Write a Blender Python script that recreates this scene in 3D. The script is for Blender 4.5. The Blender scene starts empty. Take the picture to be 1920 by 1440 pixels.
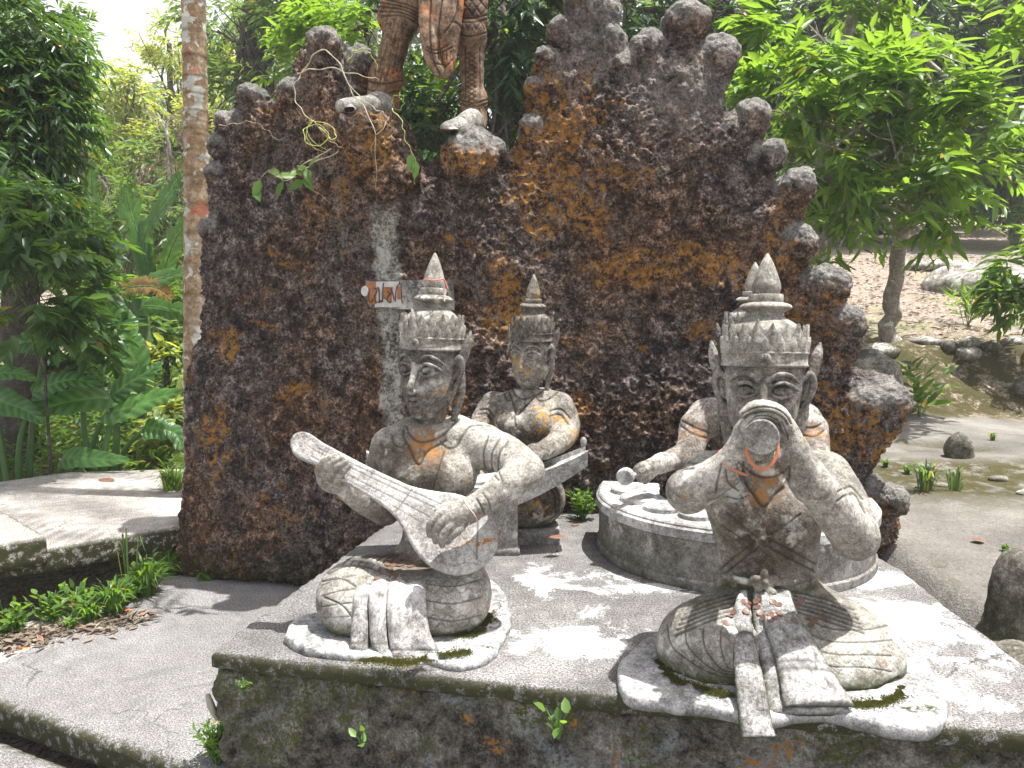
import bpy, math, random
import numpy as np
from mathutils import Vector, Matrix
R = math.radians
rng = np.random.default_rng(7)
random.seed(7)
sc = bpy.context.scene
COL = sc.collection

# ------------------------------------------------------------------ camera, sky, sun, exposure
CAMZ, PITCH, F = 1.35, R(5.5), 1442.0
cam_d = bpy.data.cameras.new("camera"); cam = bpy.data.objects.new("camera", cam_d); COL.objects.link(cam)
cam.location = (0, 0, CAMZ); cam.rotation_euler = (R(90) - PITCH, 0, 0)
cam_d.sensor_width = 36; cam_d.lens = 36 * F / 1920; cam_d.clip_end = 600; cam_d.clip_start = 0.05
sc.camera = cam
SUN = Vector((0.28, -0.01, 1.0)).normalized()
w = bpy.data.worlds.new("World"); sc.world = w; w.use_nodes = True
wn = w.node_tree; wn.nodes.clear()
sky = wn.nodes.new('ShaderNodeTexSky'); sky.sky_type = 'NISHITA'; sky.sun_disc = False
sky.sun_elevation = math.asin(SUN.z); sky.sun_rotation = math.atan2(SUN.x, SUN.y)
sky.air_density = 1.0; sky.dust_density = 6.0; sky.ozone_density = 1.0
bg = wn.nodes.new('ShaderNodeBackground'); bg.inputs[1].default_value = 0.10
wo = wn.nodes.new('ShaderNodeOutputWorld')
# thin bright cloud towards the horizon
tcw = wn.nodes.new('ShaderNodeTexCoord'); sxyz = wn.nodes.new('ShaderNodeSeparateXYZ'); wn.links.new(tcw.outputs['Generated'], sxyz.inputs[0])
cn = wn.nodes.new('ShaderNodeTexNoise'); cn.inputs['Scale'].default_value = 2.2; cn.inputs['Detail'].default_value = 6; wn.links.new(tcw.outputs['Generated'], cn.inputs['Vector'])
mr = wn.nodes.new('ShaderNodeMapRange'); mr.inputs[1].default_value = .75; mr.inputs[2].default_value = .25; wn.links.new(sxyz.outputs[2], mr.inputs[0])
ad = wn.nodes.new('ShaderNodeMath'); ad.operation = 'MULTIPLY_ADD'; wn.links.new(cn.outputs['Fac'], ad.inputs[0]); ad.inputs[1].default_value = .9; wn.links.new(mr.outputs[0], ad.inputs[2])
m2 = wn.nodes.new('ShaderNodeMapRange'); m2.inputs[1].default_value = .55; m2.inputs[2].default_value = 1.1; wn.links.new(ad.outputs[0], m2.inputs[0])
mxw = wn.nodes.new('ShaderNodeMix'); mxw.data_type = 'RGBA'; wn.links.new(m2.outputs[0], mxw.inputs[0]); wn.links.new(sky.outputs[0], mxw.inputs[6]); mxw.inputs[7].default_value = (6.0, 6.1, 6.3, 1)
wn.links.new(mxw.outputs[2], bg.inputs[0]); wn.links.new(bg.outputs[0], wo.inputs[0])
sl = bpy.data.lights.new("sun", 'SUN'); sl.energy = 5.0; sl.angle = R(0.55); sl.color = (1, 0.98, 0.94)
so = bpy.data.objects.new("sun", sl); COL.objects.link(so)
so.rotation_euler = SUN.to_track_quat('Z', 'Y').to_euler(); so.location = (3, -1, 12)
sc.view_settings.view_transform = 'Standard'; sc.view_settings.look = 'None'
sc.view_settings.exposure = 1.03; sc.view_settings.gamma = 1.0

def haze():
    import bmesh
    me = bpy.data.meshes.new('haze'); bm = bmesh.new(); bmesh.ops.create_cube(bm, size=1.0)
    lo, hi = (-70, -14, -3), (70, 115, 26)
    for v in bm.verts: v.co = [lo[i] + (v.co[i] + .5) * (hi[i] - lo[i]) for i in range(3)]
    bm.to_mesh(me); o = bpy.data.objects.new('haze', me); COL.objects.link(o); o['kind'] = 'stuff'; o['label'] = 'thin pale humid haze over the forest'
    m = bpy.data.materials.new('humid haze'); m.use_nodes = True; nt = m.node_tree; nt.nodes.clear(); ou = nt.nodes.new('ShaderNodeOutputMaterial'); v = nt.nodes.new('ShaderNodeVolumePrincipled')
    v.inputs['Color'].default_value = (.95, .97, 1, 1); v.inputs['Density'].default_value = .0022; nt.links.new(v.outputs[0], ou.inputs['Volume']); me.materials.append(m)
haze()

# ------------------------------------------------------------------ placing helpers
cp, sp_ = math.cos(PITCH), math.sin(PITCH)
def P(px, py, Y):                       # point seen at (px,py) of the 1920 photo at distance Y
    u = (px - 960) / F; v = (720 - py) / F
    t = Y / (cp + v * sp_)
    return np.array((t * u, Y, CAMZ + t * (-sp_ + v * cp)))
def Q(px, py, z):                       # same, on the height z
    u = (px - 960) / F; v = (720 - py) / F
    t = (z - CAMZ) / (-sp_ + v * cp)
    return np.array((t * u, t * (cp + v * sp_), z))
def proj(V):
    d = V - np.array((0, 0, CAMZ))
    f = d[:, 1] * cp - d[:, 2] * sp_
    up = d[:, 1] * sp_ + d[:, 2] * cp
    return np.stack((960 + F * d[:, 0] / f, 720 - F * up / f), 1)

def mesh_np(name, V, faces, mat, parent=None, origin=None, smooth=True, attrs=None, poly=None):
    """faces: (n,k) array or list of arrays"""
    V = np.asarray(V, dtype=np.float64)
    if origin is not None: V = V - np.asarray(origin)
    me = bpy.data.meshes.new(name)
    fl = faces if isinstance(faces, list) else [faces]
    fl = [np.asarray(f, dtype=np.int32) for f in fl if len(f)]
    loops = np.concatenate([f.ravel() for f in fl])
    tot = np.concatenate([np.full(len(f), f.shape[1], np.int32) for f in fl])
    start = np.concatenate(([0], np.cumsum(tot)[:-1])).astype(np.int32)
    me.vertices.add(len(V)); me.vertices.foreach_set('co', V.astype(np.float32).ravel())
    me.loops.add(len(loops)); me.loops.foreach_set('vertex_index', loops)
    me.polygons.add(len(tot)); me.polygons.foreach_set('loop_start', start)
    me.polygons.foreach_set('loop_total', tot)
    me.polygons.foreach_set('use_smooth', np.full(len(tot), smooth))
    me.update(calc_edges=True)
    if attrs:
        for k, a in attrs.items():
            at = me.attributes.new(k, 'FLOAT', 'POINT'); at.data.foreach_set('value', np.asarray(a, np.float32))
    me.materials.append(mat)
    o = bpy.data.objects.new(name, me); COL.objects.link(o)
    if parent is not None: o.parent = parent
    return o
def thing(name, label, cat, loc=(0, 0, 0), group=None):
    o = bpy.data.objects.new(name, None); COL.objects.link(o); o.location = loc; o.empty_display_size = .1
    return tag(o, label, cat, group)
def tag(o, label, cat, group=None):
    o['label'] = label; o['category'] = cat
    if group: o['group'] = group
    return o
def kind(o, k, label=None, cat=None):
    o['kind'] = k
    if label: o['label'] = label
    if cat: o['category'] = cat
    return o
def dup(root, loc, rotz, label, scale=1.0, group=None):
    r = root.copy(); COL.objects.link(r); r.location = loc; r.rotation_euler = (0, 0, rotz); r.scale = (scale,) * 3
    r['label'] = label
    if group: r['group'] = group
    for ch in root.children:
        c = ch.copy(); COL.objects.link(c); c.parent = r
        for g in ch.children:
            d = g.copy(); COL.objects.link(d); d.parent = c
    return r

class Geo:                               # accumulates quads/tris
    def __init__(s): s.V = []; s.F = {}; s.n = 0; s.A = []
    def add(s, V, F, a=None):
        V = np.asarray(V, float); F = np.asarray(F, int)
        s.V.append(V); s.F.setdefault(F.shape[1], []).append(F + s.n); s.n += len(V)
        s.A.append(np.zeros(len(V)) if a is None else np.broadcast_to(a, (len(V),)))
    def build(s, name, mat, parent=None, origin=None, smooth=True, attr='dirt'):
        return mesh_np(name, np.concatenate(s.V), [np.concatenate(f) for f in s.F.values()], mat, parent, origin, smooth,
                       {attr: np.concatenate(s.A)})

def tube(g, pts, rad, n=8, a=None, cap=True, flat=1.0):
    pts = np.asarray(pts, float); m = len(pts); rad = np.broadcast_to(rad, (m,))
    T = np.gradient(pts, axis=0); T /= np.linalg.norm(T, axis=1)[:, None] + 1e-9
    ref = np.array((0, 0, 1.0)) if abs(T[:, 2]).mean() < .8 else np.array((1.0, 0, 0))
    A = np.cross(T, ref); A /= np.linalg.norm(A, axis=1)[:, None] + 1e-9
    B = np.cross(T, A)
    th = np.linspace(0, 2 * np.pi, n, endpoint=False)
    V = pts[:, None] + rad[:, None, None] * (np.cos(th)[None, :, None] * A[:, None] + flat * np.sin(th)[None, :, None] * B[:, None])
    V = V.reshape(-1, 3)
    i = np.arange(m - 1)[:, None] * n; j = np.arange(n)[None]; k = (j + 1) % n
    Fq = np.stack(((i + j), (i + k), (i + n + k), (i + n + j)), -1).reshape(-1, 4)
    g.add(V, Fq, a)
    if cap:
        for c, rr in ((0, pts[0]), (m - 1, pts[-1])):
            ring = V[c * n:(c + 1) * n]; W = np.vstack((ring, rr[None]))
            g.add(W, [[q, (q + 1) % n, n] for q in range(n)], a)
def spline(pts, n):
    pts = np.asarray(pts, float); m = len(pts)
    if m == 2:
        t = np.linspace(0, 1, n)[:, None]; return pts[0] * (1 - t) + pts[1] * t
    p = np.vstack((2 * pts[0] - pts[1], pts, 2 * pts[-1] - pts[-2]))
    u = np.linspace(0, m - 1 - 1e-6, n); i = u.astype(int); t = (u - i)[:, None]
    a, b, c, d = p[i], p[i + 1], p[i + 2], p[i + 3]
    return .5 * ((2 * b) + (c - a) * t + (2 * a - 5 * b + 4 * c - d) * t ** 2 + (3 * b - a - 3 * c + d) * t ** 3)

# ------------------------------------------------------------------ noise in numpy (value noise)
_perm = rng.random((64, 64, 64)).astype(np.float32)
def vnoise(X, Y, Z, s):
    X = np.asarray(X * s, np.float32); Y = np.asarray(Y * s, np.float32); Z = np.asarray(Z * s, np.float32)
    xi = np.floor(X); yi = np.floor(Y); zi = np.floor(Z)
    fx = X - xi; fy = Y - yi; fz = Z - zi
    fx = fx * fx * (3 - 2 * fx); fy = fy * fy * (3 - 2 * fy); fz = fz * fz * (3 - 2 * fz)
    a = xi.astype(np.int32) & 63; b = yi.astype(np.int32) & 63; c = zi.astype(np.int32) & 63
    a1 = (a + 1) & 63; b1 = (b + 1) & 63; c1 = (c + 1) & 63
    def L(u, v, t): return u + (v - u) * t
    return L(L(L(_perm[a, b, c], _perm[a1, b, c], fx), L(_perm[a, b1, c], _perm[a1, b1, c], fx), fy),
             L(L(_perm[a, b, c1], _perm[a1, b, c1], fx), L(_perm[a, b1, c1], _perm[a1, b1, c1], fx), fy), fz) * 2 - 1
def fbm(X, Y, Z, s, o=4, g=.5):
    r = 0; a = 1; t = 0
    for i in range(o):
        r = r + a * vnoise(X + i * 3.7, Y - i * 1.3, Z + i * 2.1, s); t += a; a *= g; s *= 2.03
    return r / t

# ------------------------------------------------------------------ distance fields -> meshes
def smin(a, b, k):
    if k <= 0: return np.minimum(a, b)
    h = np.maximum(k - np.abs(a - b), 0) / k
    return np.minimum(a, b) - h * h * k * .25
class Field:
    def __init__(s, lo, hi, h):
        s.lo = np.asarray(lo, float); s.h = h
        s.n = np.ceil((np.asarray(hi) - s.lo) / h).astype(int) + 1
        s.D = np.full(s.n, 1.0, np.float32)
        s.ax = [(s.lo[i] + np.arange(s.n[i]) * h).astype(np.float32) for i in range(3)]
    def box(s, lo, hi):
        a = np.clip(np.floor((np.asarray(lo) - s.lo) / s.h).astype(int), 0, s.n)
        b = np.clip(np.ceil((np.asarray(hi) - s.lo) / s.h).astype(int) + 1, 0, s.n)
        sl = tuple(slice(a[i], b[i]) for i in range(3))
        return sl, s.ax[0][sl[0]][:, None, None], s.ax[1][sl[1]][None, :, None], s.ax[2][sl[2]][None, None, :]
    def put(s, lo, hi, fn, k=.02, op='u'):
        m = max(k, 3 * s.h) + s.h
        sl, X, Y, Z = s.box(np.asarray(lo) - m, np.asarray(hi) + m)
        if min(s.D[sl].shape) == 0: return
        d = fn(X, Y, Z)
        if op == 'u': s.D[sl] = smin(s.D[sl], d, k)
        else: s.D[sl] = -smin(-s.D[sl], d, k)
    def cap(s, a, b, ra, rb, k=.02, op='u', sy=1.0):
        a = np.asarray(a, float); b = np.asarray(b, float); ab = b - a; L = float(ab @ ab) + 1e-12; r = max(ra, rb)
        def fn(X, Y, Z):
            x = X - a[0]; y = Y - a[1]; z = Z - a[2]
            t = np.clip((x * ab[0] + y * ab[1] + z * ab[2]) / L, 0, 1)
            return np.sqrt((x - t * ab[0]) ** 2 + ((y - t * ab[1]) / sy) ** 2 + (z - t * ab[2]) ** 2) - (ra + (rb - ra) * t)
        s.put(np.minimum(a, b) - r, np.maximum(a, b) + r, fn, k, op)
    def tube(s, pts, k=.02, n=None, op='u', sy=1.0):    # pts: (x,y,z,r)
        pts = np.asarray(pts, float)
        if n: pts = spline(pts, n)
        for i in range(len(pts) - 1): s.cap(pts[i, :3], pts[i + 1, :3], pts[i, 3], pts[i + 1, 3], k if i == 0 else max(k * .5, s.h), op, sy)
    def ell(s, c, r, M=None, k=.02, op='u'):
        c = np.asarray(c, float); r = np.asarray(r, float); M = np.eye(3) if M is None else np.asarray(M)  # columns = axes
        ext = np.sqrt(((M * r) ** 2).sum(1))
        def fn(X, Y, Z):
            x = X - c[0]; y = Y - c[1]; z = Z - c[2]
            q = [x * M[0, i] + y * M[1, i] + z * M[2, i] for i in range(3)]
            k0 = np.sqrt(sum((q[i] / r[i]) ** 2 for i in range(3)))
            k1 = np.sqrt(sum((q[i] / r[i] ** 2) ** 2 for i in range(3))) + 1e-9
            return k0 * (k0 - 1) / k1
        s.put(c - ext, c + ext, fn, k, op)
    def boxp(s, c, r, M=None, rd=.01, k=.01, op='u'):
        c = np.asarray(c, float); r = np.asarray(r, float); M = np.eye(3) if M is None else np.asarray(M)
        ext = (np.abs(M) * r).sum(1)
        def fn(X, Y, Z):
            x = X - c[0]; y = Y - c[1]; z = Z - c[2]
            q = [np.abs(x * M[0, i] + y * M[1, i] + z * M[2, i]) - (r[i] - rd) for i in range(3)]
            return np.sqrt(sum(np.maximum(t, 0) ** 2 for t in q)) + np.minimum(np.maximum(np.maximum(q[0], q[1]), q[2]), 0) - rd
        s.put(c - ext, c + ext, fn, k, op)
    def stack(s, rows, k=.02):           # rows (z, x, y, rx, ry), z ascending
        rows = np.asarray(sorted(rows), float); zs = rows[:, 0]
        zz = np.linspace(zs[0], zs[-1], 60); sm = spline(rows, 60)
        o = np.argsort(sm[:, 0]); sm = sm[o]
        def fn(X, Y, Z):
            z = np.clip(Z, zs[0], zs[-1])
            f = lambda i: np.interp(z, sm[:, 0], sm[:, i]).astype(np.float32)
            rx, ry = f(3), f(4)
            x = (X - f(1)) / rx; y = (Y - f(2)) / ry
            l = np.sqrt(x * x + y * y); d = (l - 1) * np.minimum(rx, ry) * (.5 + .5 / np.maximum(l, 1))
            dz = np.abs(Z - z)
            return np.where(dz > 0, np.sqrt(np.maximum(d, 0) ** 2 + dz ** 2), d)
        s.put((rows[:, 1] - rows[:, 3]).min() * np.array((1, 0, 0)) + np.array((0, (rows[:, 2] - rows[:, 4]).min(), zs[0])),
              (rows[:, 1] + rows[:, 3]).max() * np.array((1, 0, 0)) + np.array((0, (rows[:, 2] + rows[:, 4]).max(), zs[-1])), fn, k)
    def nets(s):
        D = s.D; S = D < 0
        n0, n1, n2 = D.shape
        c = np.zeros((n0 - 1, n1 - 1, n2 - 1), np.int8)
        for i in (0, 1):
            for j in (0, 1):
                for l in (0, 1): c += S[i:n0 - 1 + i, j:n1 - 1 + j, l:n2 - 1 + l]
        act = (c > 0) & (c < 8); idx = np.full(act.shape, -1, np.int32)
        ai = np.argwhere(act); idx[act] = np.arange(len(ai))
        pos = np.zeros((len(ai), 3)); cnt = np.zeros(len(ai))
        cs = [(i, j, l) for i in (0, 1) for j in (0, 1) for l in (0, 1)]
        for p in cs:
            for ax in range(3):
                if p[ax]: continue
                q = list(p); q[ax] = 1
                da = D[ai[:, 0] + p[0], ai[:, 1] + p[1], ai[:, 2] + p[2]]; db = D[ai[:, 0] + q[0], ai[:, 1] + q[1], ai[:, 2] + q[2]]
                m = (da < 0) != (db < 0); t = np.where(m, da / np.where(m, da - db, 1), 0)
                e = np.array(p, float)[None].repeat(len(ai), 0); e[:, ax] += t
                pos += e * m[:, None]; cnt += m
        V = (ai + pos / cnt[:, None]) * s.h + s.lo
        quads = []
        for ax in range(3):
            a = [slice(1, -1)] * 3; a[ax] = slice(0, None)
            A = [slice(1, n - 1) for n in D.shape]; A[ax] = slice(0, D.shape[ax] - 1)
            B = list(A); B[ax] = slice(1, D.shape[ax])
            sa = S[tuple(A)]; sb = S[tuple(B)]; m = sa != sb
            pt = np.argwhere(m); inside = sa[m]
            off = np.array([1 if i != ax else 0 for i in range(3)]); pt = pt + off
            u, v = [(1, 2), (2, 0), (0, 1)][ax]
            def g(du, dv):
                q = pt.copy(); q[:, u] += du; q[:, v] += dv
                return idx[q[:, 0], q[:, 1], q[:, 2]]
            f = np.stack((g(-1, -1), g(0, -1), g(0, 0), g(-1, 0)), 1)
            f[~inside] = f[~inside][:, ::-1]
            quads.append(f)
        return V, np.concatenate(quads)
def normals(V, Fq):
    a, b, c, d = (V[Fq[:, i]] for i in range(4)); fn = np.cross(c - a, d - b)
    N = np.zeros_like(V)
    for i in range(4):
        for x in range(3): N[:, x] += np.bincount(Fq[:, i], fn[:, x], len(V))
    return N / (np.linalg.norm(N, axis=1)[:, None] + 1e-12)
def subdiv(V, Fq):
    E = np.concatenate([Fq[:, [i, (i + 1) % 4]] for i in range(4)]); E.sort(1)
    key = E[:, 0].astype(np.int64) * len(V) + E[:, 1]; uq, inv = np.unique(key, return_inverse=True)
    ea = uq // len(V); eb = uq % len(V); mid = (V[ea] + V[eb]) / 2; fc = V[Fq].mean(1)
    n = len(Fq); m = [inv[i * n:(i + 1) * n] + len(V) for i in range(4)]; c = np.arange(n) + len(V) + len(mid)
    V2 = np.vstack((V, mid, fc))
    Fn = np.concatenate([np.stack((Fq[:, i], m[i], c, m[(i + 3) % 4]), 1) for i in range(4)])
    return V2, Fn
def relax(V, Fq, it=2, lam=.5):
    E = np.concatenate([Fq[:, [i, (i + 1) % 4]] for i in range(4)])
    for _ in range(it):
        S = np.zeros_like(V); cn = np.bincount(E[:, 0], minlength=len(V)) + np.bincount(E[:, 1], minlength=len(V))
        for x in range(3): S[:, x] = np.bincount(E[:, 0], V[E[:, 1], x], len(V)) + np.bincount(E[:, 1], V[E[:, 0], x], len(V))
        V = V + lam * (S / np.maximum(cn, 1)[:, None] - V)
    return V
def seg_dist(Pp, pts):
    pts = np.asarray(pts, float); best = np.full(len(Pp), 1e9)
    for i in range(len(pts) - 1):
        a, b = pts[i], pts[i + 1]; ab = b - a
        t = np.clip(((Pp - a) @ ab) / (ab @ ab + 1e-9), 0, 1)
        d = np.linalg.norm(Pp - a - t[:, None] * ab, axis=1); best = np.minimum(best, d)
    return best
def engrave(V, N, dirt, lines, lo=None, hi=None):
    """lines: (pts_px, width_px, depth_m[, amount of dirt]) carved into the side of the surface they were read from"""
    pp = proj(V); view = V - np.array((0, 0, CAMZ)); front = (N * view).sum(1) < 0
    out = np.zeros(len(V))
    for ln in lines:
        pts, wd, dp = ln[:3]; am = ln[3] if len(ln) > 3 else 1
        pts = np.asarray(pts, float)
        if len(pts) > 2: pts = spline(pts, 6 * len(pts))
        l = pts.min(0) - 3 * wd; h = pts.max(0) + 3 * wd
        m = front & (pp > l).all(1) & (pp < h).all(1)
        if lo is not None: m &= V[:, 1] > lo
        if hi is not None: m &= V[:, 1] < hi
        if not m.any(): continue
        d = seg_dist(pp[m], pts); g = np.exp(-(d / wd) ** 2)
        out[m] = np.where(np.abs(dp * g) > np.abs(out[m]), dp * g, out[m])
        if dp > 0: dirt[m] = np.maximum(dirt[m], g * am)
    return V - N * out[:, None]
def poly_sdf(X, Y, pts):                 # X,Y broadcastable 2-D arrays
    X, Y = np.broadcast_arrays(X, Y); d = np.full(X.shape, 1e9, np.float32); ins = np.zeros(X.shape, bool)
    n = len(pts)
    for i in range(n):
        a = pts[i]; b = pts[(i + 1) % n]; ex, ey = b[0] - a[0], b[1] - a[1]
        wx = X - a[0]; wy = Y - a[1]; t = np.clip((wx * ex + wy * ey) / (ex * ex + ey * ey + 1e-12), 0, 1)
        d = np.minimum(d, (wx - ex * t) ** 2 + (wy - ey * t) ** 2)
        c = ((a[1] > Y) != (b[1] > Y)) & (X < (b[0] - a[0]) * (Y - a[1]) / (b[1] - a[1] + 1e-12) + a[0])
        ins ^= c
    d = np.sqrt(d); return np.where(ins, -d, d)

# ------------------------------------------------------------------ materials
def mat(name):
    m = bpy.data.materials.new(name); m.use_nodes = True; nt = m.node_tree; nt.nodes.clear()
    out = nt.nodes.new('ShaderNodeOutputMaterial'); return m, nt, out
class NB:
    def __init__(s, nt): s.nt = nt
    def n(s, t, **kw):
        x = s.nt.nodes.new(t)
        for k, v in kw.items(): setattr(x, k, v)
        return x
    def lk(s, a, b): s.nt.links.new(a, b)
    def setv(s, sock, v):
        if hasattr(v, 'is_output'): s.lk(v, sock)
        else: sock.default_value = v if not isinstance(v, tuple) or len(v) == 4 or sock.type == 'VECTOR' else (*v, 1)
    def noise(s, co, sc_, det=4, rough=.6, dist=0):
        x = s.n('ShaderNodeTexNoise'); s.lk(co, x.inputs['Vector']); x.inputs['Scale'].default_value = sc_
        x.inputs['Detail'].default_value = det; x.inputs['Roughness'].default_value = rough; x.inputs['Distortion'].default_value = dist
        return x.outputs['Fac']
    def ramp(s, f, stops):
        x = s.n('ShaderNodeValToRGB'); s.lk(f, x.inputs[0]); e = x.color_ramp.elements
        while len(e) < len(stops): e.new(.5)
        for i, (p, c) in enumerate(stops):
            e[i].position = p; e[i].color = (*c, 1) if isinstance(c, tuple) else (c, c, c, 1)
        return x.outputs[0]
    def mix(s, f, a, b, mode='MIX'):
        x = s.n('ShaderNodeMix', data_type='RGBA', blend_type=mode)
        s.setv(x.inputs[0], f); s.setv(x.inputs[6], a); s.setv(x.inputs[7], b); return x.outputs[2]
    def math(s, op, a, b=None, cl=False):
        x = s.n('ShaderNodeMath', operation=op, use_clamp=cl); s.setv(x.inputs[0], a)
        if b is not None: s.setv(x.inputs[1], b)
        return x.outputs[0]
    def step(s, f, a, b):                # smooth threshold
        x = s.n('ShaderNodeMapRange', interpolation_type='SMOOTHSTEP'); s.lk(f, x.inputs[0])
        x.inputs[1].default_value = a; x.inputs[2].default_value = b; return x.outputs[0]
    def attr(s, nm): return s.n('ShaderNodeAttribute', attribute_name=nm).outputs['Fac']
    def bump(s, h, st, dist, nrm=None):
        x = s.n('ShaderNodeBump'); s.lk(h, x.inputs['Height']); x.inputs['Strength'].default_value = st
        x.inputs['Distance'].default_value = dist
        if nrm is not None: s.lk(nrm, x.inputs['Normal'])
        return x.outputs[0]
    def pri(s, col, rough=.85, nrm=None, spec=.3):
        x = s.n('ShaderNodeBsdfPrincipled'); s.setv(x.inputs['Base Color'], col); s.setv(x.inputs['Roughness'], rough)
        x.inputs['Specular IOR Level'].default_value = spec
        if nrm is not None: s.lk(nrm, x.inputs['Normal'])
        return x.outputs[0]
def stone(name, dark, mid, light, orange=0.0, moss=0.0, white=0.0, grain=1.0, bumpm=1.0, ocol=(.36, .15, .03), cont=1.0, off=0.0):
    m, nt, out = mat(name); b = NB(nt)
    tc = b.n('ShaderNodeTexCoord').outputs['Object']
    if off:
        mp = b.n('ShaderNodeMapping'); b.lk(tc, mp.inputs[0]); mp.inputs['Location'].default_value = (off, off * .7, -off); tc = mp.outputs[0]
    big = b.noise(tc, 5, 5, .62, .3); med = b.noise(tc, 34, 5, .7); fine = b.noise(tc, 260, 3, .8)
    f = b.math('ADD', b.math('MULTIPLY', big, .36), b.math('ADD', b.math('MULTIPLY', med, .34), b.math('MULTIPLY', b.noise(tc, 105, 4, .75), .30)))
    col = b.ramp(f, [(.5 - .085 / cont, dark), (.5, mid), (.5 + .085 / cont, light)])
    sp = b.ramp(fine, [(.38, .40), (.5, 1.0), (.62, 1.6)])
    col = b.mix(.52 * grain, col, sp, 'MULTIPLY')
    col = b.mix(b.math('MULTIPLY', b.attr('weather_shade'), b.step(b.noise(tc, 13, 5, .75), .30, .55), True), col, b.mix(.85, col, (.33, .27, .215), 'MULTIPLY'))  # darkens by region: brown weathering plus torso shade painted into the colour
    col = b.mix(b.math('MULTIPLY', b.attr('ochre'), b.step(b.noise(tc, 26, 4, .75), .42, .56), True), col, b.mix(b.noise(tc, 50, 2), (.20, .09, .035), (.46, .25, .09)))
    # pitted dark specks and pale lichen flecks
    pits = b.step(b.noise(tc, 95, 3, .75), .60, .72)
    col = b.mix(b.math('MULTIPLY', pits, .42), col, tuple(c * .5 for c in dark))
    if white:
        wf = b.math('MULTIPLY', b.step(b.noise(tc, 9, 5, .7), .60 - .16 * white, .68), .75); col = b.mix(wf, col, tuple(min(c * 1.5 + .06, .7) for c in light))
    if orange:
        o = b.math('MULTIPLY', b.step(b.noise(tc, 6.3, 4, .65, .5), .66 - .16 * orange, .74 - .12 * orange), b.step(b.noise(tc, 70, 3, .7), .40, .58))
        col = b.mix(o, col, b.mix(b.noise(tc, 50, 2), tuple(c * .6 for c in ocol), tuple(c * 1.35 for c in ocol)))
    if moss:
        mo = b.math('MULTIPLY', b.step(b.noise(tc, 4.1, 5, .7), .64 - .2 * moss, .72 - .15 * moss), b.step(b.noise(tc, 90, 3, .7), .36, .55))
        col = b.mix(mo, col, b.mix(b.noise(tc, 60, 2), (.012, .018, .006), (.06, .07, .015)))
    dirt = b.attr('dirt'); col = b.mix(b.math('MULTIPLY', dirt, .78, True), col, tuple(c * .35 for c in dark))
    ms = b.attr('moss'); col = b.mix(b.math('MULTIPLY', ms, b.step(b.noise(tc, 40, 4, .7), .3, .5), True), col, b.mix(b.noise(tc, 70, 2), (.014, .02, .006), (.075, .085, .016)))
    h = b.math('ADD', b.math('MULTIPLY', fine, .35), b.math('SUBTRACT', med, b.math('MULTIPLY', pits, .4)))
    nr = b.bump(h, .55 * bumpm, .006)
    b.lk(b.pri(col, .88, nr, .25), out.inputs[0]); return m
M = {}
M['statue'] = stone('weathered concrete of the statues', (.125, .117, .10), (.26, .246, .215), (.45, .435, .395), orange=.05, white=.35)
M['statue_dark'] = stone('dark weathered and shaded concrete', (.045, .04, .036), (.125, .115, .10), (.27, .26, .235), orange=.35, white=.2, off=3.1)  # for heads: weathering plus the shade on the faces, put into the colour
M['statue_or'] = stone('orange stained concrete', (.06, .05, .04), (.16, .145, .125), (.34, .32, .28), orange=.5, white=.3, off=5.2, ocol=(.42, .22, .03))
M['cloth'] = stone('pale carved cloth', (.11, .106, .098), (.28, .27, .26), (.46, .45, .44), white=.5, moss=.1, off=1.7)
M['cloth_grey'] = stone('grey mossy carved cloth', (.09, .086, .08), (.25, .245, .235), (.48, .47, .46), white=.5, moss=.2, orange=.1, off=1.9)
M['base'] = stone('whitewashed base stone', (.10, .10, .095), (.27, .27, .268), (.45, .45, .45), white=.5, moss=.12, off=2.2)
M['warrior'] = stone('brown stained concrete', (.045, .03, .022), (.14, .088, .055), (.27, .195, .135), orange=.8, ocol=(.33, .11, .025), white=.2, off=7.7)
M['foot'] = stone('pale concrete foot', (.09, .085, .075), (.21, .20, .18), (.38, .37, .34), white=.5, off=4.4)
M['drum'] = stone('drum concrete', (.09, .085, .075), (.2, .19, .175), (.36, .35, .33), white=.2, moss=.12, off=9.1)
M['drumtop'] = stone('drum top concrete', (.16, .155, .15), (.33, .325, .315), (.55, .54, .53), white=.5, off=9.9)

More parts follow.
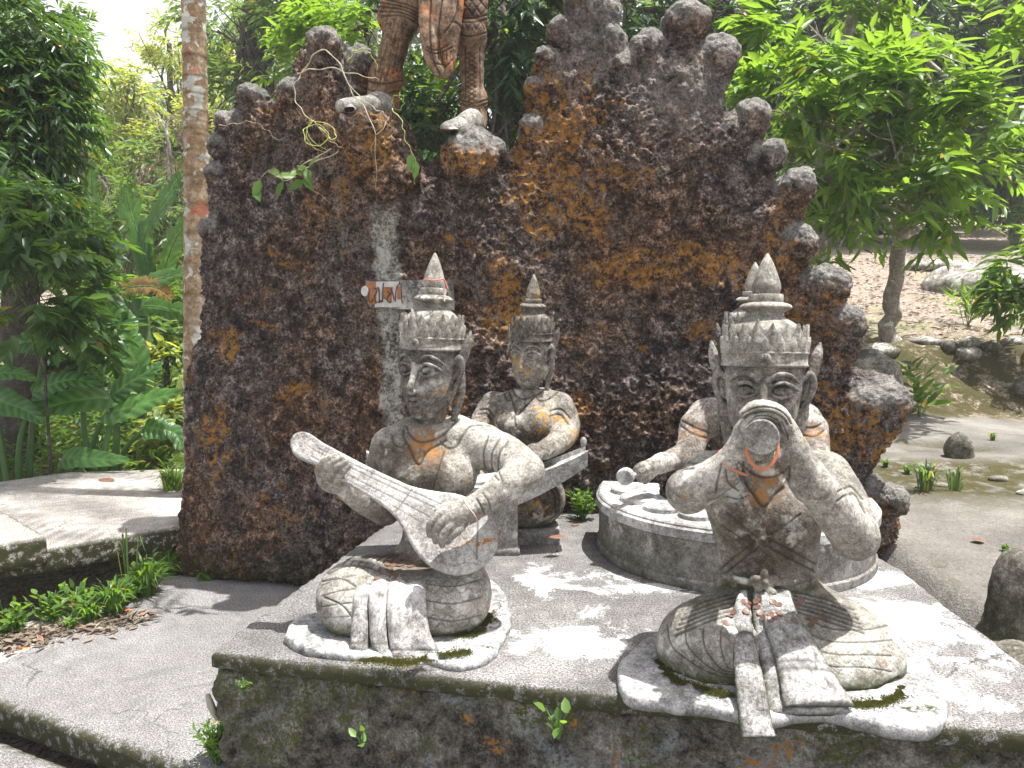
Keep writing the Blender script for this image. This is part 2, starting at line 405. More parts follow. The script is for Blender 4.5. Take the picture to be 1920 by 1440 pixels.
# ------------------------------------------------------------------ more materials
def wall_mat():
    m, nt, out = mat('crusted dark rock'); b = NB(nt)
    tc = b.n('ShaderNodeTexCoord').outputs['Object']
    big = b.noise(tc, 1.6, 4, .6, .4); med = b.noise(tc, 16, 5, .72); fine = b.noise(tc, 75, 4, .75); ff = b.noise(tc, 230, 2, .7)
    f = b.math('ADD', b.math('MULTIPLY', med, .45), b.math('ADD', b.math('MULTIPLY', fine, .4), b.math('MULTIPLY', ff, .15)))
    col = b.ramp(f, [(.41, (.010, .008, .008)), (.47, (.036, .029, .027)), (.53, (.11, .092, .082)), (.60, (.42, .385, .36))])
    # violet grey zones and brown zones
    col = b.mix(b.step(big, .42, .62), b.mix(.8, col, (1.3, 1.22, 1.25), 'MULTIPLY'), b.mix(.8, col, (1.9, 1.25, .8), 'MULTIPLY'))
    # crumbly pale lichen
    pl = b.math('MULTIPLY', b.step(b.noise(tc, 5.2, 5, .7, .6), .50, .62), b.step(b.noise(tc, 60, 3, .75), .47, .58))
    col = b.mix(pl, col, b.mix(b.noise(tc, 90, 2), (.14, .105, .085), (.36, .30, .26)))
    orr = b.attr('orange')
    om = b.math('MULTIPLY', b.step(b.math('ADD', b.noise(tc, 4.6, 5, .7, .8), b.math('MULTIPLY', orr, .21)), .56, .68), b.step(b.noise(tc, 27, 6, .85), .475, .54))
    col = b.mix(om, col, b.mix(b.noise(tc, 30, 3), (.26, .09, .02), (.74, .40, .08)))
    rd = b.math('MULTIPLY', b.step(b.noise(tc, 3.3, 4, .7, .8), .5, .62), b.step(b.noise(tc, 33, 4, .8), .50, .62))
    col = b.mix(b.math('MULTIPLY', rd, .5), col, (.20, .095, .045))
    gcol = b.ramp(b.math('ADD', b.math('MULTIPLY', fine, .5), b.math('MULTIPLY', med, .5)), [(.36, (.07, .065, .06)), (.5, (.25, .24, .22)), (.62, (.48, .46, .43))])
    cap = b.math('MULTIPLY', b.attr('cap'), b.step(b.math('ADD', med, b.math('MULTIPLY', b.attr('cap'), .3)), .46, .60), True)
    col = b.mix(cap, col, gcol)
    col = b.mix(b.attr('pillar'), col, b.ramp(b.math('ADD', b.math('MULTIPLY', fine, .5), b.math('MULTIPLY', med, .5)), [(.42, (.09, .088, .07)), (.49, (.34, .33, .28)), (.56, (.66, .65, .58))]))
    mo = b.math('MULTIPLY', b.attr('moss'), b.step(b.noise(tc, 22, 4, .7), .38, .52))
    col = b.mix(mo, col, b.mix(b.noise(tc, 60, 2), (.02, .025, .008), (.10, .10, .02)))
    h = b.math('ADD', b.math('MULTIPLY', med, .9), b.math('ADD', b.math('MULTIPLY', fine, .6), b.math('MULTIPLY', ff, .25)))
    nr = b.bump(h, 1.0, .045)
    b.lk(b.pri(col, .8, nr, .35), out.inputs[0]); return m
M['wall'] = wall_mat()
def concrete(name, dark, mid, light, white=0, centers=(), moss=0, stripe=False):
    m, nt, out = mat(name); b = NB(nt); tc = b.n('ShaderNodeTexCoord').outputs['Object']
    big = b.noise(tc, 1.7, 5, .65, .3); fine = b.noise(tc, 150, 2, .85); f2 = b.noise(tc, 420, 1, .5); med = b.noise(tc, 14, 5, .7)
    col = b.ramp(b.math('ADD', b.math('MULTIPLY', big, .6), b.math('MULTIPLY', med, .4)), [(.36, dark), (.5, mid), (.62, light)])
    col = b.mix(.9, col, b.ramp(b.math('ADD', b.math('MULTIPLY', fine, .6), b.math('MULTIPLY', f2, .4)), [(.42, .28), (.5, .95), (.58, 1.85)]), 'MULTIPLY')
    if centers:
        tot = None
        for (c, r, s) in centers:
            mp = b.n('ShaderNodeMapping', vector_type='POINT'); b.lk(tc, mp.inputs[0])
            mp.inputs['Location'].default_value = (-c[0] / r[0], -c[1] / r[1], -c[2]); mp.inputs['Scale'].default_value = (1 / r[0], 1 / r[1], 1)
            ln = b.n('ShaderNodeVectorMath', operation='LENGTH'); b.lk(mp.outputs[0], ln.inputs[0])
            v = b.math('MULTIPLY', b.math('SUBTRACT', 1.0, ln.outputs['Value'], True), s)
            tot = v if tot is None else b.math('MAXIMUM', tot, v)
        n1 = b.noise(tc, 5, 8, .78, .5)
        wf = b.step(b.math('ADD', n1, b.math('MULTIPLY', tot, .42)), .64, .74)
        wf = b.math('MULTIPLY', b.math('MULTIPLY', wf, b.step(b.math('ADD', b.math('MULTIPLY', fine, .6), b.math('MULTIPLY', med, .4)), .36, .54)), .85)
        wf = b.math('MULTIPLY', wf, b.step(tot, .02, .2))
        col = b.mix(wf, col, (.62, .62, .63))
    vo = b.n('ShaderNodeTexVoronoi', feature='DISTANCE_TO_EDGE'); vo.inputs['Scale'].default_value = .9; vo.inputs['Randomness'].default_value = 1.0
    wp_ = b.n('ShaderNodeVectorMath', operation='ADD'); b.lk(tc, wp_.inputs[0]); nz_ = b.n('ShaderNodeTexNoise'); nz_.inputs['Scale'].default_value = 5; nz_.inputs['Detail'].default_value = 6; b.lk(tc, nz_.inputs['Vector']); sc2 = b.n('ShaderNodeVectorMath', operation='SCALE'); b.lk(nz_.outputs['Color'], sc2.inputs[0]); sc2.inputs['Scale'].default_value = .35; b.lk(sc2.outputs[0], wp_.inputs[1]); b.lk(wp_.outputs[0], vo.inputs['Vector'])
    ck = b.n('ShaderNodeMapRange'); b.lk(vo.outputs['Distance'], ck.inputs[0]); ck.inputs[1].default_value = .0015; ck.inputs[2].default_value = .005; ck.inputs[3].default_value = .7; ck.inputs[4].default_value = 0
    col = b.mix(b.math('MULTIPLY', ck.outputs[0], b.step(big, .48, .56)), col, tuple(x * .25 for x in dark))
    col = b.mix(b.math('MULTIPLY', b.step(b.noise(tc, 2.3, 6, .75, .8), .54, .66), .45), col, tuple(x * .62 for x in dark))
    if white:
        wf = b.math('MULTIPLY', b.step(b.noise(tc, 3.1, 6, .75, .6), .60 - .1 * white, .72), .6); col = b.mix(wf, col, (.55, .54, .52))
    if moss:
        mo = b.math('MULTIPLY', b.step(b.noise(tc, 3.7, 5, .7), .62 - .2 * moss, .7 - .1 * moss), b.step(b.noise(tc, 60, 3, .7), .4, .55))
        col = b.mix(mo, col, b.mix(b.noise(tc, 50, 2), (.02, .027, .008), (.09, .10, .02)))
    ms = b.attr('moss'); col = b.mix(b.math('MULTIPLY', ms, b.step(b.noise(tc, 30, 4, .7), .35, .5), True), col, b.mix(b.noise(tc, 60, 2), (.02, .021, .012), (.062, .064, .025)))
    dk = b.attr('dirt'); col = b.mix(b.math('MULTIPLY', dk, .8, True), col, tuple(x * .3 for x in dark))
    nr = b.bump(b.math('ADD', fine, b.math('MULTIPLY', med, .6)), .5, .006)
    b.lk(b.pri(col, .9, nr, .2), out.inputs[0]); return m
def rel(px, py, z=.4, o=(0, 0, 0)): q = Q(px, py, z); return (q[0] - o[0], q[1] - o[1], q[2] - o[2])
PLO = tuple(Q(392, 1222, .4))
wc = [(rel(1040, 1090, .4, PLO), (.42, .30), .65), (rel(1075, 1205, .4, PLO), (.36, .2), .72), (rel(1700, 1180, .4, PLO), (.42, .40), .85),
      (rel(1630, 1090, .4, PLO), (.35, .2), .9), (rel(1210, 1100, .4, PLO), (.3, .12), .5), (rel(1740, 1290, .4, PLO), (.3, .25), .7), (rel(1080, 1160, .4, PLO), (.6, .5), .3)]
M['platform'] = concrete('gritty grey terrace top', (.09, .087, .084), (.145, .14, .136), (.22, .216, .21), centers=wc)
M['pavement'] = concrete('gritty grey pavement', (.135, .13, .13), (.18, .175, .175), (.23, .225, .225))
M['oldcon'] = concrete('pale old concrete', (.19, .175, .16), (.30, .28, .26), (.42, .40, .375), white=.8)
M['granite'] = concrete('pale granite ground', (.25, .235, .22), (.37, .355, .335), (.49, .47, .45), white=.2, moss=.06)

def foundation_mat():
    m, nt, out = mat('mossy foundation rock'); b = NB(nt); tc = b.n('ShaderNodeTexCoord').outputs['Object']
    big = b.noise(tc, 3.6, 6, .75, .5); med = b.noise(tc, 24, 5, .8); fine = b.noise(tc, 130, 3, .85)
    f = b.math('ADD', b.math('MULTIPLY', big, .4), b.math('ADD', b.math('MULTIPLY', med, .35), b.math('MULTIPLY', fine, .25)))
    col = b.ramp(f, [(.42, (.016, .015, .012)), (.48, (.085, .078, .066)), (.54, (.19, .18, .16)), (.61, (.40, .39, .37))])
    bl = b.math('MULTIPLY', b.step(b.noise(tc, 4.4, 5, .7, .6), .54, .62), b.step(b.noise(tc, 70, 3, .8), .42, .55))
    col = b.mix(b.math('MULTIPLY', bl, .7), col, (.25, .29, .30))
    mo = b.math('MULTIPLY', b.step(b.math('ADD', b.noise(tc, 3.4, 5, .75, .6), b.math('MULTIPLY', b.attr('moss'), .12)), .52, .64), b.step(b.noise(tc, 60, 4, .85), .47, .54))
    col = b.mix(mo, col, b.mix(b.noise(tc, 110, 2), (.02, .026, .008), (.13, .15, .03)))
    orr = b.math('MULTIPLY', b.step(b.noise(tc, 5.5, 4, .7, .6), .60, .68), b.step(b.noise(tc, 45, 3, .75), .45, .57))
    col = b.mix(orr, col, b.mix(b.noise(tc, 30, 2), (.22, .09, .02), (.48, .24, .04)))
    nr = b.bump(b.math('ADD', b.math('MULTIPLY', med, .8), b.math('MULTIPLY', fine, .6)), .9, .02)
    b.lk(b.pri(col, .88, nr, .25), out.inputs[0]); return m
M['foundation'] = foundation_mat()
def simple(name, col, rough=.7, var=.25, sc_=40, spec=.3, bmp=0):
    m, nt, out = mat(name); b = NB(nt); tc = b.n('ShaderNodeTexCoord').outputs['Object']
    n = b.noise(tc, sc_, 4, .7); c = b.mix(n, tuple(x * (1 - var) for x in col), tuple(min(1, x * (1 + var)) for x in col))
    nr = b.bump(n, .4, bmp) if bmp else None
    b.lk(b.pri(c, rough, nr, spec), out.inputs[0]); return m
M['coin'] = simple('tarnished copper coins', (.15, .085, .06), .45, .4, 60, .5)
M['string_red'] = simple('faded red string', (.5, .19, .14), .9)
M['string_pale'] = simple('faded pink string', (.6, .42, .36), .9)
M['bead'] = simple('orange beads', (.52, .20, .10), .55, .4, 200)
M['dryleaf'] = simple('dry leaf', (.17, .085, .05), .7, .5, 30)
M['palegray'] = simple('broken pale pipe', (.36, .34, .27), .8, .3, 80)

# ------------------------------------------------------------------ ground
def ground_h(X, Y):
    sm = lambda a, b, v: (lambda t: t * t * (3 - 2 * t))(np.clip((v - a) / (b - a), 0, 1))
    right = .27 + .022 * np.clip(Y - 2, 0, 6) + .05 * fbm(X, Y, 0 * X, .8, 3)
    right = right - .10 * sm(.7, 0, np.abs(Y - 4.6 + .25 * (X - 2.6))) * sm(1.8, 2.6, X) * .6
    crack = np.minimum(np.abs(vnoise(X + .3 * vnoise(X, Y, 0 * X, 3), Y, 0 * X + 3, .9)) / .035, 1); right = right - .035 * (1 - crack) * sm(1.6, 1.9, X) * (1 - sm(6.8, 7.2, Y)); right = right + .05 * np.clip(vnoise(X, Y, 0 * X + 8, .7) * 3, -1, 1) * sm(1.8, 2.4, X) * (1 - sm(6.5, 7, Y))
    right = right + .07 * fbm(X, Y, 0 * X + 1, 4, 3) * sm(6.7, 7.2, Y) * (1 - sm(8.6, 9.2, Y))
    bank = sm(7.0, 8.3, Y + .15 * X * 0) * .62
    slope = np.clip(Y - 8.3, 0, 30) * .20
    right = right + bank + slope
    left = -.16 + sm(5.2, 6.2, Y) * .25 + np.clip(Y - 6, 0, 30) * .10
    wgt = sm(-.4, 1.6, X + np.clip((Y - 5) * -.1, -1.5, 0))
    h = left * (1 - wgt) + right * wgt
    inside = sm(3.4, 3.9, 0 * X + 3.9)
    near = (1 - sm(1.45, 1.75, X - .0 * Y)) * (1 - sm(4.1, 4.8, Y))
    h = h * (1 - near) + (-.2) * near
    return h + .02 * fbm(X, Y, 0 * X + 5, 3.1, 3) * sm(0, 3, np.abs(X) + Y * .3)
def ground():
    def axis(a, b, c, d, fine, coarse):
        l = -np.geomspace(fine, -(a - b), 26)[::-1] + b; mds = np.arange(b, c, fine); r = np.geomspace(fine, d - c, 40) + c
        return np.concatenate((l, mds, r))
    xs = axis(-60, -5, 6, 60, .05, 1); ys = axis(-12, 1, 11, 110, .05, 1)
    X, Y = np.meshgrid(xs, ys, indexing='ij'); Z = ground_h(X, Y)
    n0, n1 = X.shape; i = (np.arange(n0 - 1)[:, None] * n1 + np.arange(n1 - 1)[None]).ravel()
    sm = lambda a, b, v: np.clip((v - a) / (b - a), 0, 1)
    nz = fbm(X, Y, 0 * X, 1.3, 4)
    gran = sm(1.3, 1.6, X) * (1 - sm(6.9, 7.1, Y + .3 * nz)); gran = np.maximum(gran, sm(.28, .36, nz) * sm(8.2, 8.8, Y) * sm(1.5, 2.5, X) * .8) 
    crk = np.minimum(np.abs(vnoise(X + .3 * vnoise(X, Y, 0 * X, 3), Y, 0 * X + 3, .9)) / .06, 1); wet = (1 - crk) * sm(1.6, 1.9, X) * (1 - sm(6.8, 7, Y)) * .8 + 1.2 * sm(.75, .25, np.abs(Y - 4.55 + .25 * (X - 2.6) + .3 * nz)) * sm(1.9, 2.4, X) + (sm(6.8, 7.1, Y) - sm(8.1, 8.6, Y)) * sm(1.4, 2, X)
    m, nt, out = mat('forest floor and granite'); b = NB(nt); tc = b.n('ShaderNodeTexCoord').outputs['Object']
    med = b.noise(tc, 9, 6, .75); fine = b.noise(tc, 90, 3, .8); lf = b.noise(tc, 34, 4, .8, 1.0)
    dirt = b.ramp(lf, [(.36, (.09, .065, .048)), (.47, (.22, .17, .13)), (.56, (.36, .30, .25)), (.66, (.52, .46, .40))])
    gr = b.ramp(b.math('ADD', b.math('MULTIPLY', b.noise(tc, 1.2, 5, .65), .6), b.math('MULTIPLY', fine, .4)), [(.36, (.09, .083, .074)), (.5, (.185, .172, .155)), (.63, (.30, .285, .262))])
    gr = b.mix(b.math('MULTIPLY', b.step(b.noise(tc, 24, 4, .8), .58, .7), .5), gr, (.12, .11, .09))
    mossc = b.mix(b.noise(tc, 30, 4, .8), (.018, .019, .008), (.105, .09, .03))
    grass = b.mix(b.noise(tc, 60, 3, .8), (.07, .09, .02), (.26, .30, .10))
    base = b.mix(b.math('MULTIPLY', b.step(b.noise(tc, .55, 4, .7), .5, .6), b.step(b.noise(tc, 20, 3, .8), .42, .58)), dirt, grass)
    col = b.mix(b.attr('granite'), base, gr)
    col = b.mix(b.math('MULTIPLY', b.attr('moss'), b.step(b.noise(tc, 6, 5, .75), .36, .52)), col, mossc)
    nr = b.bump(b.math('ADD', b.math('MULTIPLY', med, .6), b.math('ADD', b.math('MULTIPLY', lf, .5), b.math('MULTIPLY', fine, .3))), .8, .03)
    b.lk(b.pri(col, .9, nr, .2), out.inputs[0])
    o = mesh_np('ground', np.stack((X, Y, Z), -1).reshape(-1, 3), np.stack((i, i + n1, i + n1 + 1, i + 1), 1), m,
                attrs={'granite': gran.ravel(), 'moss': np.clip(wet, 0, 1).ravel()})
    kind(o, 'structure')
ground()

def slab(name, pts, z, th, mt, parent=None, origin=None, h=.03, edge=.012, seed=0, top_noise=.0015, dirt_edge=0.0):
    """flat slab with worn, slightly rounded edges: fine grid clipped to a polygon (distance field)"""
    pts = np.asarray(pts)[:, :2]; lo = pts.min(0); hi = pts.max(0)
    F_ = Field((lo[0] - .05, lo[1] - .05, z - th - .03), (hi[0] + .05, hi[1] + .05, z + .03), h)
    X = F_.ax[0][:, None]; Y = F_.ax[1][None]; d2 = poly_sdf(X, Y, pts) + .008 * fbm(X + 0 * Y + seed, Y + 0 * X, 0 * X + 0 * Y, 5, 3) + .004 * fbm(X + 0 * Y, Y + 0 * X, 0 * X + 0 * Y + 9, 22, 2)
    dz = np.abs(F_.ax[2] - (z - th / 2)) - th / 2
    a = (d2 + edge)[:, :, None]; c = (dz + edge)[None, None, :]
    F_.D = (np.sqrt(np.maximum(a, 0) ** 2 + np.maximum(c, 0) ** 2) + np.minimum(np.maximum(a, c), 0) - edge).astype(np.float32)
    V, Fq = F_.nets()
    side = np.clip(1 - np.abs(V[:, 2] - z) / .012, 0, 1)
    return mesh_np(name, V, Fq, mt, parent, origin, True, {'moss': np.clip((1 - side) * 1.2, 0, 1), 'dirt': dirt_edge * (1 - side)})
# gritty pavement, the lower slab beyond its edge, the pale strip beside the weeds
eA, eB = Q(0, 1318, 0), Q(355, 1442, 0); dAB = eB - eA
p0 = eA - 1.6 * dAB; p1 = eB + 3.0 * dAB
bB, bA = Q(345, 1062, 0), Q(0, 1240, 0); dd = bA - bB
kind(slab('pavement', [p0, p1, (2.2, 1.2, 0), (2.2, 4.6, 0), (-1.2, 4.6, 0), bB, bB + 2.6 * dd], 0.0, .11, M['pavement'], h=.02), 'structure')
v_ = np.array((-dAB[1], dAB[0], 0)) / np.linalg.norm(dAB)
kind(slab('path', [p0 - v_ * .05 - (.0, .02, 0), p1, p1 - v_ * 2.2, p0 - v_ * 2.2], -.085, .08, M['pavement'], h=.03, seed=4), 'structure')
kind(slab('concrete_strip', [bB + (0.05, 0, 0), bB + 2.6 * dd, bB + 2.6 * dd + (-1.4, .9, 0), Q(-200, 1190, 0), Q(0, 1168, 0), Q(130, 1150, 0), Q(230, 1120, 0), Q(330, 1050, 0)], -.006, .09, M['oldcon'], h=.03, seed=8), 'structure')
# raised walkway over the drain
wz = .24
kind(slab('walkway', [Q(80, 1030, wz), Q(352, 984, wz), Q(352, 878, wz), Q(130, 884, wz), Q(-40, 908, wz), Q(-500, 965, wz), Q(-500, 1090, wz)], wz, .12, M['oldcon'], h=.02, seed=2), 'structure')
kind(slab('walkway_step', [Q(91, 1006, wz + .06), Q(0, 954, wz + .06), Q(-350, 800, wz + .06) * (1, 1, 1), Q(-600, 900, wz + .06), Q(-500, 1080, wz + .06), Q(-100, 1034, wz + .06)], wz + .06, .14, M['oldcon'], h=.02, seed=12), 'structure')

# ------------------------------------------------------------------ terrace
def terrace():
    c0, c1, c2 = Q(392, 1222, .4), Q(1120, 1300, .4), Q(1940, 1402, .4)
    r0 = Q(1690, 1068, .4); r1 = Q(1925, 1248, .4); l1 = Q(735, 985, .4)
    pts = [c0, c1, c2 + (.25, .02, 0), r1 + (r1 - r0) * .35, r0, r0 + (-.1, .9, 0), (-.35, 4.0, 0), l1 + (-.02, .05, 0)]
    t = thing('stone_terrace', 'low terrace of gritty grey concrete under the seated musician statues, its shaded front mossy', 'terrace', PLO)
    o = slab('top_slab', pts, .4, .055, M['platform'], t, PLO, h=.014, edge=.008)
    # rough rock mass below, receding at the lower left
    F_ = Field((c0[0] - .05, 1.15, -.25), (2.35, 4.1, .36), .014)
    X, Y, Z = F_.ax[0][:, None, None], F_.ax[1][None, :, None], F_.ax[2][None, None, :]
    pp = np.array(pts)[:, :2]
    d2 = poly_sdf(X[:, :, 0], Y[:, :, 0], pp)[:, :, None]
    Xb, Yb, Zb = np.broadcast_arrays(X, Y, Z)
    under = .02 + np.clip(.2 - Z, 0, 1) * .22 * np.clip(1 - (X - c0[0]) / .5, 0, 1) - .10 * np.clip(.12 - Z, 0, 1) * np.clip((X - c0[0] - .4) / .5, 0, 1)
    shell = np.abs(d2) < .25
    n = .05 * fbm(Xb, Yb, Zb, 3.5, 3) + .022 * fbm(Xb, Yb, Zb, 13, 3)
    F_.D = np.maximum(d2 + under + n, np.maximum(Zb - .35, -.22 - Zb)).astype(np.float32)
    V, Fq = F_.nets(); V = relax(V, Fq, 1)
    V, Fq = subdiv(V, Fq); k_ = V[:, 1] < 2.6; N = normals(V, Fq); V[k_] += N[k_] * (.009 * fbm(*V[k_].T, 40, 3, .6) + .004 * vnoise(*V[k_].T, 90))[:, None]
    mo = np.clip(1.2 - (V[:, 0] - c0[0]) / .7, 0, 1) * .8 + np.clip((V[:, 2] - .22) / .1, 0, 1) * .5
    mesh_np('rock_base', V, Fq, M['foundation'], t, PLO, True, {'moss': mo})
    # broken end of a pipe sticking out at the corner
    g = Geo(); a = P(398, 1320, c0[1] + .03); g2 = [a + (-.012, 0, .03), a + (.0, -.01, .0), a + (.012, 0, -.045)]
    tube(g, spline(g2, 5), [.010, .014, .016, .014, .009], 5, 0, flat=.6)
    g.build('pipe_stub', M['palegray'], t, PLO)
terrace()

# ------------------------------------------------------------------ the rock wall
WPX = [(345, 1075), (338, 980), (345, 900), (352, 800), (350, 700), (370, 640), (373, 560), (372, 480), (388, 400), (385, 345), (398, 310), (386, 272), (402, 226),
       (425, 212), (440, 170), (458, 155), (482, 160), (500, 195), (515, 205), (525, 155), (545, 160), (558, 110), (585, 62), (610, 50), (635, 68), (648, 108), (665, 92),
       (690, 98), (706, 130), (708, 200), (745, 215), (768, 290), (800, 305), (828, 290), (835, 262), (868, 250), (930, 252), (945, 285), (965, 268), (975, 235),
       (995, 222), (985, 168), (1000, 140), (1008, 105), (1035, 88), (1030, 45), (1045, 28), (1064, 32), (1068, -10), (1075, -70), (1110, -95), (1138, -60), (1140, -10), (1150, 50), (1168, 75),
       (1172, 110), (1190, 125), (1196, 78), (1215, 55), (1240, 60), (1256, 35), (1268, 4), (1295, -8), (1322, 6), (1332, 60), (1348, 75), (1372, 66), (1386, 92),
       (1376, 150), (1376, 200), (1392, 190), (1422, 184), (1448, 210), (1445, 255), (1470, 275), (1472, 330), (1492, 320), (1526, 332), (1530, 400), (1528, 500),
       (1546, 508), (1572, 500), (1606, 520), (1612, 570), (1632, 600), (1630, 645), (1602, 695), (1640, 702), (1692, 712), (1722, 750), (1716, 800), (1690, 832), (1662, 868),
       (1640, 905), (1682, 908), (1706, 930), (1700, 960), (1692, 1000), (1700, 1090), (1690, 1200)]
KN = [(610, 85, 32), (545, 175, 22), (466, 180, 26), (428, 228, 22), (680, 125, 34), (404, 272, 17), (402, 325, 18), (1050, 52, 22), (1000, 160, 17), (993, 240, 22), (1022, 105, 22),
      (1105, -45, 38), (1145, 75, 30), (1170, 120, 26), (1218, 82, 30), (1295, 30, 36), (1355, 97, 34), (1418, 215, 34), (1450, 290, 30), (1498, 352, 34), (1505, 455, 32), (1566, 537, 30), (1588, 602, 28),
      (1632, 760, 34), (1668, 752, 32), (1664, 935, 30), (1130, 20, 34), (885, 272, 30), (930, 285, 24), (1545, 530, 30), (390, 430, 20)]
def wall_front(x): return np.interp(x, [-2, -1.6, -.6, .2, 1.2, 1.9, 2.3], [3.85, 3.78, 3.46, 3.55, 3.52, 3.30, 3.28])
def rock_wall():
    YWf = lambda a: float(np.interp(a, [340, 700, 1100, 1500, 1720], [3.86, 3.62, 3.64, 3.56, 3.44])); pts = np.array([P(a, b_, YWf(a))[[0, 2]] for a, b_ in WPX])
    h = .0135
    F_ = Field((pts[:, 0].min() - .08, 3.05, -.12), (pts[:, 0].max() + .1, 4.35, pts[:, 1].max() + .1), h)
    d2 = poly_sdf(F_.ax[0][:, None], F_.ax[2][None], pts)
    X2, Z2 = np.broadcast_arrays(F_.ax[0][:, None], F_.ax[2][None])
    d2 = d2 - np.where(X2 < 0, .008, .0) + .016 * fbm(X2, Z2, 0 * X2, 7, 3)
    r = .22; tprof = np.sqrt(np.clip(1 - (1 - np.clip(-d2 / r, 0, 1)) ** 2, 0, 1))
    yf = wall_front(X2) + .05 * fbm(X2, Z2, 0 * X2 + 2, 1.4, 3) + .03 * fbm(X2, Z2, 0 * X2 + 7, 5, 3) + .07 * np.clip((Z2 - .5) / 2.2, 0, 1)
    yb = np.full_like(yf, 4.05); yc = (yf + yb) / 2; half = (yb - yf) / 2
    Y = F_.ax[1][None, :, None]
    dd = np.abs(Y - yc[:, None, :]) - (half * (.35 + .65 * tprof))[:, None, :]
    F_.D = np.maximum(dd, d2[:, None, :]).astype(np.float32)
    for (a, b_, rp) in KN:
        YW = YWf(a); c = P(a, b_, YW); rr = rp * YW / F * 1.0; y0 = float(wall_front(c[0])) + .07 * max(0, (c[2] - .5) / 2.2) + rr * .75
        F_.cap((c[0], y0, c[2]), (c[0], 3.86, c[2] - .02), rr, rr * .9, .035)
    # brackets under the warrior's feet, tapering down to the pillar
    t = lambda a, b_, y, rp: (*P(a, b_, y), rp * y / F)
    F_.tube([t(702, 252, 3.57, 48), t(705, 275, 3.52, 52), t(735, 330, 3.52, 44), t(745, 400, 3.56, 26), t(738, 470, 3.54, 18), t(735, 620, 3.5, 22), t(738, 800, 3.46, 24)], .05)
    F_.tube([t(690, 240, 3.40, 26), t(655, 238, 3.38, 20)], .05)
    F_.tube([t(885, 272, 3.5, 34), t(880, 300, 3.5, 50), t(870, 340, 3.56, 36)], .06)
    V, Fq = F_.nets(); V = relax(V, Fq, 1)
    V, Fq = subdiv(V, Fq)
    N = normals(V, Fq); x, y, z = V.T
    pp = proj(V)
    cap = np.zeros(len(V)); 
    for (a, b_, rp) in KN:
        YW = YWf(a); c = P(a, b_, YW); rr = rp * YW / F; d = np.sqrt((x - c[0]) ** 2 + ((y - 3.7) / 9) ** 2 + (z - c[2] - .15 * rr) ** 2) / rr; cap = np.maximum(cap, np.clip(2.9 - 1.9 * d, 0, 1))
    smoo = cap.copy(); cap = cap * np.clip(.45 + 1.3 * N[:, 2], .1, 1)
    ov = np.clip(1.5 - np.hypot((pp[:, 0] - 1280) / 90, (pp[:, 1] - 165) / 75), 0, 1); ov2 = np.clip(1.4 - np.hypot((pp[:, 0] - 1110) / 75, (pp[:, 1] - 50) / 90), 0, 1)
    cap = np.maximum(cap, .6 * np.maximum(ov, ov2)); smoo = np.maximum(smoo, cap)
    pil = np.zeros(len(V)); front = y < 3.75
    wp = 25 + 6 * vnoise(x, z, 0 * x, 9) + 7 * vnoise(x, z, 0 * x, 24)
    cxp = np.interp(pp[:, 1], [380, 450, 600, 800], [722, 722, 735, 740])
    pil = np.clip((wp - np.abs(pp[:, 0] - cxp)) / 8, 0, 1) * np.clip((pp[:, 1] - 370) / 50, 0, 1) * np.clip((815 - pp[:, 1]) / 30, 0, 1) * front
    bark = np.clip(1.3 - np.hypot((pp[:, 0] - 700) / 90, (pp[:, 1] - 300) / 110), 0, 1)
    cell = fbm(x, y, z, 13, 3, .6); c2 = fbm(x, y, z, 46, 2, .7); c3 = vnoise(x, y, z, 88)
    rid = 1 - np.abs(vnoise(x, y, z, 15)) * 2
    rough = (1 - .9 * np.clip(smoo, 0, 1)) * (1 - .6 * pil)
    zone = .55 + .45 * np.clip(1.5 * vnoise(x, y, z, 2.3) + .4, 0, 1)
    disp = rough * (.013 * cell + .022 * zone * c2 + .003 * rid + .008 * c3) + .003 * c2 + .018 * fbm(x, y, z, 3.2, 2) + smoo * .030 * fbm(x, y, z, 9, 3) + smoo * .006 * c2 + pil * .006 * vnoise(x, y, z, 30)
    sc1 = vnoise(x, y, z * 2.2, 14); disp += bark * .02 * np.abs(sc1)
    V = V + N * disp[:, None]
    oc = [(1060, 330, 130, 190), (1380, 500, 130, 60), (1200, 500, 120, 50), (960, 560, 60, 90), (1530, 590, 110, 60), (1600, 800, 110, 110), (900, 280, 90, 50), (395, 820, 40, 60), (1080, 760, 50, 40), (540, 740, 30, 30), (420, 640, 35, 45), (1480, 760, 120, 170), (1640, 940, 60, 40), (700, 270, 60, 60), (1000, 250, 60, 120)]
    orr = np.zeros(len(V))
    for a, b_, ra, rb in oc: orr = np.maximum(orr, np.clip(1.3 - np.hypot((pp[:, 0] - a) / ra, (pp[:, 1] - b_) / rb), 0, 1))
    moss = np.clip((.25 - (z - .0)) / .25, 0, 1) * np.clip((-.2 - x) / .4, 0, 1) * .8 + np.clip(.5 - np.abs(z - .45) / .1, 0, 1) * (x > .2) * .6
    o = mesh_np('rock_wall', V, Fq, M['wall'], None, (0, 3.6, 0), True, {'cap': cap, 'pillar': pil, 'orange': orr, 'moss': moss}); o.location = (0, 3.6, 0)
    tag(o, 'tall dark knobbly artificial rock wall crusted with orange lichen behind the seated musicians', 'rock wall')
    return V, N
rock_wall()

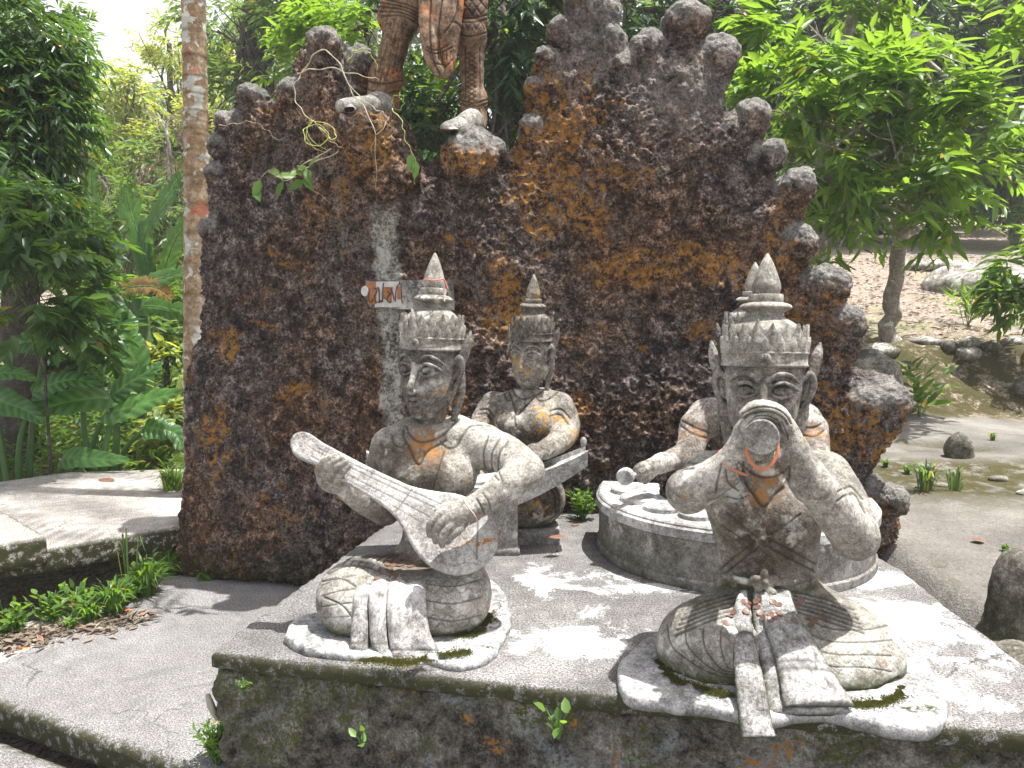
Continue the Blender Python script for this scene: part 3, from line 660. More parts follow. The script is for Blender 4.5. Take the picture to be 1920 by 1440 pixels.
# ------------------------------------------------------------------ statue tools
def frame(yaw=0, pitch=0, roll=0):
    """columns right, forward, up; yaw turns the face to image left, pitch nods it forward"""
    Rz = np.array(Matrix.Rotation(-yaw, 3, 'Z')); Rx = np.array(Matrix.Rotation(pitch, 3, 'X')); Ry = np.array(Matrix.Rotation(roll, 3, 'Y'))
    return Rz @ Ry @ Rx @ np.array(((1, 0, 0), (0, -1, 0), (0, 0, 1.0)))
def head(O, A, s, h=.0024, smile=.04, neck_to=None, neck_r=.46, hair=True, zs=1.0):
    T = lambda x, y, z: O + A @ (np.array((x, y, z * zs)) * s)
    ext = np.array((1.75, 1.75, 2.3 * zs)) * s
    F_ = Field(O - ext - (0, 0, .3 * s), O + ext - (0, 0, .25 * s), h)
    E = lambda c, r, k=.1, op='u', M=None: F_.ell(T(*c), np.array((r[0], r[1], r[2] * zs)) * s, A if M is None else A @ M, k * s, op)
    TB = lambda pts, k=.05, op='u', n=None: F_.tube([(*T(*p[:3]), p[3] * s) for p in pts], k * s, n, op)
    E((0, -.08, .35), (1.03, 1.05, 1.05)); E((0, .02, -.35), (.94, .97, 1.05), .3); E((0, .24, -.88), (.60, .70, .74), .5)
    E((0, .70, -1.33), (.25, .2, .2), .3)
    for q in (-1, 1):
        E((q * .44, .72, -.45), (.25, .22, .26), .25)                 # cheek
        E((q * .47, 1.01, .05), (.40, .17, .20), .14, 's')             # eye socket
        E((q * .47, .86, .0), (.27, .15, .15), .02)                    # eyeball
        up = [(q * .13, .95, -.04, .035), (q * .26, 1.01, .15, .055), (q * .48, 1.0, .215, .06), (q * .70, .89, .15, .055), (q * .88, .70, .03, .04)]
        lo = [(q * .13, .95, -.04, .035), (q * .30, 1.0, -.145, .042), (q * .48, .99, -.175, .045), (q * .68, .89, -.12, .042), (q * .84, .72, .0, .035)]
        TB(up, .03, n=14); TB(lo, .03, n=14)
        TB([(q * .10, 1.0, .22, .05), (q * .24, 1.02, .38, .06), (q * .46, .97, .46, .055), (q * .70, .82, .40, .05), (q * .90, .58, .22, .035)], .09, n=14)
        E((q * .14, 1.0, -.69), (.09, .11, .08), .06)               # nostril wing
        TB([(q * .27, .96, -.62, .03), (q * .36, .86, -.86, .03)], .06)
        # ear
        TB([(q * .98, .06, .30, .07), (q * 1.20, .0, .44, .09), (q * 1.31, -.06, .16, .09), (q * 1.20, -.06, -.22, .08), (q * 1.02, -.08, -.55, .09), (q * .93, .0, -.82, .11), (q * .86, .02, -1.05, .06)], .05, n=22)
        E((q * 1.06, -.15, .05), (.14, .10, .38), .06); TB([(q * 1.0, .0, .12, .05), (q * 1.10, -.06, -.05, .05), (q * 1.02, -.0, -.25, .05)], .03, n=8)
        E((q * 1.03, -.05, .12), (.10, .09, .15), .04, 's')
        # upright ear ornament behind the ear
        TB([(q * 1.12, -.22, .10, .13), (q * 1.27, -.24, .55, .16), (q * 1.38, -.26, .95, .14), (q * 1.45, -.28, 1.30, .04)], .05, n=12)
        TB([(q * 1.12, -.02, .34, .05), (q * 1.28, -.08, .75, .045), (q * 1.40, -.14, 1.1, .03)], .04, n=8)
        if hair: TB([(q * 1.04, -.42, -.1, .17), (q * 1.02, -.45, -.7, .20), (q * .92, -.45, -1.2, .17), (q * .80, -.42, -1.75, .08)], .1, n=10)
    # nose and mouth
    TB([(0, .97, .30, .085), (0, 1.07, -.1, .10), (0, 1.26, -.50, .095), (0, 1.28, -.60, .10)], .14, n=10)
    E((0, 1.16, -.68), (.16, .15, .10), .08)
    TB([(-.33, .90, -.93 + smile, .03), (-.17, 1.03, -.90, .075), (0, 1.09, -.925, .07), (.17, 1.03, -.90, .075), (.33, .90, -.93 + smile, .03)], .04, n=14)
    TB([(-.27, .90, -1.0 + smile, .03), (-.12, 1.03, -1.09, .085), (0, 1.055, -1.10, .095), (.12, 1.03, -1.09, .085), (.27, .90, -1.0 + smile, .03)], .04, n=14)
    TB([(-.36, .97, -.965 + smile, .03), (-.15, 1.09, -.985, .034), (0, 1.14, -1.0, .034), (.15, 1.09, -.985, .034), (.36, .97, -.965 + smile, .03)], .02, 's', 12)
    nb = T(0, -.28, -1.0)
    if neck_to is not None: F_.cap(nb, neck_to, neck_r * s, neck_r * 1.08 * s, .15 * s)
    V, Fq = F_.nets(); return V, Fq
def join(parts):
    Vs, Fs, n = [], [], 0
    for V, Fq in parts: Vs.append(V); Fs.append(Fq + n); n += len(V)
    return np.concatenate(Vs), np.concatenate(Fs)
def lathe(g, T, prof, n=40, a=0.0, wob=0.0):
    th = np.linspace(0, 2 * np.pi, n, endpoint=False); V = []
    for i, (r, z) in enumerate(prof):
        for t in th:
            rr = r * (1 + wob * math.sin(3 * t + i))
            V.append(T(rr * math.cos(t), rr * math.sin(t), z))
    m = len(prof); i = np.arange(m - 1)[:, None] * n; j = np.arange(n)[None]; k = (j + 1) % n
    g.add(V, np.stack((i + j, i + k, i + n + k, i + n + j), -1).reshape(-1, 4), a)
def smooth_prof(p, n=40):
    q = spline([(a, b, 0) for a, b in p], n); return [(max(x[0], 0.001), x[1]) for x in q]
def headdress(O, A, s, parent, org, mt, mtband, lean=0.0, front=True, zs=1.0):
    def T(x, y, z): return O + A @ (np.array((x, y - .06, z * zs)) * s)
    g = Geo()
    lathe(g, T, [(.9, .62), (1.13, .63), (1.165, .66), (1.165, .70), (1.14, .715), (1.145, .98), (1.175, .995), (1.175, 1.03), (1.13, 1.05), (1.0, 1.06)], 56, .12)
    # boss with a star cut in it
    c = np.array((0, 1.15, .84))
    for i in range(14):
        pass
    bs = []; 
    for rr, yy in ((.19, 0), (.19, .06), (.14, .1), (.001, .11)):
        for q in range(14): bs.append(T(rr * math.cos(q / 14 * 6.283), 1.11 + yy, .83 + rr * math.sin(q / 14 * 6.283)))
    i = np.arange(3)[:, None] * 14; j = np.arange(14)[None]; k = (j + 1) % 14
    g.add(bs, np.stack((i + j, i + k, i + 14 + k, i + 14 + j), -1).reshape(-1, 4), .25)
    for q in range(4):
        a0 = q * math.pi / 4; dx, dz = .12 * math.cos(a0), .12 * math.sin(a0)
        tube(g, [T(-dx, 1.215, .83 - dz), T(0, 1.228, .83), T(dx, 1.215, .83 + dz)], .014 * s, 5, 1.0)
    g.build('band', mtband, parent, org)
    g = Geo()
    lathe(g, T, smooth_prof([(1.0, 1.04), (1.0, 1.25), (.99, 1.52), (.93, 1.68), (.78, 1.83), (.58, 1.95), (.48, 2.03)], 18), 44)
    rs = random.Random(3)
    for row, (n, r0, z0, hgt, wd, tilt) in enumerate(((18, 1.11, 1.04, .42, .185, .03), (18, 1.06, 1.06, .72, .20, .03))):
        for i in range(n):
            t = (i + .5 * (row % 2)) / n * 2 * math.pi + math.pi / 2; u = np.array((math.cos(t), math.sin(t))); v = np.array((-u[1], u[0]))
            H = hgt * (1 + .08 * (rs.random() - .5)); 
            if front and row == 1 and i in (0, n - 1): H *= 1.0
            if i == 0 and row == 1: H *= 1.2
            def pt(a, out, z): q = u * (r0 + out) + v * a; return T(q[0], q[1], z)
            ws = [(wd, 0, .0), (wd * 1.0, .35, .02), (wd * .62, .7, .02 + tilt * .5), (0.001, 1.0, tilt)]
            Vp = []
            for (ww, f, o) in ws:
                Vp += [pt(-ww, o - .03, z0 + f * H), pt(-ww * .3, o + .06, z0 + f * H), pt(ww * .3, o + .06, z0 + f * H), pt(ww, o - .03, z0 + f * H)]
            Fp = [[a + r * 4, a + 1 + r * 4, a + 5 + r * 4, a + 4 + r * 4] for r in range(3) for a in range(3)]
            g.add(Vp, Fp, 0.0)
            tube(g, [pt(-wd * .45, .05, z0 + .08 * H), pt(0, .075, z0 + .72 * H)], .012 * s, 4, .9, False)
            tube(g, [pt(wd * .45, .05, z0 + .08 * H), pt(0, .075, z0 + .72 * H)], .012 * s, 4, .9, False)
    g.build('leaf_crown', mt, parent, org)
    g = Geo()
    lathe(g, T, smooth_prof([(.50, 2.02), (.47, 2.10), (.60, 2.19), (.70, 2.24), (.69, 2.30), (.60, 2.36), (.46, 2.40)], 26), 40, .06)
    lathe(g, T, [(.40, 2.36), (.45, 2.39), (.46, 2.41), (.46, 2.60), (.44, 2.62), (.30, 2.63)], 36, .02)
    lathe(g, T, smooth_prof([(.25, 2.60), (.345, 2.63), (.385, 2.78), (.37, 2.93), (.29, 3.18), (.18, 3.46), (.08, 3.66), (.03, 3.74), (.001, 3.755)], 40), 32)
    g.build('spire', mt, parent, org)
    return T
def TP(rows): return [(*P(a, b, Y), r * Y / F) for a, b, Y, r in rows]
def SP(rows):
    o = []
    for py, xl, xr, Y, ry in rows:
        a, b = P(xl, py, Y), P(xr, py, Y); o.append((a[2], (a[0] + b[0]) / 2, Y, abs(b[0] - a[0]) / 2, ry))
    return o
def finish_body(parts, name, mt, parent, org, lines, sub=True, moss=None, grain=.0012, lo=None, hi=None, spots=(), ochre=()):
    V, Fq = join(parts)
    if sub: V, Fq = subdiv(V, Fq)
    V = relax(V, Fq, 2); N = normals(V, Fq); dirt = np.zeros(len(V))
    V = engrave(V, N, dirt, lines, lo, hi)
    x, y, z = V.T
    V = V + N * (grain * fbm(x, y, z, 28, 3) + .0007 * vnoise(x, y, z, 110))[:, None]
    at = {'dirt': dirt}
    if moss: at['moss'] = moss(V, N)
    pq = proj(V)
    for nm, ss in (('weather_shade', spots), ('ochre', ochre)):  # first mask holds weathering and painted shade together, second the orange patches
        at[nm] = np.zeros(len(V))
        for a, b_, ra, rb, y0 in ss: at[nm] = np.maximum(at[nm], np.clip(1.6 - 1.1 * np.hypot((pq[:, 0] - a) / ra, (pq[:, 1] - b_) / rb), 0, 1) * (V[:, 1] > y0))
    return mesh_np(name, V, Fq, mt, parent, org, True, at)
def ribbon(name, rows, mt, parent, org, th=.016, nu=22, nv=46, folds=3, amp=.005, lines=(), hem=0.0, moss=0.0):
    L = spline([P(xl, py, Y) for py, xl, xr, Y in rows], nv); Rr = spline([P(xr, py + hem * 0, Y) for py, xl, xr, Y in rows], nv)
    u = np.linspace(0, 1, nu)[None, :, None]; G = L[:, None] * (1 - u) + Rr[:, None] * u
    du = np.gradient(G, axis=1); dv = np.gradient(G, axis=0); N = np.cross(du, dv); N /= np.linalg.norm(N, axis=2)[:, :, None] + 1e-9
    s = np.sign((N * (np.array((0, 0, CAMZ)) - G)).sum(2))[:, :, None]; N = N * s
    uu = np.linspace(0, 1, nu); vv = np.linspace(0, 1, nv)
    f = np.abs(np.sin(uu * np.pi * folds))[None] * amp + .004 * np.sin(vv * 17)[:, None] * np.sin(uu * 5 + 1)[None]
    f = f + .002 * vnoise(G[..., 0], G[..., 1], G[..., 2], 60) - .010 * (np.abs(uu - .5) * 2)[None] ** 6
    top = G + N * f[..., None]; hm = np.linspace(0, 1, nu)
    if hem: top[-1, :, 2] += 0; 
    d = np.zeros((nv, nu))
    for v0, w_, dp in lines:
        gg = np.exp(-((vv - v0) / w_) ** 2)[:, None] * np.ones(nu)[None]; top = top - N * (gg * dp)[..., None]; d = np.maximum(d, gg)
    crk = np.clip(1 - np.abs(vnoise(G[..., 0] * 2.5, G[..., 1] * .6, G[..., 2] * .6, 60)) / .10, 0, 1); d = np.maximum(d, crk * .8); top = top - N * (crk * .0016)[..., None]
    bot = G - N * th
    V = np.concatenate((top.reshape(-1, 3), bot.reshape(-1, 3))); n = nu * nv
    i = (np.arange(nv - 1)[:, None] * nu + np.arange(nu - 1)[None]).ravel()
    Fc = [np.stack((i, i + 1, i + nu + 1, i + nu), 1), np.stack((i, i + nu, i + nu + 1, i + 1), 1) + n]
    e = np.concatenate((np.arange(nu), np.arange(1, nv) * nu + nu - 1, (nv - 1) * nu + np.arange(nu - 2, -1, -1), np.arange(nv - 2, 0, -1) * nu)); e2 = np.roll(e, -1)
    Fc.append(np.stack((e2, e, e + n, e2 + n), 1)); Fq = np.concatenate(Fc)
    if (normals(V, Fq)[:n] * N.reshape(-1, 3)).sum() < 0: Fq = Fq[:, ::-1]
    ea = np.exp(-((1 - np.abs(uu - .5) * 2) / .10) ** 2)[None] * np.ones((nv, 1)) * moss
    return mesh_np(name, V, Fq, mt, parent, org, True, {'dirt': np.concatenate((d.ravel(), .8 * np.ones(n))), 'moss': np.concatenate((ea.ravel(), moss * np.ones(n)))})
def plinth(name, px, z, th, mt, parent, org, rd=.013, h=.008, seed=0.0, rough=.018):
    pts = np.array([Q(a, b, z)[:2] for a, b in px]); pts = spline(np.c_[np.vstack((pts, pts[:1])), np.zeros(len(pts) + 1)], 5 * len(pts))[:-1, :2]
    lo, hi = pts.min(0) - .04, pts.max(0) + .04; F_ = Field((*lo, z - th - .03), (*hi, z + .03), h)
    X, Y = F_.ax[0][:, None], F_.ax[1][None]; X2, Y2 = np.broadcast_arrays(X, Y)
    d2 = (poly_sdf(X, Y, pts) + rough * fbm(X2, Y2, 0 * X2 + seed, 9, 3))[:, :, None]
    top = z + .006 * fbm(X2, Y2, 0 * X2 + seed, 7, 3)[:, :, None]
    Z = F_.ax[2][None, None]; dz = np.maximum(Z - top, (z - th) - Z)
    a = d2 + rd; c = dz + rd
    F_.D = (np.sqrt(np.maximum(a, 0) ** 2 + np.maximum(c, 0) ** 2) + np.minimum(np.maximum(a, c), 0) - rd).astype(np.float32)
    V, Fq = F_.nets(); V, Fq = subdiv(V, Fq); V = relax(V, Fq, 1); N = normals(V, Fq); V = V + N * (.0035 * fbm(*V.T, 24, 4, .65) - .004 * np.clip(fbm(*(V + 5).T, 11, 3) * 3 - .6, 0, 1))[:, None]; e = np.clip(1 - (V[:, 2] - (z - th)) / (th * .6), 0, 1)
    return mesh_np(name, V, Fq, mt, parent, org, True, {'dirt': e * .7, 'moss': e * .4})
def flower(F_, c, r, A, n=5, tilt=0):
    c = np.asarray(c, float)
    for i in range(n):
        t = i / n * 2 * math.pi + math.pi / 2; d = A @ np.array((math.cos(t), .1, math.sin(t))); M_ = np.stack((d, A @ np.array((0, 1, 0)), np.cross(d, A @ np.array((0, 1, 0)))), 1)
        F_.ell(c + d * r * .62, (r * .48, r * .22, r * .33), M_, .004)
    F_.ell(c + A @ np.array((0, r * .2, 0)), (r * .26,) * 3, None, .003)

M['head_mid'] = stone('weathered half-shaded grey brown face concrete', (.065, .06, .052), (.18, .165, .145), (.36, .34, .31), orange=.1, white=.3, off=3.1)  # half-lit face tone: weathering with part of the face shade painted in
# ------------------------------------------------------------------ 1 the flute player
fl_org = Q(1440, 1270, .4)
fl = thing('musician_statue', 'grey statue seated nearest the camera blowing a thick flute, wearing a tall pointed crown', 'statue', fl_org, 'seated musician statues')
plinth('plinth', [(1160, 1275), (1162, 1240), (1205, 1200), (1275, 1160), (1400, 1150), (1560, 1140), (1660, 1165), (1735, 1225), (1772, 1290), (1772, 1335), (1735, 1358), (1650, 1350), (1560, 1330), (1440, 1338), (1340, 1322), (1235, 1312), (1180, 1300)], .43, .04, M['base'], fl, fl_org)
def flute_player():
    lo, hi = P(1215, 1330, 1.75), P(1710, 1330, 2.0)
    F_ = Field((P(1215, 1200, 1.9)[0] - .02, 1.66, .40), (P(1705, 1200, 1.95)[0] + .03, 2.36, P(1440, 800, 2.1)[2] + .02), .0042)
    F_.stack(SP([(1190, 1330, 1545, 2.16, .15), (1140, 1335, 1538, 2.15, .125), (1100, 1346, 1530, 2.13, .10), (1050, 1348, 1530, 2.12, .098), (1000, 1338, 1535, 2.12, .105), (950, 1322, 1545, 2.12, .112), (910, 1320, 1550, 2.12, .105), (880, 1345, 1530, 2.13, .08), (862, 1375, 1490, 2.13, .06)]))
    for q in (1392, 1478): F_.ell(P(q, 965, 2.05), (.062, .055, .06), None, .04)
    F_.tube(TP([(1330, 888, 2.13, 40), (1375, 872, 2.13, 32)]), .05); F_.tube(TP([(1545, 888, 2.13, 40), (1490, 870, 2.13, 32)]), .05)
    # arms
    F_.tube(TP([(1322, 890, 2.12, 36), (1300, 916, 2.0, 36), (1292, 922, 1.92, 37)]), .04, 6)
    F_.tube(TP([(1290, 920, 1.91, 38), (1335, 898, 1.87, 33), (1375, 866, 1.84, 28), (1388, 850, 1.83, 26), (1400, 822, 1.83, 27)]), .03, 10)
    F_.tube(TP([(1552, 892, 2.12, 37), (1582, 940, 2.03, 39), (1604, 1005, 1.93, 40)]), .04, 8)
    F_.tube(TP([(1602, 1008, 1.92, 40), (1562, 955, 1.86, 37), (1520, 900, 1.83, 32), (1495, 862, 1.82, 28), (1478, 832, 1.82, 29)]), .03, 12)
    # cuffs
    F_.tube(TP([(1350, 888, 1.86, 35), (1364, 878, 1.855, 34)]), .002); F_.tube(TP([(1522, 908, 1.83, 39), (1513, 894, 1.83, 38)]), .002)
    # legs
    F_.tube(TP([(1400, 1130, 2.18, 46), (1345, 1180, 2.05, 62), (1312, 1212, 1.96, 74)]), .06, 8)
    F_.tube(TP([(1312, 1216, 1.95, 74), (1355, 1240, 1.90, 62), (1425, 1262, 1.90, 45)]), .05, 8)
    F_.tube(TP([(1480, 1130, 2.18, 46), (1560, 1185, 2.05, 66), (1610, 1232, 1.94, 74)]), .06, 8)
    F_.tube(TP([(1612, 1236, 1.93, 74), (1560, 1262, 1.87, 60), (1455, 1275, 1.88, 45)]), .05, 8)
    F_.ell(P(1440, 1190, 2.0), (.17, .13, .07), None, .06)
    A = frame(0)
    flower(F_, P(1428, 1010, 2.005), .03, A); 
    F_.tube(TP([(1350, 1078, 2.06, 5), (1395, 1090, 2.02, 7), (1438, 1092, 2.01, 7), (1480, 1090, 2.02, 7), (1526, 1080, 2.06, 5)]), .01, 10)
    c = P(1434, 1092, 1.995)
    flower(F_, c + (0, .008, 0), .036, A, 5); F_.ell(c + (0.018, .0, -.03), (.016, .012, .014), None, .006)
    V, Fq = F_.nets()
    # hands, finer
    lo = P(1350, 900, 1.84); hi = P(1530, 745, 1.8)
    G_ = Field((lo[0] - .01, 1.70, lo[2] - .0), (hi[0] + .02, 1.98, hi[2] + .01), .0027)
    G_.tube(TP([(1391, 845, 1.83, 27), (1398, 826, 1.83, 27), (1404, 805, 1.84, 25), (1412, 790, 1.85, 20)]), .012, 8)
    G_.tube(TP([(1484, 845, 1.82, 29), (1472, 818, 1.82, 28), (1462, 800, 1.83, 26), (1455, 788, 1.84, 20)]), .012, 8)
    for i in range(4):                                   # image-left hand: fingers closing over the tube
        Y = 1.79 + .024 * i; o = i * 1.5
        G_.tube(TP([(1399, 802 - o, Y, 11.5), (1409, 785 - o, Y, 11), (1430, 776 - o, Y, 10.5), (1450, 781 - o, Y + .004, 9.5), (1458, 788, Y + .006, 8)]), .004, 10)
    for i in range(4):                                   # image-right hand lies over it
        Y = 1.785 + .026 * i; o = i * 1.0
        G_.tube(TP([(1478, 805 - o, Y, 12), (1468, 781 - o, Y, 11.5), (1446, 766 - o, Y, 11), (1415, 764 - o, Y + .002, 10.5), (1393, 776 - o + i, Y + .006, 8.5)]), .004, 12)
    G_.tube(TP([(1408, 835, 1.80, 11), (1412, 850, 1.775, 10), (1424, 856, 1.765, 8.5)]), .005, 6)
    G_.tube(TP([(1466, 840, 1.80, 11), (1452, 855, 1.775, 10), (1440, 858, 1.765, 8.5)]), .005, 6)
    V2, F2 = G_.nets()
    O = P(1431, 730, 2.06); s = 68 * 2.06 / F
    V3, F3 = head(O, frame(R(18), R(-3)), s, neck_to=P(1432, 880, 2.13))
    L = [([(1395, 868), (1396, 900), (1412, 925), (1433, 950), (1455, 925), (1474, 903), (1478, 880)], 3.2, .006), ([(1385, 868), (1420, 892), (1455, 892), (1480, 875)], 2.4, .004),
         ([(1364, 962), (1400, 992), (1420, 1008)], 2, .003), ([(1352, 985), (1390, 1010), (1412, 1022)], 2, .003), ([(1440, 1010), (1490, 1035), (1530, 1058)], 2, .003), ([(1436, 1022), (1480, 1048), (1528, 1072)], 2, .003),
         ([(1500, 965), (1465, 990), (1440, 1004)], 2, .003), ([(1414, 1018), (1380, 1042), (1350, 1068)], 2, .003), ([(1420, 1028), (1392, 1050), (1362, 1074)], 2, .003),
         ([(1352, 870), (1350, 880), (1345, 905), (1342, 925)], 2, .003), ([(1262, 880), (1285, 868), (1305, 868)], 2.2, .003), ([(1255, 892), (1275, 880), (1300, 878)], 2.2, .003),
         ([(1570, 940), (1600, 925), (1622, 960)], 2.4, .004), ([(1572, 922), (1595, 912), (1618, 935)], 2.2, .004), ([(1360, 880), (1366, 905), (1385, 920)], 2, .002),
         ([(1380, 870), (1392, 905)], 2, .002), ([(1360, 930), (1385, 935), (1405, 928)], 1.6, .0015)]
    for i in range(6):                                  # pleats of the waist cloth
        L.append(([(1376 + 3 * i, 1112 + 7 * i), (1330, 1124 + 8 * i), (1285 - 4 * i, 1142 + 10 * i)], 2.2, .004))
        L.append(([(1492 - 2 * i, 1112 + 6 * i), (1545, 1122 + 8 * i), (1600 + 4 * i, 1142 + 9 * i)], 2.2, .004))
    for i in range(4):                                  # carved bands round the knees
        L.append(([(1250 + 34 * i, 1170 + 4 * i), (1262 + 30 * i, 1215), (1330 + 12 * i, 1262 - 3 * i), (1395, 1275 - 8 * i)], 1.6, .0024))
    for i in range(4):
        L.append(([(1510, 1160 + 26 * i), (1560, 1178 + 24 * i), (1625, 1180 + 24 * i), (1672, 1170 + 30 * i)], 1.6, .0024))
    for i in range(5):
        L.append(([(1248 + 26 * i, 1232 + 7 * i), (1272 + 26 * i, 1258 + 5 * i)], 1.3, .0015, .4)); L.append(([(1275 + 26 * i, 1232 + 6 * i), (1250 + 26 * i, 1262 + 5 * i)], 1.3, .0015, .4))
        L.append(([(1545 + 26 * i, 1240 + 2 * i), (1570 + 24 * i, 1262)], 1.2, .0012, .4)); L.append(([(1570 + 24 * i, 1238 + 2 * i), (1545 + 26 * i, 1264)], 1.2, .0012, .4))
    L += [([(1240, 1262), (1300, 1290), (1380, 1298)], 2.4, .004), ([(1570, 1290), (1630, 1295), (1685, 1270)], 2.4, .004)]
    mo = lambda V, N: np.clip(1 - (V[:, 2] - .43) / .045, 0, 1) + np.clip(1 - np.abs(V[:, 2] - P(1440, 1112, 2.02)[2]) / .02, 0, 1) * (V[:, 1] < 2.1) * .8
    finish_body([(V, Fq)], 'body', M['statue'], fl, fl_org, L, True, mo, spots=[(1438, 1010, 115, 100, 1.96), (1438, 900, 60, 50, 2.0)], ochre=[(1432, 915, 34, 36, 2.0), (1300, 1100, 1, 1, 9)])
    V2, F2 = subdiv(V2, F2); V2 = relax(V2, F2, 1); N2 = normals(V2, F2); d2 = np.zeros(len(V2)); V2 = engrave(V2, N2, d2, [([(1396, 784), (1404, 778), (1424, 773), (1448, 774), (1468, 784), (1476, 796)], 2.0, .0042), ([(1392, 776), (1412, 766), (1434, 763), (1456, 767), (1474, 779), (1484, 795)], 1.7, .0034), ([(1408, 790), (1404, 806), (1398, 822)], 1.7, .003), ([(1414, 784), (1420, 780), (1440, 780), (1456, 788)], 1.5, .003), ([(1466, 792), (1472, 806), (1478, 824)], 1.7, .003), ([(1384, 842), (1394, 852), (1404, 856)], 1.4, .002), ([(1474, 842), (1488, 846), (1498, 842)], 1.4, .002)])
    o = mesh_np('hands', V2, F2, M['statue'], fl, fl_org, True, {'dirt': d2}); 
    V3r = relax(V3, F3, 1); dirt = np.zeros(len(V3)); N3 = normals(V3r, F3)
    e1 = [([(1385, 726), (1398, 722), (1410, 727)], 1.6, .0015), ([(1455, 727), (1467, 722), (1480, 727)], 1.6, .0015), ([(1395, 720), (1395, 732)], 1.5, .001), ([(1470, 720), (1470, 732)], 1.5, .001)]
    V3r = engrave(V3r, N3, dirt, e1)
    mesh_np('head', V3r, F3, M['head_mid'], fl, fl_org, True, {'dirt': dirt})
    headdress(O, frame(R(18), R(-3)), s, fl, fl_org, M['statue'], M['statue'])
    # the flute
    g = Geo(); a = P(1430, 806, 1.96); b = P(1427, 820, 1.725); r = 34 * 1.725 / F
    ax = spline([a, b], 10); tube(g, ax, np.linspace(r * .8, r, 10), 32, 0); tube(g, [b, b + (b - a) * .012], [r, r * .93], 32, 0)
    g.build('flute', M['drum'], fl, fl_org)
    ribbon('sash_strip', [(1108, 1410, 1475, 2.02), (1135, 1412, 1492, 1.97), (1160, 1413, 1505, 1.925), (1250, 1428, 1565, 1.80), (1335, 1441, 1602, 1.69)], M['cloth_grey'], fl, fl_org, folds=2, lines=[(.72, .008, .003), (.90, .008, .004)], moss=.9)
    ribbon('sash_strip', [(1108, 1385, 1404, 2.02), (1135, 1376, 1406, 1.965), (1160, 1371, 1410, 1.92), (1230, 1376, 1425, 1.81), (1300, 1383, 1440, 1.71), (1352, 1388, 1450, 1.655), (1381, 1392, 1458, 1.635)], M['cloth_grey'], fl, fl_org, folds=1, lines=[(.35, .006, .003), (.40, .006, .003), (.88, .006, .003)], moss=.9)
    ribbon('sash_strip', [(1106, 1420, 1484, 2.008), (1135, 1428, 1492, 1.955), (1158, 1432, 1500, 1.905), (1230, 1455, 1548, 1.80), (1318, 1472, 1604, 1.685)], M['cloth_grey'], fl, fl_org, folds=1, amp=.004, lines=[(.40, .005, .003), (.45, .005, .003), (.78, .005, .003), (.82, .005, .003), (.95, .004, .002)], moss=.6)
flute_player()

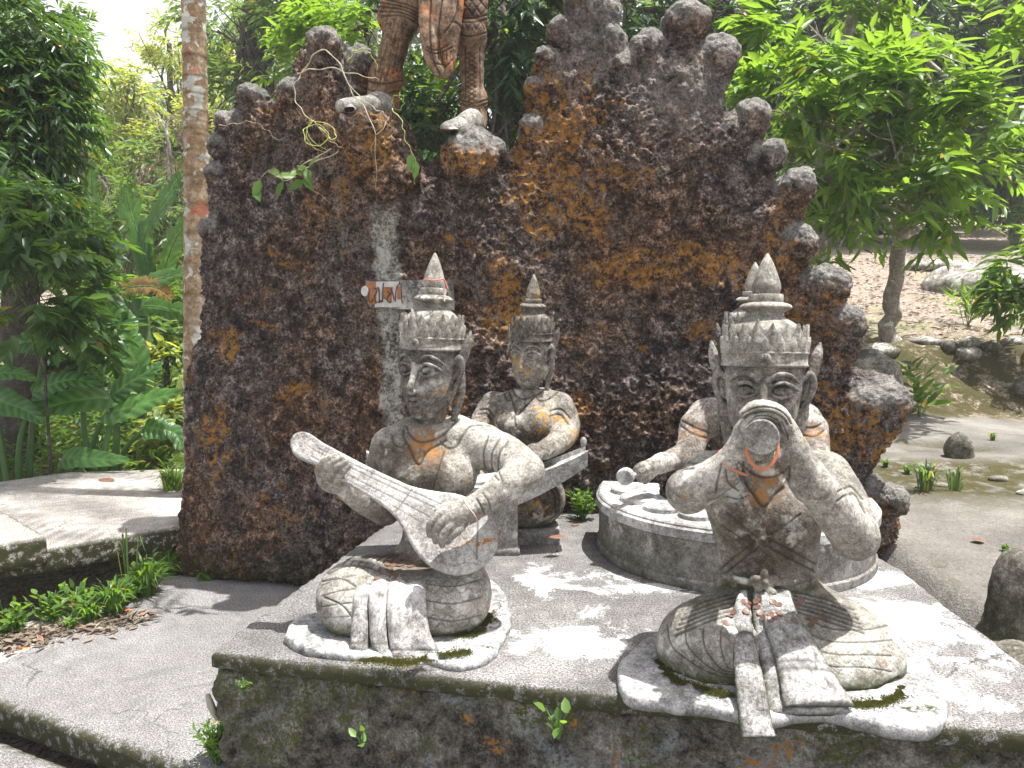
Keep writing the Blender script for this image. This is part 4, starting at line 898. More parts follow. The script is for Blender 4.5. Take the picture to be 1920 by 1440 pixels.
# ------------------------------------------------------------------ 2 the lute player
lu_org = Q(760, 1170, .4)
lu = thing('musician_statue', 'grey statue seated at the left strumming a pear-shaped lute, face turned left', 'statue', lu_org, 'seated musician statues')
plinth('plinth', [(533, 1190), (550, 1162), (610, 1138), (700, 1110), (880, 1082), (925, 1088), (952, 1118), (960, 1152), (940, 1205), (905, 1236), (850, 1242), (780, 1228), (700, 1226), (625, 1222), (560, 1210)], .425, .035, M['base'], lu, lu_org, seed=3.3)
def lute_player():
    F_ = Field((P(578, 900, 2.3)[0] - .02, 1.96, .40), (P(1035, 900, 2.3)[0] + .02, 2.56, P(800, 775, 2.38)[2] + .02), .0042)
    F_.stack(SP([(1085, 720, 885, 2.42, .14), (1050, 735, 884, 2.42, .115), (1000, 755, 872, 2.41, .088), (950, 748, 872, 2.40, .085), (900, 722, 884, 2.39, .095), (860, 706, 893, 2.38, .10), (825, 718, 895, 2.39, .08), (805, 745, 885, 2.39, .065), (793, 768, 845, 2.39, .05)]))
    F_.ell(P(762, 893, 2.315), (.065, .055, .06), None, .04); F_.ell(P(852, 896, 2.31), (.068, .058, .062), None, .04)
    F_.tube(TP([(735, 832, 2.40, 30), (775, 806, 2.39, 24)]), .04); F_.tube(TP([(905, 832, 2.38, 36), (860, 805, 2.39, 26)]), .05)
    F_.tube(TP([(905, 836, 2.38, 33), (945, 851, 2.29, 34), (986, 882, 2.2, 31)]), .04, 8)
    F_.tube(TP([(988, 886, 2.19, 31), (950, 912, 2.15, 29), (908, 940, 2.12, 22), (885, 953, 2.11, 20)]), .03, 10)
    F_.tube(TP([(912, 938, 2.125, 24), (898, 946, 2.12, 22.5)]), .004)
    F_.tube(TP([(730, 838, 2.40, 30), (712, 890, 2.42, 27), (722, 955, 2.38, 26)]), .03, 8); F_.tube(TP([(722, 957, 2.37, 26), (680, 935, 2.31, 24), (640, 905, 2.27, 20)]), .03, 8)
    # folded legs
    F_.tube(TP([(755, 1080, 2.42, 42), (690, 1090, 2.30, 48), (655, 1112, 2.20, 52)]), .05, 8); F_.tube(TP([(652, 1125, 2.19, 54), (665, 1140, 2.17, 50), (735, 1150, 2.15, 45)]), .05, 8)
    F_.tube(TP([(850, 1080, 2.42, 45), (862, 1098, 2.32, 52), (862, 1112, 2.22, 54)]), .05, 8); F_.tube(TP([(858, 1128, 2.20, 54), (842, 1134, 2.18, 54), (750, 1150, 2.15, 46)]), .05, 8)
    F_.ell(P(765, 1100, 2.26), (.17, .13, .06), None, .06)
    V, Fq = F_.nets()
    lo = P(585, 1035, 2.1); hi = P(910, 840, 2.15)
    G_ = Field((lo[0] - .02, 2.0, lo[2]), (hi[0] + .02, 2.36, hi[2] + .02), .0032)
    G_.tube(TP([(892, 950, 2.115, 22), (878, 958, 2.105, 24), (860, 966, 2.10, 25), (848, 970, 2.095, 22)]), .012, 8)
    for r in ([(852, 952, 2.095, 11), (826, 962, 2.085, 9.5), (808, 982, 2.08, 9), (806, 1003, 2.09, 7.5)], [(856, 962, 2.09, 11), (834, 974, 2.078, 9.5), (818, 995, 2.075, 9), (817, 1015, 2.085, 7.5)],
              [(862, 972, 2.085, 11), (846, 985, 2.07, 9.5), (831, 1005, 2.07, 9), (829, 1022, 2.08, 7.5)], [(870, 980, 2.085, 10), (860, 994, 2.07, 9), (846, 1006, 2.07, 8), (840, 1016, 2.08, 6.5)],
              [(858, 948, 2.10, 11), (838, 950, 2.10, 9.5), (820, 958, 2.105, 8)]):
        G_.tube(TP([(a_, b_, c_, d_ * .86) for a_, b_, c_, d_ in r]), .0035, 10)
    V2, F2 = G_.nets(); mesh_np('hand', V2, F2, M['statue'], lu, lu_org); G_.D[:] = 1
    G_.tube(TP([(650, 908, 2.28, 20), (625, 905, 2.255, 20), (612, 897, 2.24, 19)]), .012, 6)
    for r in ([(604, 895, 2.24, 10), (598, 880, 2.22, 9.5), (608, 865, 2.2, 9), (628, 855, 2.195, 7)], [(610, 902, 2.24, 10), (608, 887, 2.215, 9.5), (620, 870, 2.195, 9), (641, 859, 2.19, 7)],
              [(620, 906, 2.24, 10), (620, 892, 2.21, 9.5), (632, 876, 2.19, 9), (650, 866, 2.188, 7)], [(632, 910, 2.24, 10), (634, 897, 2.21, 9), (643, 884, 2.19, 8.5), (655, 873, 2.188, 6.5)]):
        G_.tube(TP([(a_, b_, c_, d_ * .86) for a_, b_, c_, d_ in r]), .0035, 10)
    V2, F2 = G_.nets()
    O = P(806, 692, 2.36); s = 52 * 2.36 / F; A = frame(R(25), R(-2), R(2))
    V3, F3 = head(O, A, s, neck_to=P(808, 822, 2.40), neck_r=.50, zs=1.11)
    L = [([(762, 800), (768, 815), (785, 828), (810, 826), (835, 812), (850, 795), (862, 786)], 2.4, .004), ([(757, 806), (757, 820), (768, 840), (785, 872), (800, 848), (822, 834), (836, 826)], 2.6, .005),
         ([(735, 818), (738, 832), (752, 838), (762, 830)], 2, .003), ([(826, 828), (838, 840), (855, 838), (866, 820), (880, 800), (905, 796)], 2.2, .0035), ([(915, 818), (906, 850), (910, 880), (918, 890)], 2, .003), ([(938, 820), (922, 850), (924, 885), (934, 900)], 2, .003), ([(952, 828), (936, 850), (934, 880), (942, 902)], 2, .003),
         ([(832, 848), (822, 880), (812, 915)], 1.8, .002), ([(893, 935), (905, 955), (908, 965)], 1.8, .003), ([(905, 925), (915, 940), (920, 955)], 1.6, .002),
         ([(608, 1120), (640, 1135), (662, 1160)], 2, .003), ([(604, 1090), (640, 1085), (668, 1100)], 2, .003)]
    for i in range(4): L.append(([(798, 1062 + 32 * i), (850, 1066 + 33 * i), (902, 1052 + 34 * i)], 1.6, .0024)); L.append(([(603, 1098 + 20 * i), (635, 1085 + 24 * i), (668, 1078 + 26 * i)], 1.3, .002, .7))
    for i in range(4):
        for zz in (1100, 1165): L.append(([(800 + 26 * i, zz), (813 + 26 * i, zz - 12), (826 + 26 * i, zz), (813 + 26 * i, zz + 12), (800 + 26 * i, zz)], 1.2, .0018, .6))
    for i in range(7): L.append(([(640 + 14 * i, 1062 + 1 * i), (655 + 14 * i, 1048), (700 + 8 * i, 1040)], 1.6, .003))
    L += [([(620, 1065), (650, 1048), (700, 1052), (745, 1075)], 2.4, .005), ([(615, 1075), (650, 1060), (700, 1065), (740, 1090)], 2.4, .004)]
    mo = lambda V, N: np.clip(1 - (V[:, 2] - .425) / .05, 0, 1)
    finish_body([(V, Fq)], 'body', M['statue'], lu, lu_org, L, True, mo, spots=[(770, 880, 95, 85, 2.2), (800, 960, 90, 70, 2.25), (780, 1050, 80, 30, 2.1)], ochre=[(800, 840, 30, 32, 2.25)])  # spots also paint the shade on chest, waist and lap under the lute
    mesh_np('hand', V2, F2, M['statue'], lu, lu_org)
    V3 = relax(V3, F3, 1); mesh_np('head', V3, F3, M['statue_dark'], lu, lu_org)
    headdress(O, A, s, lu, lu_org, M['statue'], M['statue'], zs=1.11)
    # the lute: outline on a tilted plane, thick and rounded
    p0 = P(855, 1000, 2.165); n = np.array((.13, -.88, .46)); n /= np.linalg.norm(n)
    def onpl(px, py):
        d = P(px, py, 1.0) - np.array((0, 0, CAMZ)); c = np.array((0, 0, CAMZ)); return c + d * ((p0 - c) @ n) / (d @ n)
    out = [(543, 832), (548, 815), (562, 808), (580, 811), (605, 828), (640, 847), (680, 868), (730, 892), (775, 911), (820, 920), (862, 926), (900, 945), (927, 975), (935, 1010), (927, 1040), (905, 1063), (872, 1077), (840, 1076), (808, 1062), (785, 1040), (765, 1010), (752, 985), (735, 962), (700, 935), (660, 912), (630, 895), (595, 873), (568, 862), (550, 850)]
    e1 = onpl(900, 1000) - onpl(600, 850); e1 /= np.linalg.norm(e1); e2 = np.cross(n, e1)
    W = [onpl(a, b) - p0 for a, b in out]; p2 = spline(np.array([(v @ e1, v @ e2, 0) for v in W + W[:1]]), 140)[:-1, :2]
    H = Field((p2[:, 0].min() - .02, p2[:, 1].min() - .02, -.07), (p2[:, 0].max() + .02, p2[:, 1].max() + .02, .02), .004)
    d2 = poly_sdf(H.ax[0][:, None], H.ax[1][None], p2)[:, :, None]; Z = H.ax[2][None, None]
    dep = np.clip(-d2 / .05, 0, 1); a_ = d2 + .008; c_ = np.maximum(Z, -Z - .022 - .03 * dep) + .008
    H.D = (np.sqrt(np.maximum(a_, 0) ** 2 + np.maximum(c_, 0) ** 2) + np.minimum(np.maximum(a_, c_), 0) - .008).astype(np.float32)
    V, Fq = H.nets(); V = p0 + V[:, :1] * e1 + V[:, 1:2] * e2 + V[:, 2:] * n
    V, Fq = subdiv(V, Fq); N = normals(V, Fq)
    if np.linalg.det(np.stack((e1, e2, n))) < 0: Fq = Fq[:, ::-1]; N = -N
    dirt = np.zeros(len(V))
    LL = [([(590, 845 + 0), (800, 945), (832, 958)], 1.3, .0012, .8), ([(583, 855), (800, 966), (818, 976)], 1.3, .0012, .8), ([(595, 840), (810, 938), (845, 950)], 1.3, .0012, .8), ([(580, 862), (640, 893), (790, 980)], 1.2, .001, .6),
          ([(665, 865), (650, 895)], 1.3, .001, .6), ([(700, 882), (683, 915)], 1.3, .001, .6), ([(735, 900), (712, 935)], 1.3, .001, .6), ([(772, 918), (742, 960)], 1.4, .0014, .9), ([(612, 838), (600, 858)], 1.2, .001, .8), ([(618, 841), (606, 861)], 1.2, .001, .8),
          ([(896, 975), (894, 1048)], 1.8, .0018, .9), ([(862, 1000), (892, 1040)], 1.2, .001, .7), ([(800, 1020), (800, 1045), (830, 1052), (825, 1035)], 1.1, .001, .7), ([(850, 1062), (875, 1055), (900, 1060)], 1.1, .001, .7), ([(570, 830), (590, 845)], 1.1, .001, .6)]
    for q in ((577, 818), (589, 826), (563, 834), (568, 816)): LL.append(([(q[0] + 3 * math.cos(t), q[1] + 3 * math.sin(t)) for t in np.linspace(0, 6.3, 8)], 1.1, .001, .8))
    V = engrave(V, N, dirt, LL)
    mesh_np('lute', V, Fq, M['lute'], lu, lu_org, True, {'dirt': dirt})
    ribbon('sash_strip', [(1085, 665, 712, 2.20), (1105, 662, 700, 2.12), (1130, 660, 692, 2.09), (1190, 656, 690, 2.045), (1228, 655, 697, 2.02)], M['cloth'], lu, lu_org, folds=1, lines=[(.85, .01, .003)])
    ribbon('sash_strip', [(1080, 705, 735, 2.20), (1102, 692, 726, 2.11), (1130, 690, 724, 2.08), (1190, 692, 724, 2.035), (1232, 702, 730, 2.01)], M['cloth'], lu, lu_org, folds=1, lines=[(.85, .01, .003)])
    ribbon('sash_strip', [(1078, 728, 802, 2.22), (1098, 726, 800, 2.13), (1130, 724, 798, 2.08), (1185, 726, 806, 2.035), (1222, 732, 826, 2.01), (1246, 738, 852, 1.99)], M['cloth'], lu, lu_org, folds=2, lines=[(.78, .008, .003), (.86, .008, .003)])
M['lute'] = stone('pale weathered lute', (.16, .15, .14), (.33, .32, .305), (.50, .49, .47), white=.5, orange=.25, off=12.3)
lute_player()

# ------------------------------------------------------------------ 3 the xylophone player behind
xy_org = Q(985, 1000, .4)
xy = thing('musician_statue', 'orange-stained statue seated behind the lute player with one fist over a boat-shaped xylophone', 'statue', xy_org, 'seated musician statues')
def xylo_player():
    F_ = Field((P(880, 900, 3.2)[0], 2.90, .44), (P(1095, 900, 3.2)[0], 3.44, P(1000, 712, 3.25)[2]), .0052)
    F_.stack(SP([(965, 915, 1020, 3.30, .14), (900, 925, 1015, 3.28, .10), (850, 932, 1020, 3.27, .095), (810, 925, 1035, 3.26, .105), (775, 918, 1050, 3.26, .11), (745, 935, 1050, 3.27, .085), (728, 960, 1030, 3.27, .06)]))
    F_.ell(P(955, 795, 3.18), (.06, .055, .055), None, .04); F_.ell(P(1015, 797, 3.18), (.062, .058, .058), None, .04)
    F_.tube(TP([(925, 757, 3.27, 24), (903, 795, 3.22, 21), (893, 838, 3.10, 19), (890, 862, 3.02, 15)]), .03, 8)
    F_.tube(TP([(1050, 762, 3.26, 27), (1062, 800, 3.22, 25), (1050, 825, 3.12, 22), (1025, 842, 3.03, 17), (1010, 848, 3.0, 15)]), .03, 10)
    F_.tube(TP([(1028, 839, 3.035, 19.5), (1022, 843, 3.03, 19)]), .003)
    for r in ([(1012, 845, 2.995, 12), (1000, 842, 2.97, 8), (990, 850, 2.96, 7), (992, 862, 2.97, 6)], [(1012, 850, 2.99, 12), (1004, 848, 2.965, 8), (998, 858, 2.955, 7), (1000, 868, 2.965, 6)],
              [(1016, 852, 2.99, 11), (1012, 853, 2.965, 8), (1008, 862, 2.955, 7), (1009, 870, 2.965, 6)], [(1004, 840, 3.0, 10), (992, 842, 2.98, 7), (984, 852, 2.98, 6)]): F_.tube(TP(r), .004, 8)
    F_.tube(TP([(960, 905, 3.30, 40), (1000, 922, 3.2, 44), (1012, 932, 3.12, 44)]), .05, 6); F_.tube(TP([(1010, 938, 3.12, 44), (980, 948, 3.06, 36), (930, 952, 3.05, 30)]), .05, 6)
    F_.tube(TP([(925, 905, 3.30, 40), (890, 925, 3.15, 40)]), .05, 6)
    flower(F_, P(963, 815, 3.14), .034, frame(R(20)), 5)
    V, Fq = F_.nets()
    O = P(995, 663, 3.24); s = 35 * 3.24 / F; A = frame(R(25), R(2), R(3))
    V3, F3 = head(O, A, s, h=.0032, smile=.10, neck_to=P(992, 740, 3.27), neck_r=.48, zs=1.12)
    L = [([(958, 722), (968, 742), (985, 748), (1010, 738), (1030, 722)], 2.2, .005), ([(955, 735), (965, 765), (970, 778), (990, 757), (1005, 742)], 2, .005), ([(1002, 740), (1012, 752), (1030, 748), (1045, 735)], 1.8, .003), ([(945, 738), (950, 750), (958, 750)], 1.8, .003),
         ([(900, 768), (915, 768), (925, 780)], 1.8, .004), ([(897, 776), (912, 776), (922, 788)], 1.8, .003), ([(1032, 770), (1052, 768), (1070, 785)], 1.8, .004), ([(1030, 780), (1050, 778), (1066, 795)], 1.8, .003), ([(965, 780), (967, 800)], 2, .005),
         ([(975, 925), (1000, 905), (1030, 900)], 1.8, .003), ([(1025, 905), (1040, 930), (1042, 965)], 1.8, .004), ([(1032, 903), (1048, 930), (1048, 960)], 1.8, .004)]
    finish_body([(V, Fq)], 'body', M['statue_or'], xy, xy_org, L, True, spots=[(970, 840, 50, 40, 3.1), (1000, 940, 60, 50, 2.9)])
    V3 = relax(V3, F3, 1); mesh_np('head', V3, F3, M['statue_or'], xy, xy_org)
    headdress(O, A, s, xy, xy_org, M['statue_or'], M['statue_or'], zs=1.12)
    K = Field((-.35, 2.98, .38), (.34, 3.5, .5), .009); a, b = P(895, 1000, 3.05), P(1050, 1012, 3.06)
    K.boxp(((a[0] + .215) / 2 - .02, 3.22, .42), ((.215 - a[0]) / 2, .17, .045), None, .008); V, Fq = K.nets()
    N = normals(V, Fq); V = V + N * (.004 * fbm(*V.T, 20, 3))[:, None]
    mesh_np('seat_block', V, Fq, M['drum'], xy, xy_org)
    # boat-shaped xylophone
    g = Geo(); n = 40; t = np.linspace(-1, 1, n); A0, A1, A2 = P(697, 838, 3.02), P(900, 905, 2.98), P(1100, 842, 3.0)
    xs = A0[0] + (A2[0] - A0[0]) * (t + 1) / 2; zt = A1[2] - .0 + (np.interp(t, [-1, 1], [A0[2], A2[2]]) - A1[2]) * np.abs(t) ** 1.55
    ys = 2.98 + .02 * t; half = .085 - .03 * np.abs(t) ** 3; dep = .115 - .055 * np.abs(t) ** 1.5
    V = []
    for i in range(n):
        for (yy, zz) in ((-1, 0), (-.86, .006), (-.8, -.014), (.8, -.014), (.86, .006), (1, 0), (.75, -1), (-.75, -1)):
            V.append((xs[i], ys[i] + yy * half[i], zt[i] + (zz if zz > -1 else -dep[i])))
    m = 8; i = np.arange(n - 1)[:, None] * m; j = np.arange(m)[None]; k = (j + 1) % m
    g.add(V, np.stack((i + j, i + k, i + m + k, i + m + j), -1).reshape(-1, 4)[:, ::-1], 0)
    for e in (0, n - 1): g.add(V[e * m:(e + 1) * m], [[0, 1, 2, 7], [7, 2, 3, 6], [6, 3, 4, 5]], 0)
    g.build('xylophone_body', M['drumtop'], xy, xy_org, smooth=False)
    for i in range(15):
        tt = -.56 + i * .08; X_ = A0[0] + (A2[0] - A0[0]) * (tt + 1) / 2; f = np.interp(tt, t, zt); sl = (np.interp(tt + .02, t, zt) - np.interp(tt - .02, t, zt)) / (.04 * (A2[0] - A0[0]) / 2)
        d = np.array((1, 0, sl)); d /= np.linalg.norm(d); g = Geo(); c = np.array((X_, 2.98 + .02 * tt, f + .012)); up = np.array((-d[2], 0, d[0])); VV = []
        for a in (-1, 1):
            for bb in (-1, 1):
                for cc in (-1, 1): VV.append(c + d * a * .017 + np.array((0, 1, 0)) * bb * .075 + up * cc * .006)
        g.add(VV, [[0, 1, 3, 2], [4, 6, 7, 5], [0, 4, 5, 1], [2, 3, 7, 6], [0, 2, 6, 4], [1, 5, 7, 3]], 0)
        g.build('xylophone_bar', M['drumtop'], xy, xy_org, smooth=False)
    g = Geo()
    q = P(1094, 830, 2.97); tube(g, [q - (0, 0, .012), q + (0, 0, .010), q + (0, 0, .022)], [.010, .014, .006], 10, 0); g.build('knob', M['drumtop'], xy, xy_org)
    K = Field((P(880, 1000, 2.98)[0], 2.86, .39), (P(985, 1000, 2.98)[0], 3.12, P(930, 925, 2.98)[2] + .06), .007)
    a, b = P(897, 1040, 2.94), P(971, 1040, 2.94); zt_ = P(930, 930, 2.94)[2]
    K.boxp(((a[0] + b[0]) / 2, 2.99, (.4 + zt_) / 2), ((b[0] - a[0]) / 2, .075, (zt_ - .4) / 2), None, .006)
    K.boxp(((a[0] + b[0]) / 2, 2.99, .412), ((b[0] - a[0]) / 2 + .008, .085, .014), None, .004)
    V, Fq = K.nets(); mesh_np('pedestal', V, Fq, M['drum'], xy, xy_org)
xylo_player()

# ------------------------------------------------------------------ 4 the gong player inside his half ring
dr_org = Q(1410, 985, .4)
dr = thing('musician_statue', 'brown-grey statue half hidden behind the flute player, arms spread over the gong ring', 'statue', dr_org, 'seated musician statues')
def gong_player():
    F_ = Field((P(1195, 900, 2.85)[0] - .04, 2.76, .42), (P(1600, 900, 2.9)[0], 3.34, P(1411, 735, 3.15)[2]), .0055)
    F_.stack(SP([(985, 1330, 1490, 3.18, .15), (930, 1350, 1470, 3.17, .11), (880, 1352, 1470, 3.16, .10), (830, 1335, 1485, 3.15, .11), (795, 1325, 1500, 3.15, .11), (768, 1345, 1482, 3.16, .08), (752, 1375, 1452, 3.16, .06)]))
    F_.tube(TP([(1335, 778, 3.15, 31), (1375, 762, 3.16, 26)]), .04); F_.tube(TP([(1495, 785, 3.15, 31), (1450, 765, 3.16, 26)]), .04)
    F_.tube(TP([(1322, 780, 3.14, 32), (1303, 812, 3.09, 27), (1292, 848, 3.0, 24)]), .03, 8); F_.tube(TP([(1290, 850, 2.99, 24), (1262, 862, 2.93, 20), (1232, 872, 2.87, 16), (1215, 878, 2.85, 15)]), .02, 8)
    F_.tube(TP([(1243, 867, 2.885, 20), (1236, 870, 2.88, 19.5)]), .003); F_.tube(TP([(1305, 800, 3.10, 31), (1302, 812, 3.09, 30)]), .004)
    for i, r in enumerate(([(1215, 872, 2.85, 10), (1200, 875, 2.83, 7.5), (1190, 885, 2.825, 6.5)], [(1216, 878, 2.84, 10), (1203, 883, 2.822, 7.5), (1194, 893, 2.82, 6.5)], [(1218, 884, 2.84, 10), (1208, 891, 2.825, 7), (1200, 900, 2.822, 6)], [(1224, 886, 2.85, 9), (1215, 896, 2.835, 6.5), (1209, 903, 2.832, 6)])): F_.tube(TP(r), .004, 7)
    F_.tube(TP([(1508, 788, 3.14, 32), (1524, 818, 3.09, 27), (1528, 850, 3.0, 25)]), .03, 8); F_.tube(TP([(1528, 852, 2.99, 24), (1545, 872, 2.93, 21), (1560, 890, 2.87, 17)]), .02, 8)
    F_.tube(TP([(1521, 805, 3.1, 31), (1523, 816, 3.09, 30)]), .004)
    F_.tube(TP([(1370, 960, 3.18, 42), (1320, 975, 3.08, 45)]), .04, 5); F_.tube(TP([(1450, 960, 3.18, 42), (1500, 975, 3.08, 45)]), .04, 5)
    V, Fq = F_.nets()
    O = P(1411, 668, 3.12); s = 46.5 * 3.12 / F; A = frame(R(20), R(2))
    V3, F3 = head(O, A, s, h=.004, neck_to=P(1411, 765, 3.16))
    L = [([(1280, 790), (1300, 800), (1330, 812)], 2, .004), ([(1278, 800), (1298, 812), (1326, 822)], 2, .004), ([(1500, 800), (1525, 802), (1540, 795)], 2, .004), ([(1502, 815), (1525, 818), (1545, 808)], 2, .004), ([(1365, 745), (1370, 800), (1390, 850)], 2, .004), ([(1350, 760), (1352, 830), (1362, 860)], 2, .003)]
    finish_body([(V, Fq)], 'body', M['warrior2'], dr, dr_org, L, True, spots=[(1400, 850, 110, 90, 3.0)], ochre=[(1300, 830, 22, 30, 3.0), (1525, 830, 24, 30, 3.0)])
    V3 = relax(V3, F3, 1); mesh_np('head', V3, F3, M['statue_dark'], dr, dr_org)
    headdress(O, A, s, dr, dr_org, M['statue'], M['statue'])
    # mallet in the hand
    g = Geo(); q = P(1173, 893, 2.80); tube(g, [P(1222, 882, 2.86), P(1200, 889, 2.825), q], .011, 8, 0, flat=1)
    tube(g, [q + (.012, .018, 0.0), q + (.006, .01, 0), q - (.006, .012, 0.0), q - (.008, .018, 0)], [.026, .032, .032, .027], 16, 0); g.build('mallet', M['drumtop'], dr, dr_org)
    # half ring
    cx, cy, RO, RI, H0 = .875, 3.0, .525, .29, .225; rot = R(-12)
    def ring(name, r0, r1, z0, z1, mt, n=90, rd=.006, extra=.12):
        g = Geo(); th = np.linspace(math.pi, 2 * math.pi, n)
        prof = [(r0, z0), (r0, z1 - rd), (r0 + rd, z1), (r1 - rd, z1), (r1, z1 - rd), (r1, z0)]
        pts = []
        for k in range(n):
            for r, z in prof: pts.append((r * math.cos(th[k]), r * math.sin(th[k]), z))
        m = len(prof)
        pre = [(-r, extra, z) for r, z in prof]; post = [(r, extra * .3, z) for r, z in prof]
        pts = pre + pts + post; n2 = n + 2
        Rz = np.array(Matrix.Rotation(rot, 3, 'Z')); Vv = (Rz @ np.array(pts).T).T + (cx, cy, .4)
        i = np.arange(n2 - 1)[:, None] * m; j = np.arange(m)[None]; k = (j + 1) % m
        Fq = np.stack((i + j, i + k, i + m + k, i + m + j), -1).reshape(-1, 4)
        V = Vv.copy(); g.add(V, Fq, 0)
        for e, fl_ in ((0, 1), ((n2 - 1) * m, -1)): g.add(Vv[e:e + m], [[0, 1, 2, 5], [5, 2, 3, 4]], 0)
        VV = np.concatenate(g.V); d = np.clip(1 - (VV[:, 2] - .4) / .04, 0, 1) * .6; mo = np.clip(1 - (VV[:, 2] - .4) / .15, 0, 1) * .5 * (VV[:, 0] < .6)
        return mesh_np(name, VV, [np.concatenate(f) for f in g.F.values()], mt, dr, dr_org, False, {'dirt': d, 'moss': mo})
    ring('gong_ring_wall', RI, RO, 0.001, H0 - .05, M['drum'])
    ring('base_trim', RI + .01, RO + .008, 0.002, .035, M['drum'])
    ring('rim', RI - .005, RO + .012, H0 - .05, H0 - .012, M['drumtop'])
    ring('top_plate', RI - .002, RO + .003, H0 - .012, H0, M['drumtop'])
    Rz = np.array(Matrix.Rotation(rot, 3, 'Z'))
    for i in range(9):
        a = math.pi + R(8) + i * R(20.5); c = Rz @ np.array(((RI + RO) / 2 * math.cos(a), (RI + RO) / 2 * math.sin(a), 0)) + (cx, cy, .4 + H0)
        g = Geo(); T = lambda x, y, z: c + np.array((x, y, z)); rr = .072 - .0012 * i
        lathe(g, T, [(rr, -.002), (rr, .014), (rr - .006, .02), (.03, .022), (.024, .030), (.001, .034)] if i == 99 else [(rr, -.002), (rr, .014), (rr - .006, .019), (.001, .021)], 30)
        g.build('gong', M['base'] if i == 2 else M['drumtop'], dr, dr_org, smooth=False)
M['warrior2'] = stone('brown and grey weathered concrete', (.07, .06, .05), (.2, .175, .15), (.42, .40, .37), orange=.35, white=.4, ocol=(.28, .12, .04), off=6.6)
gong_player()

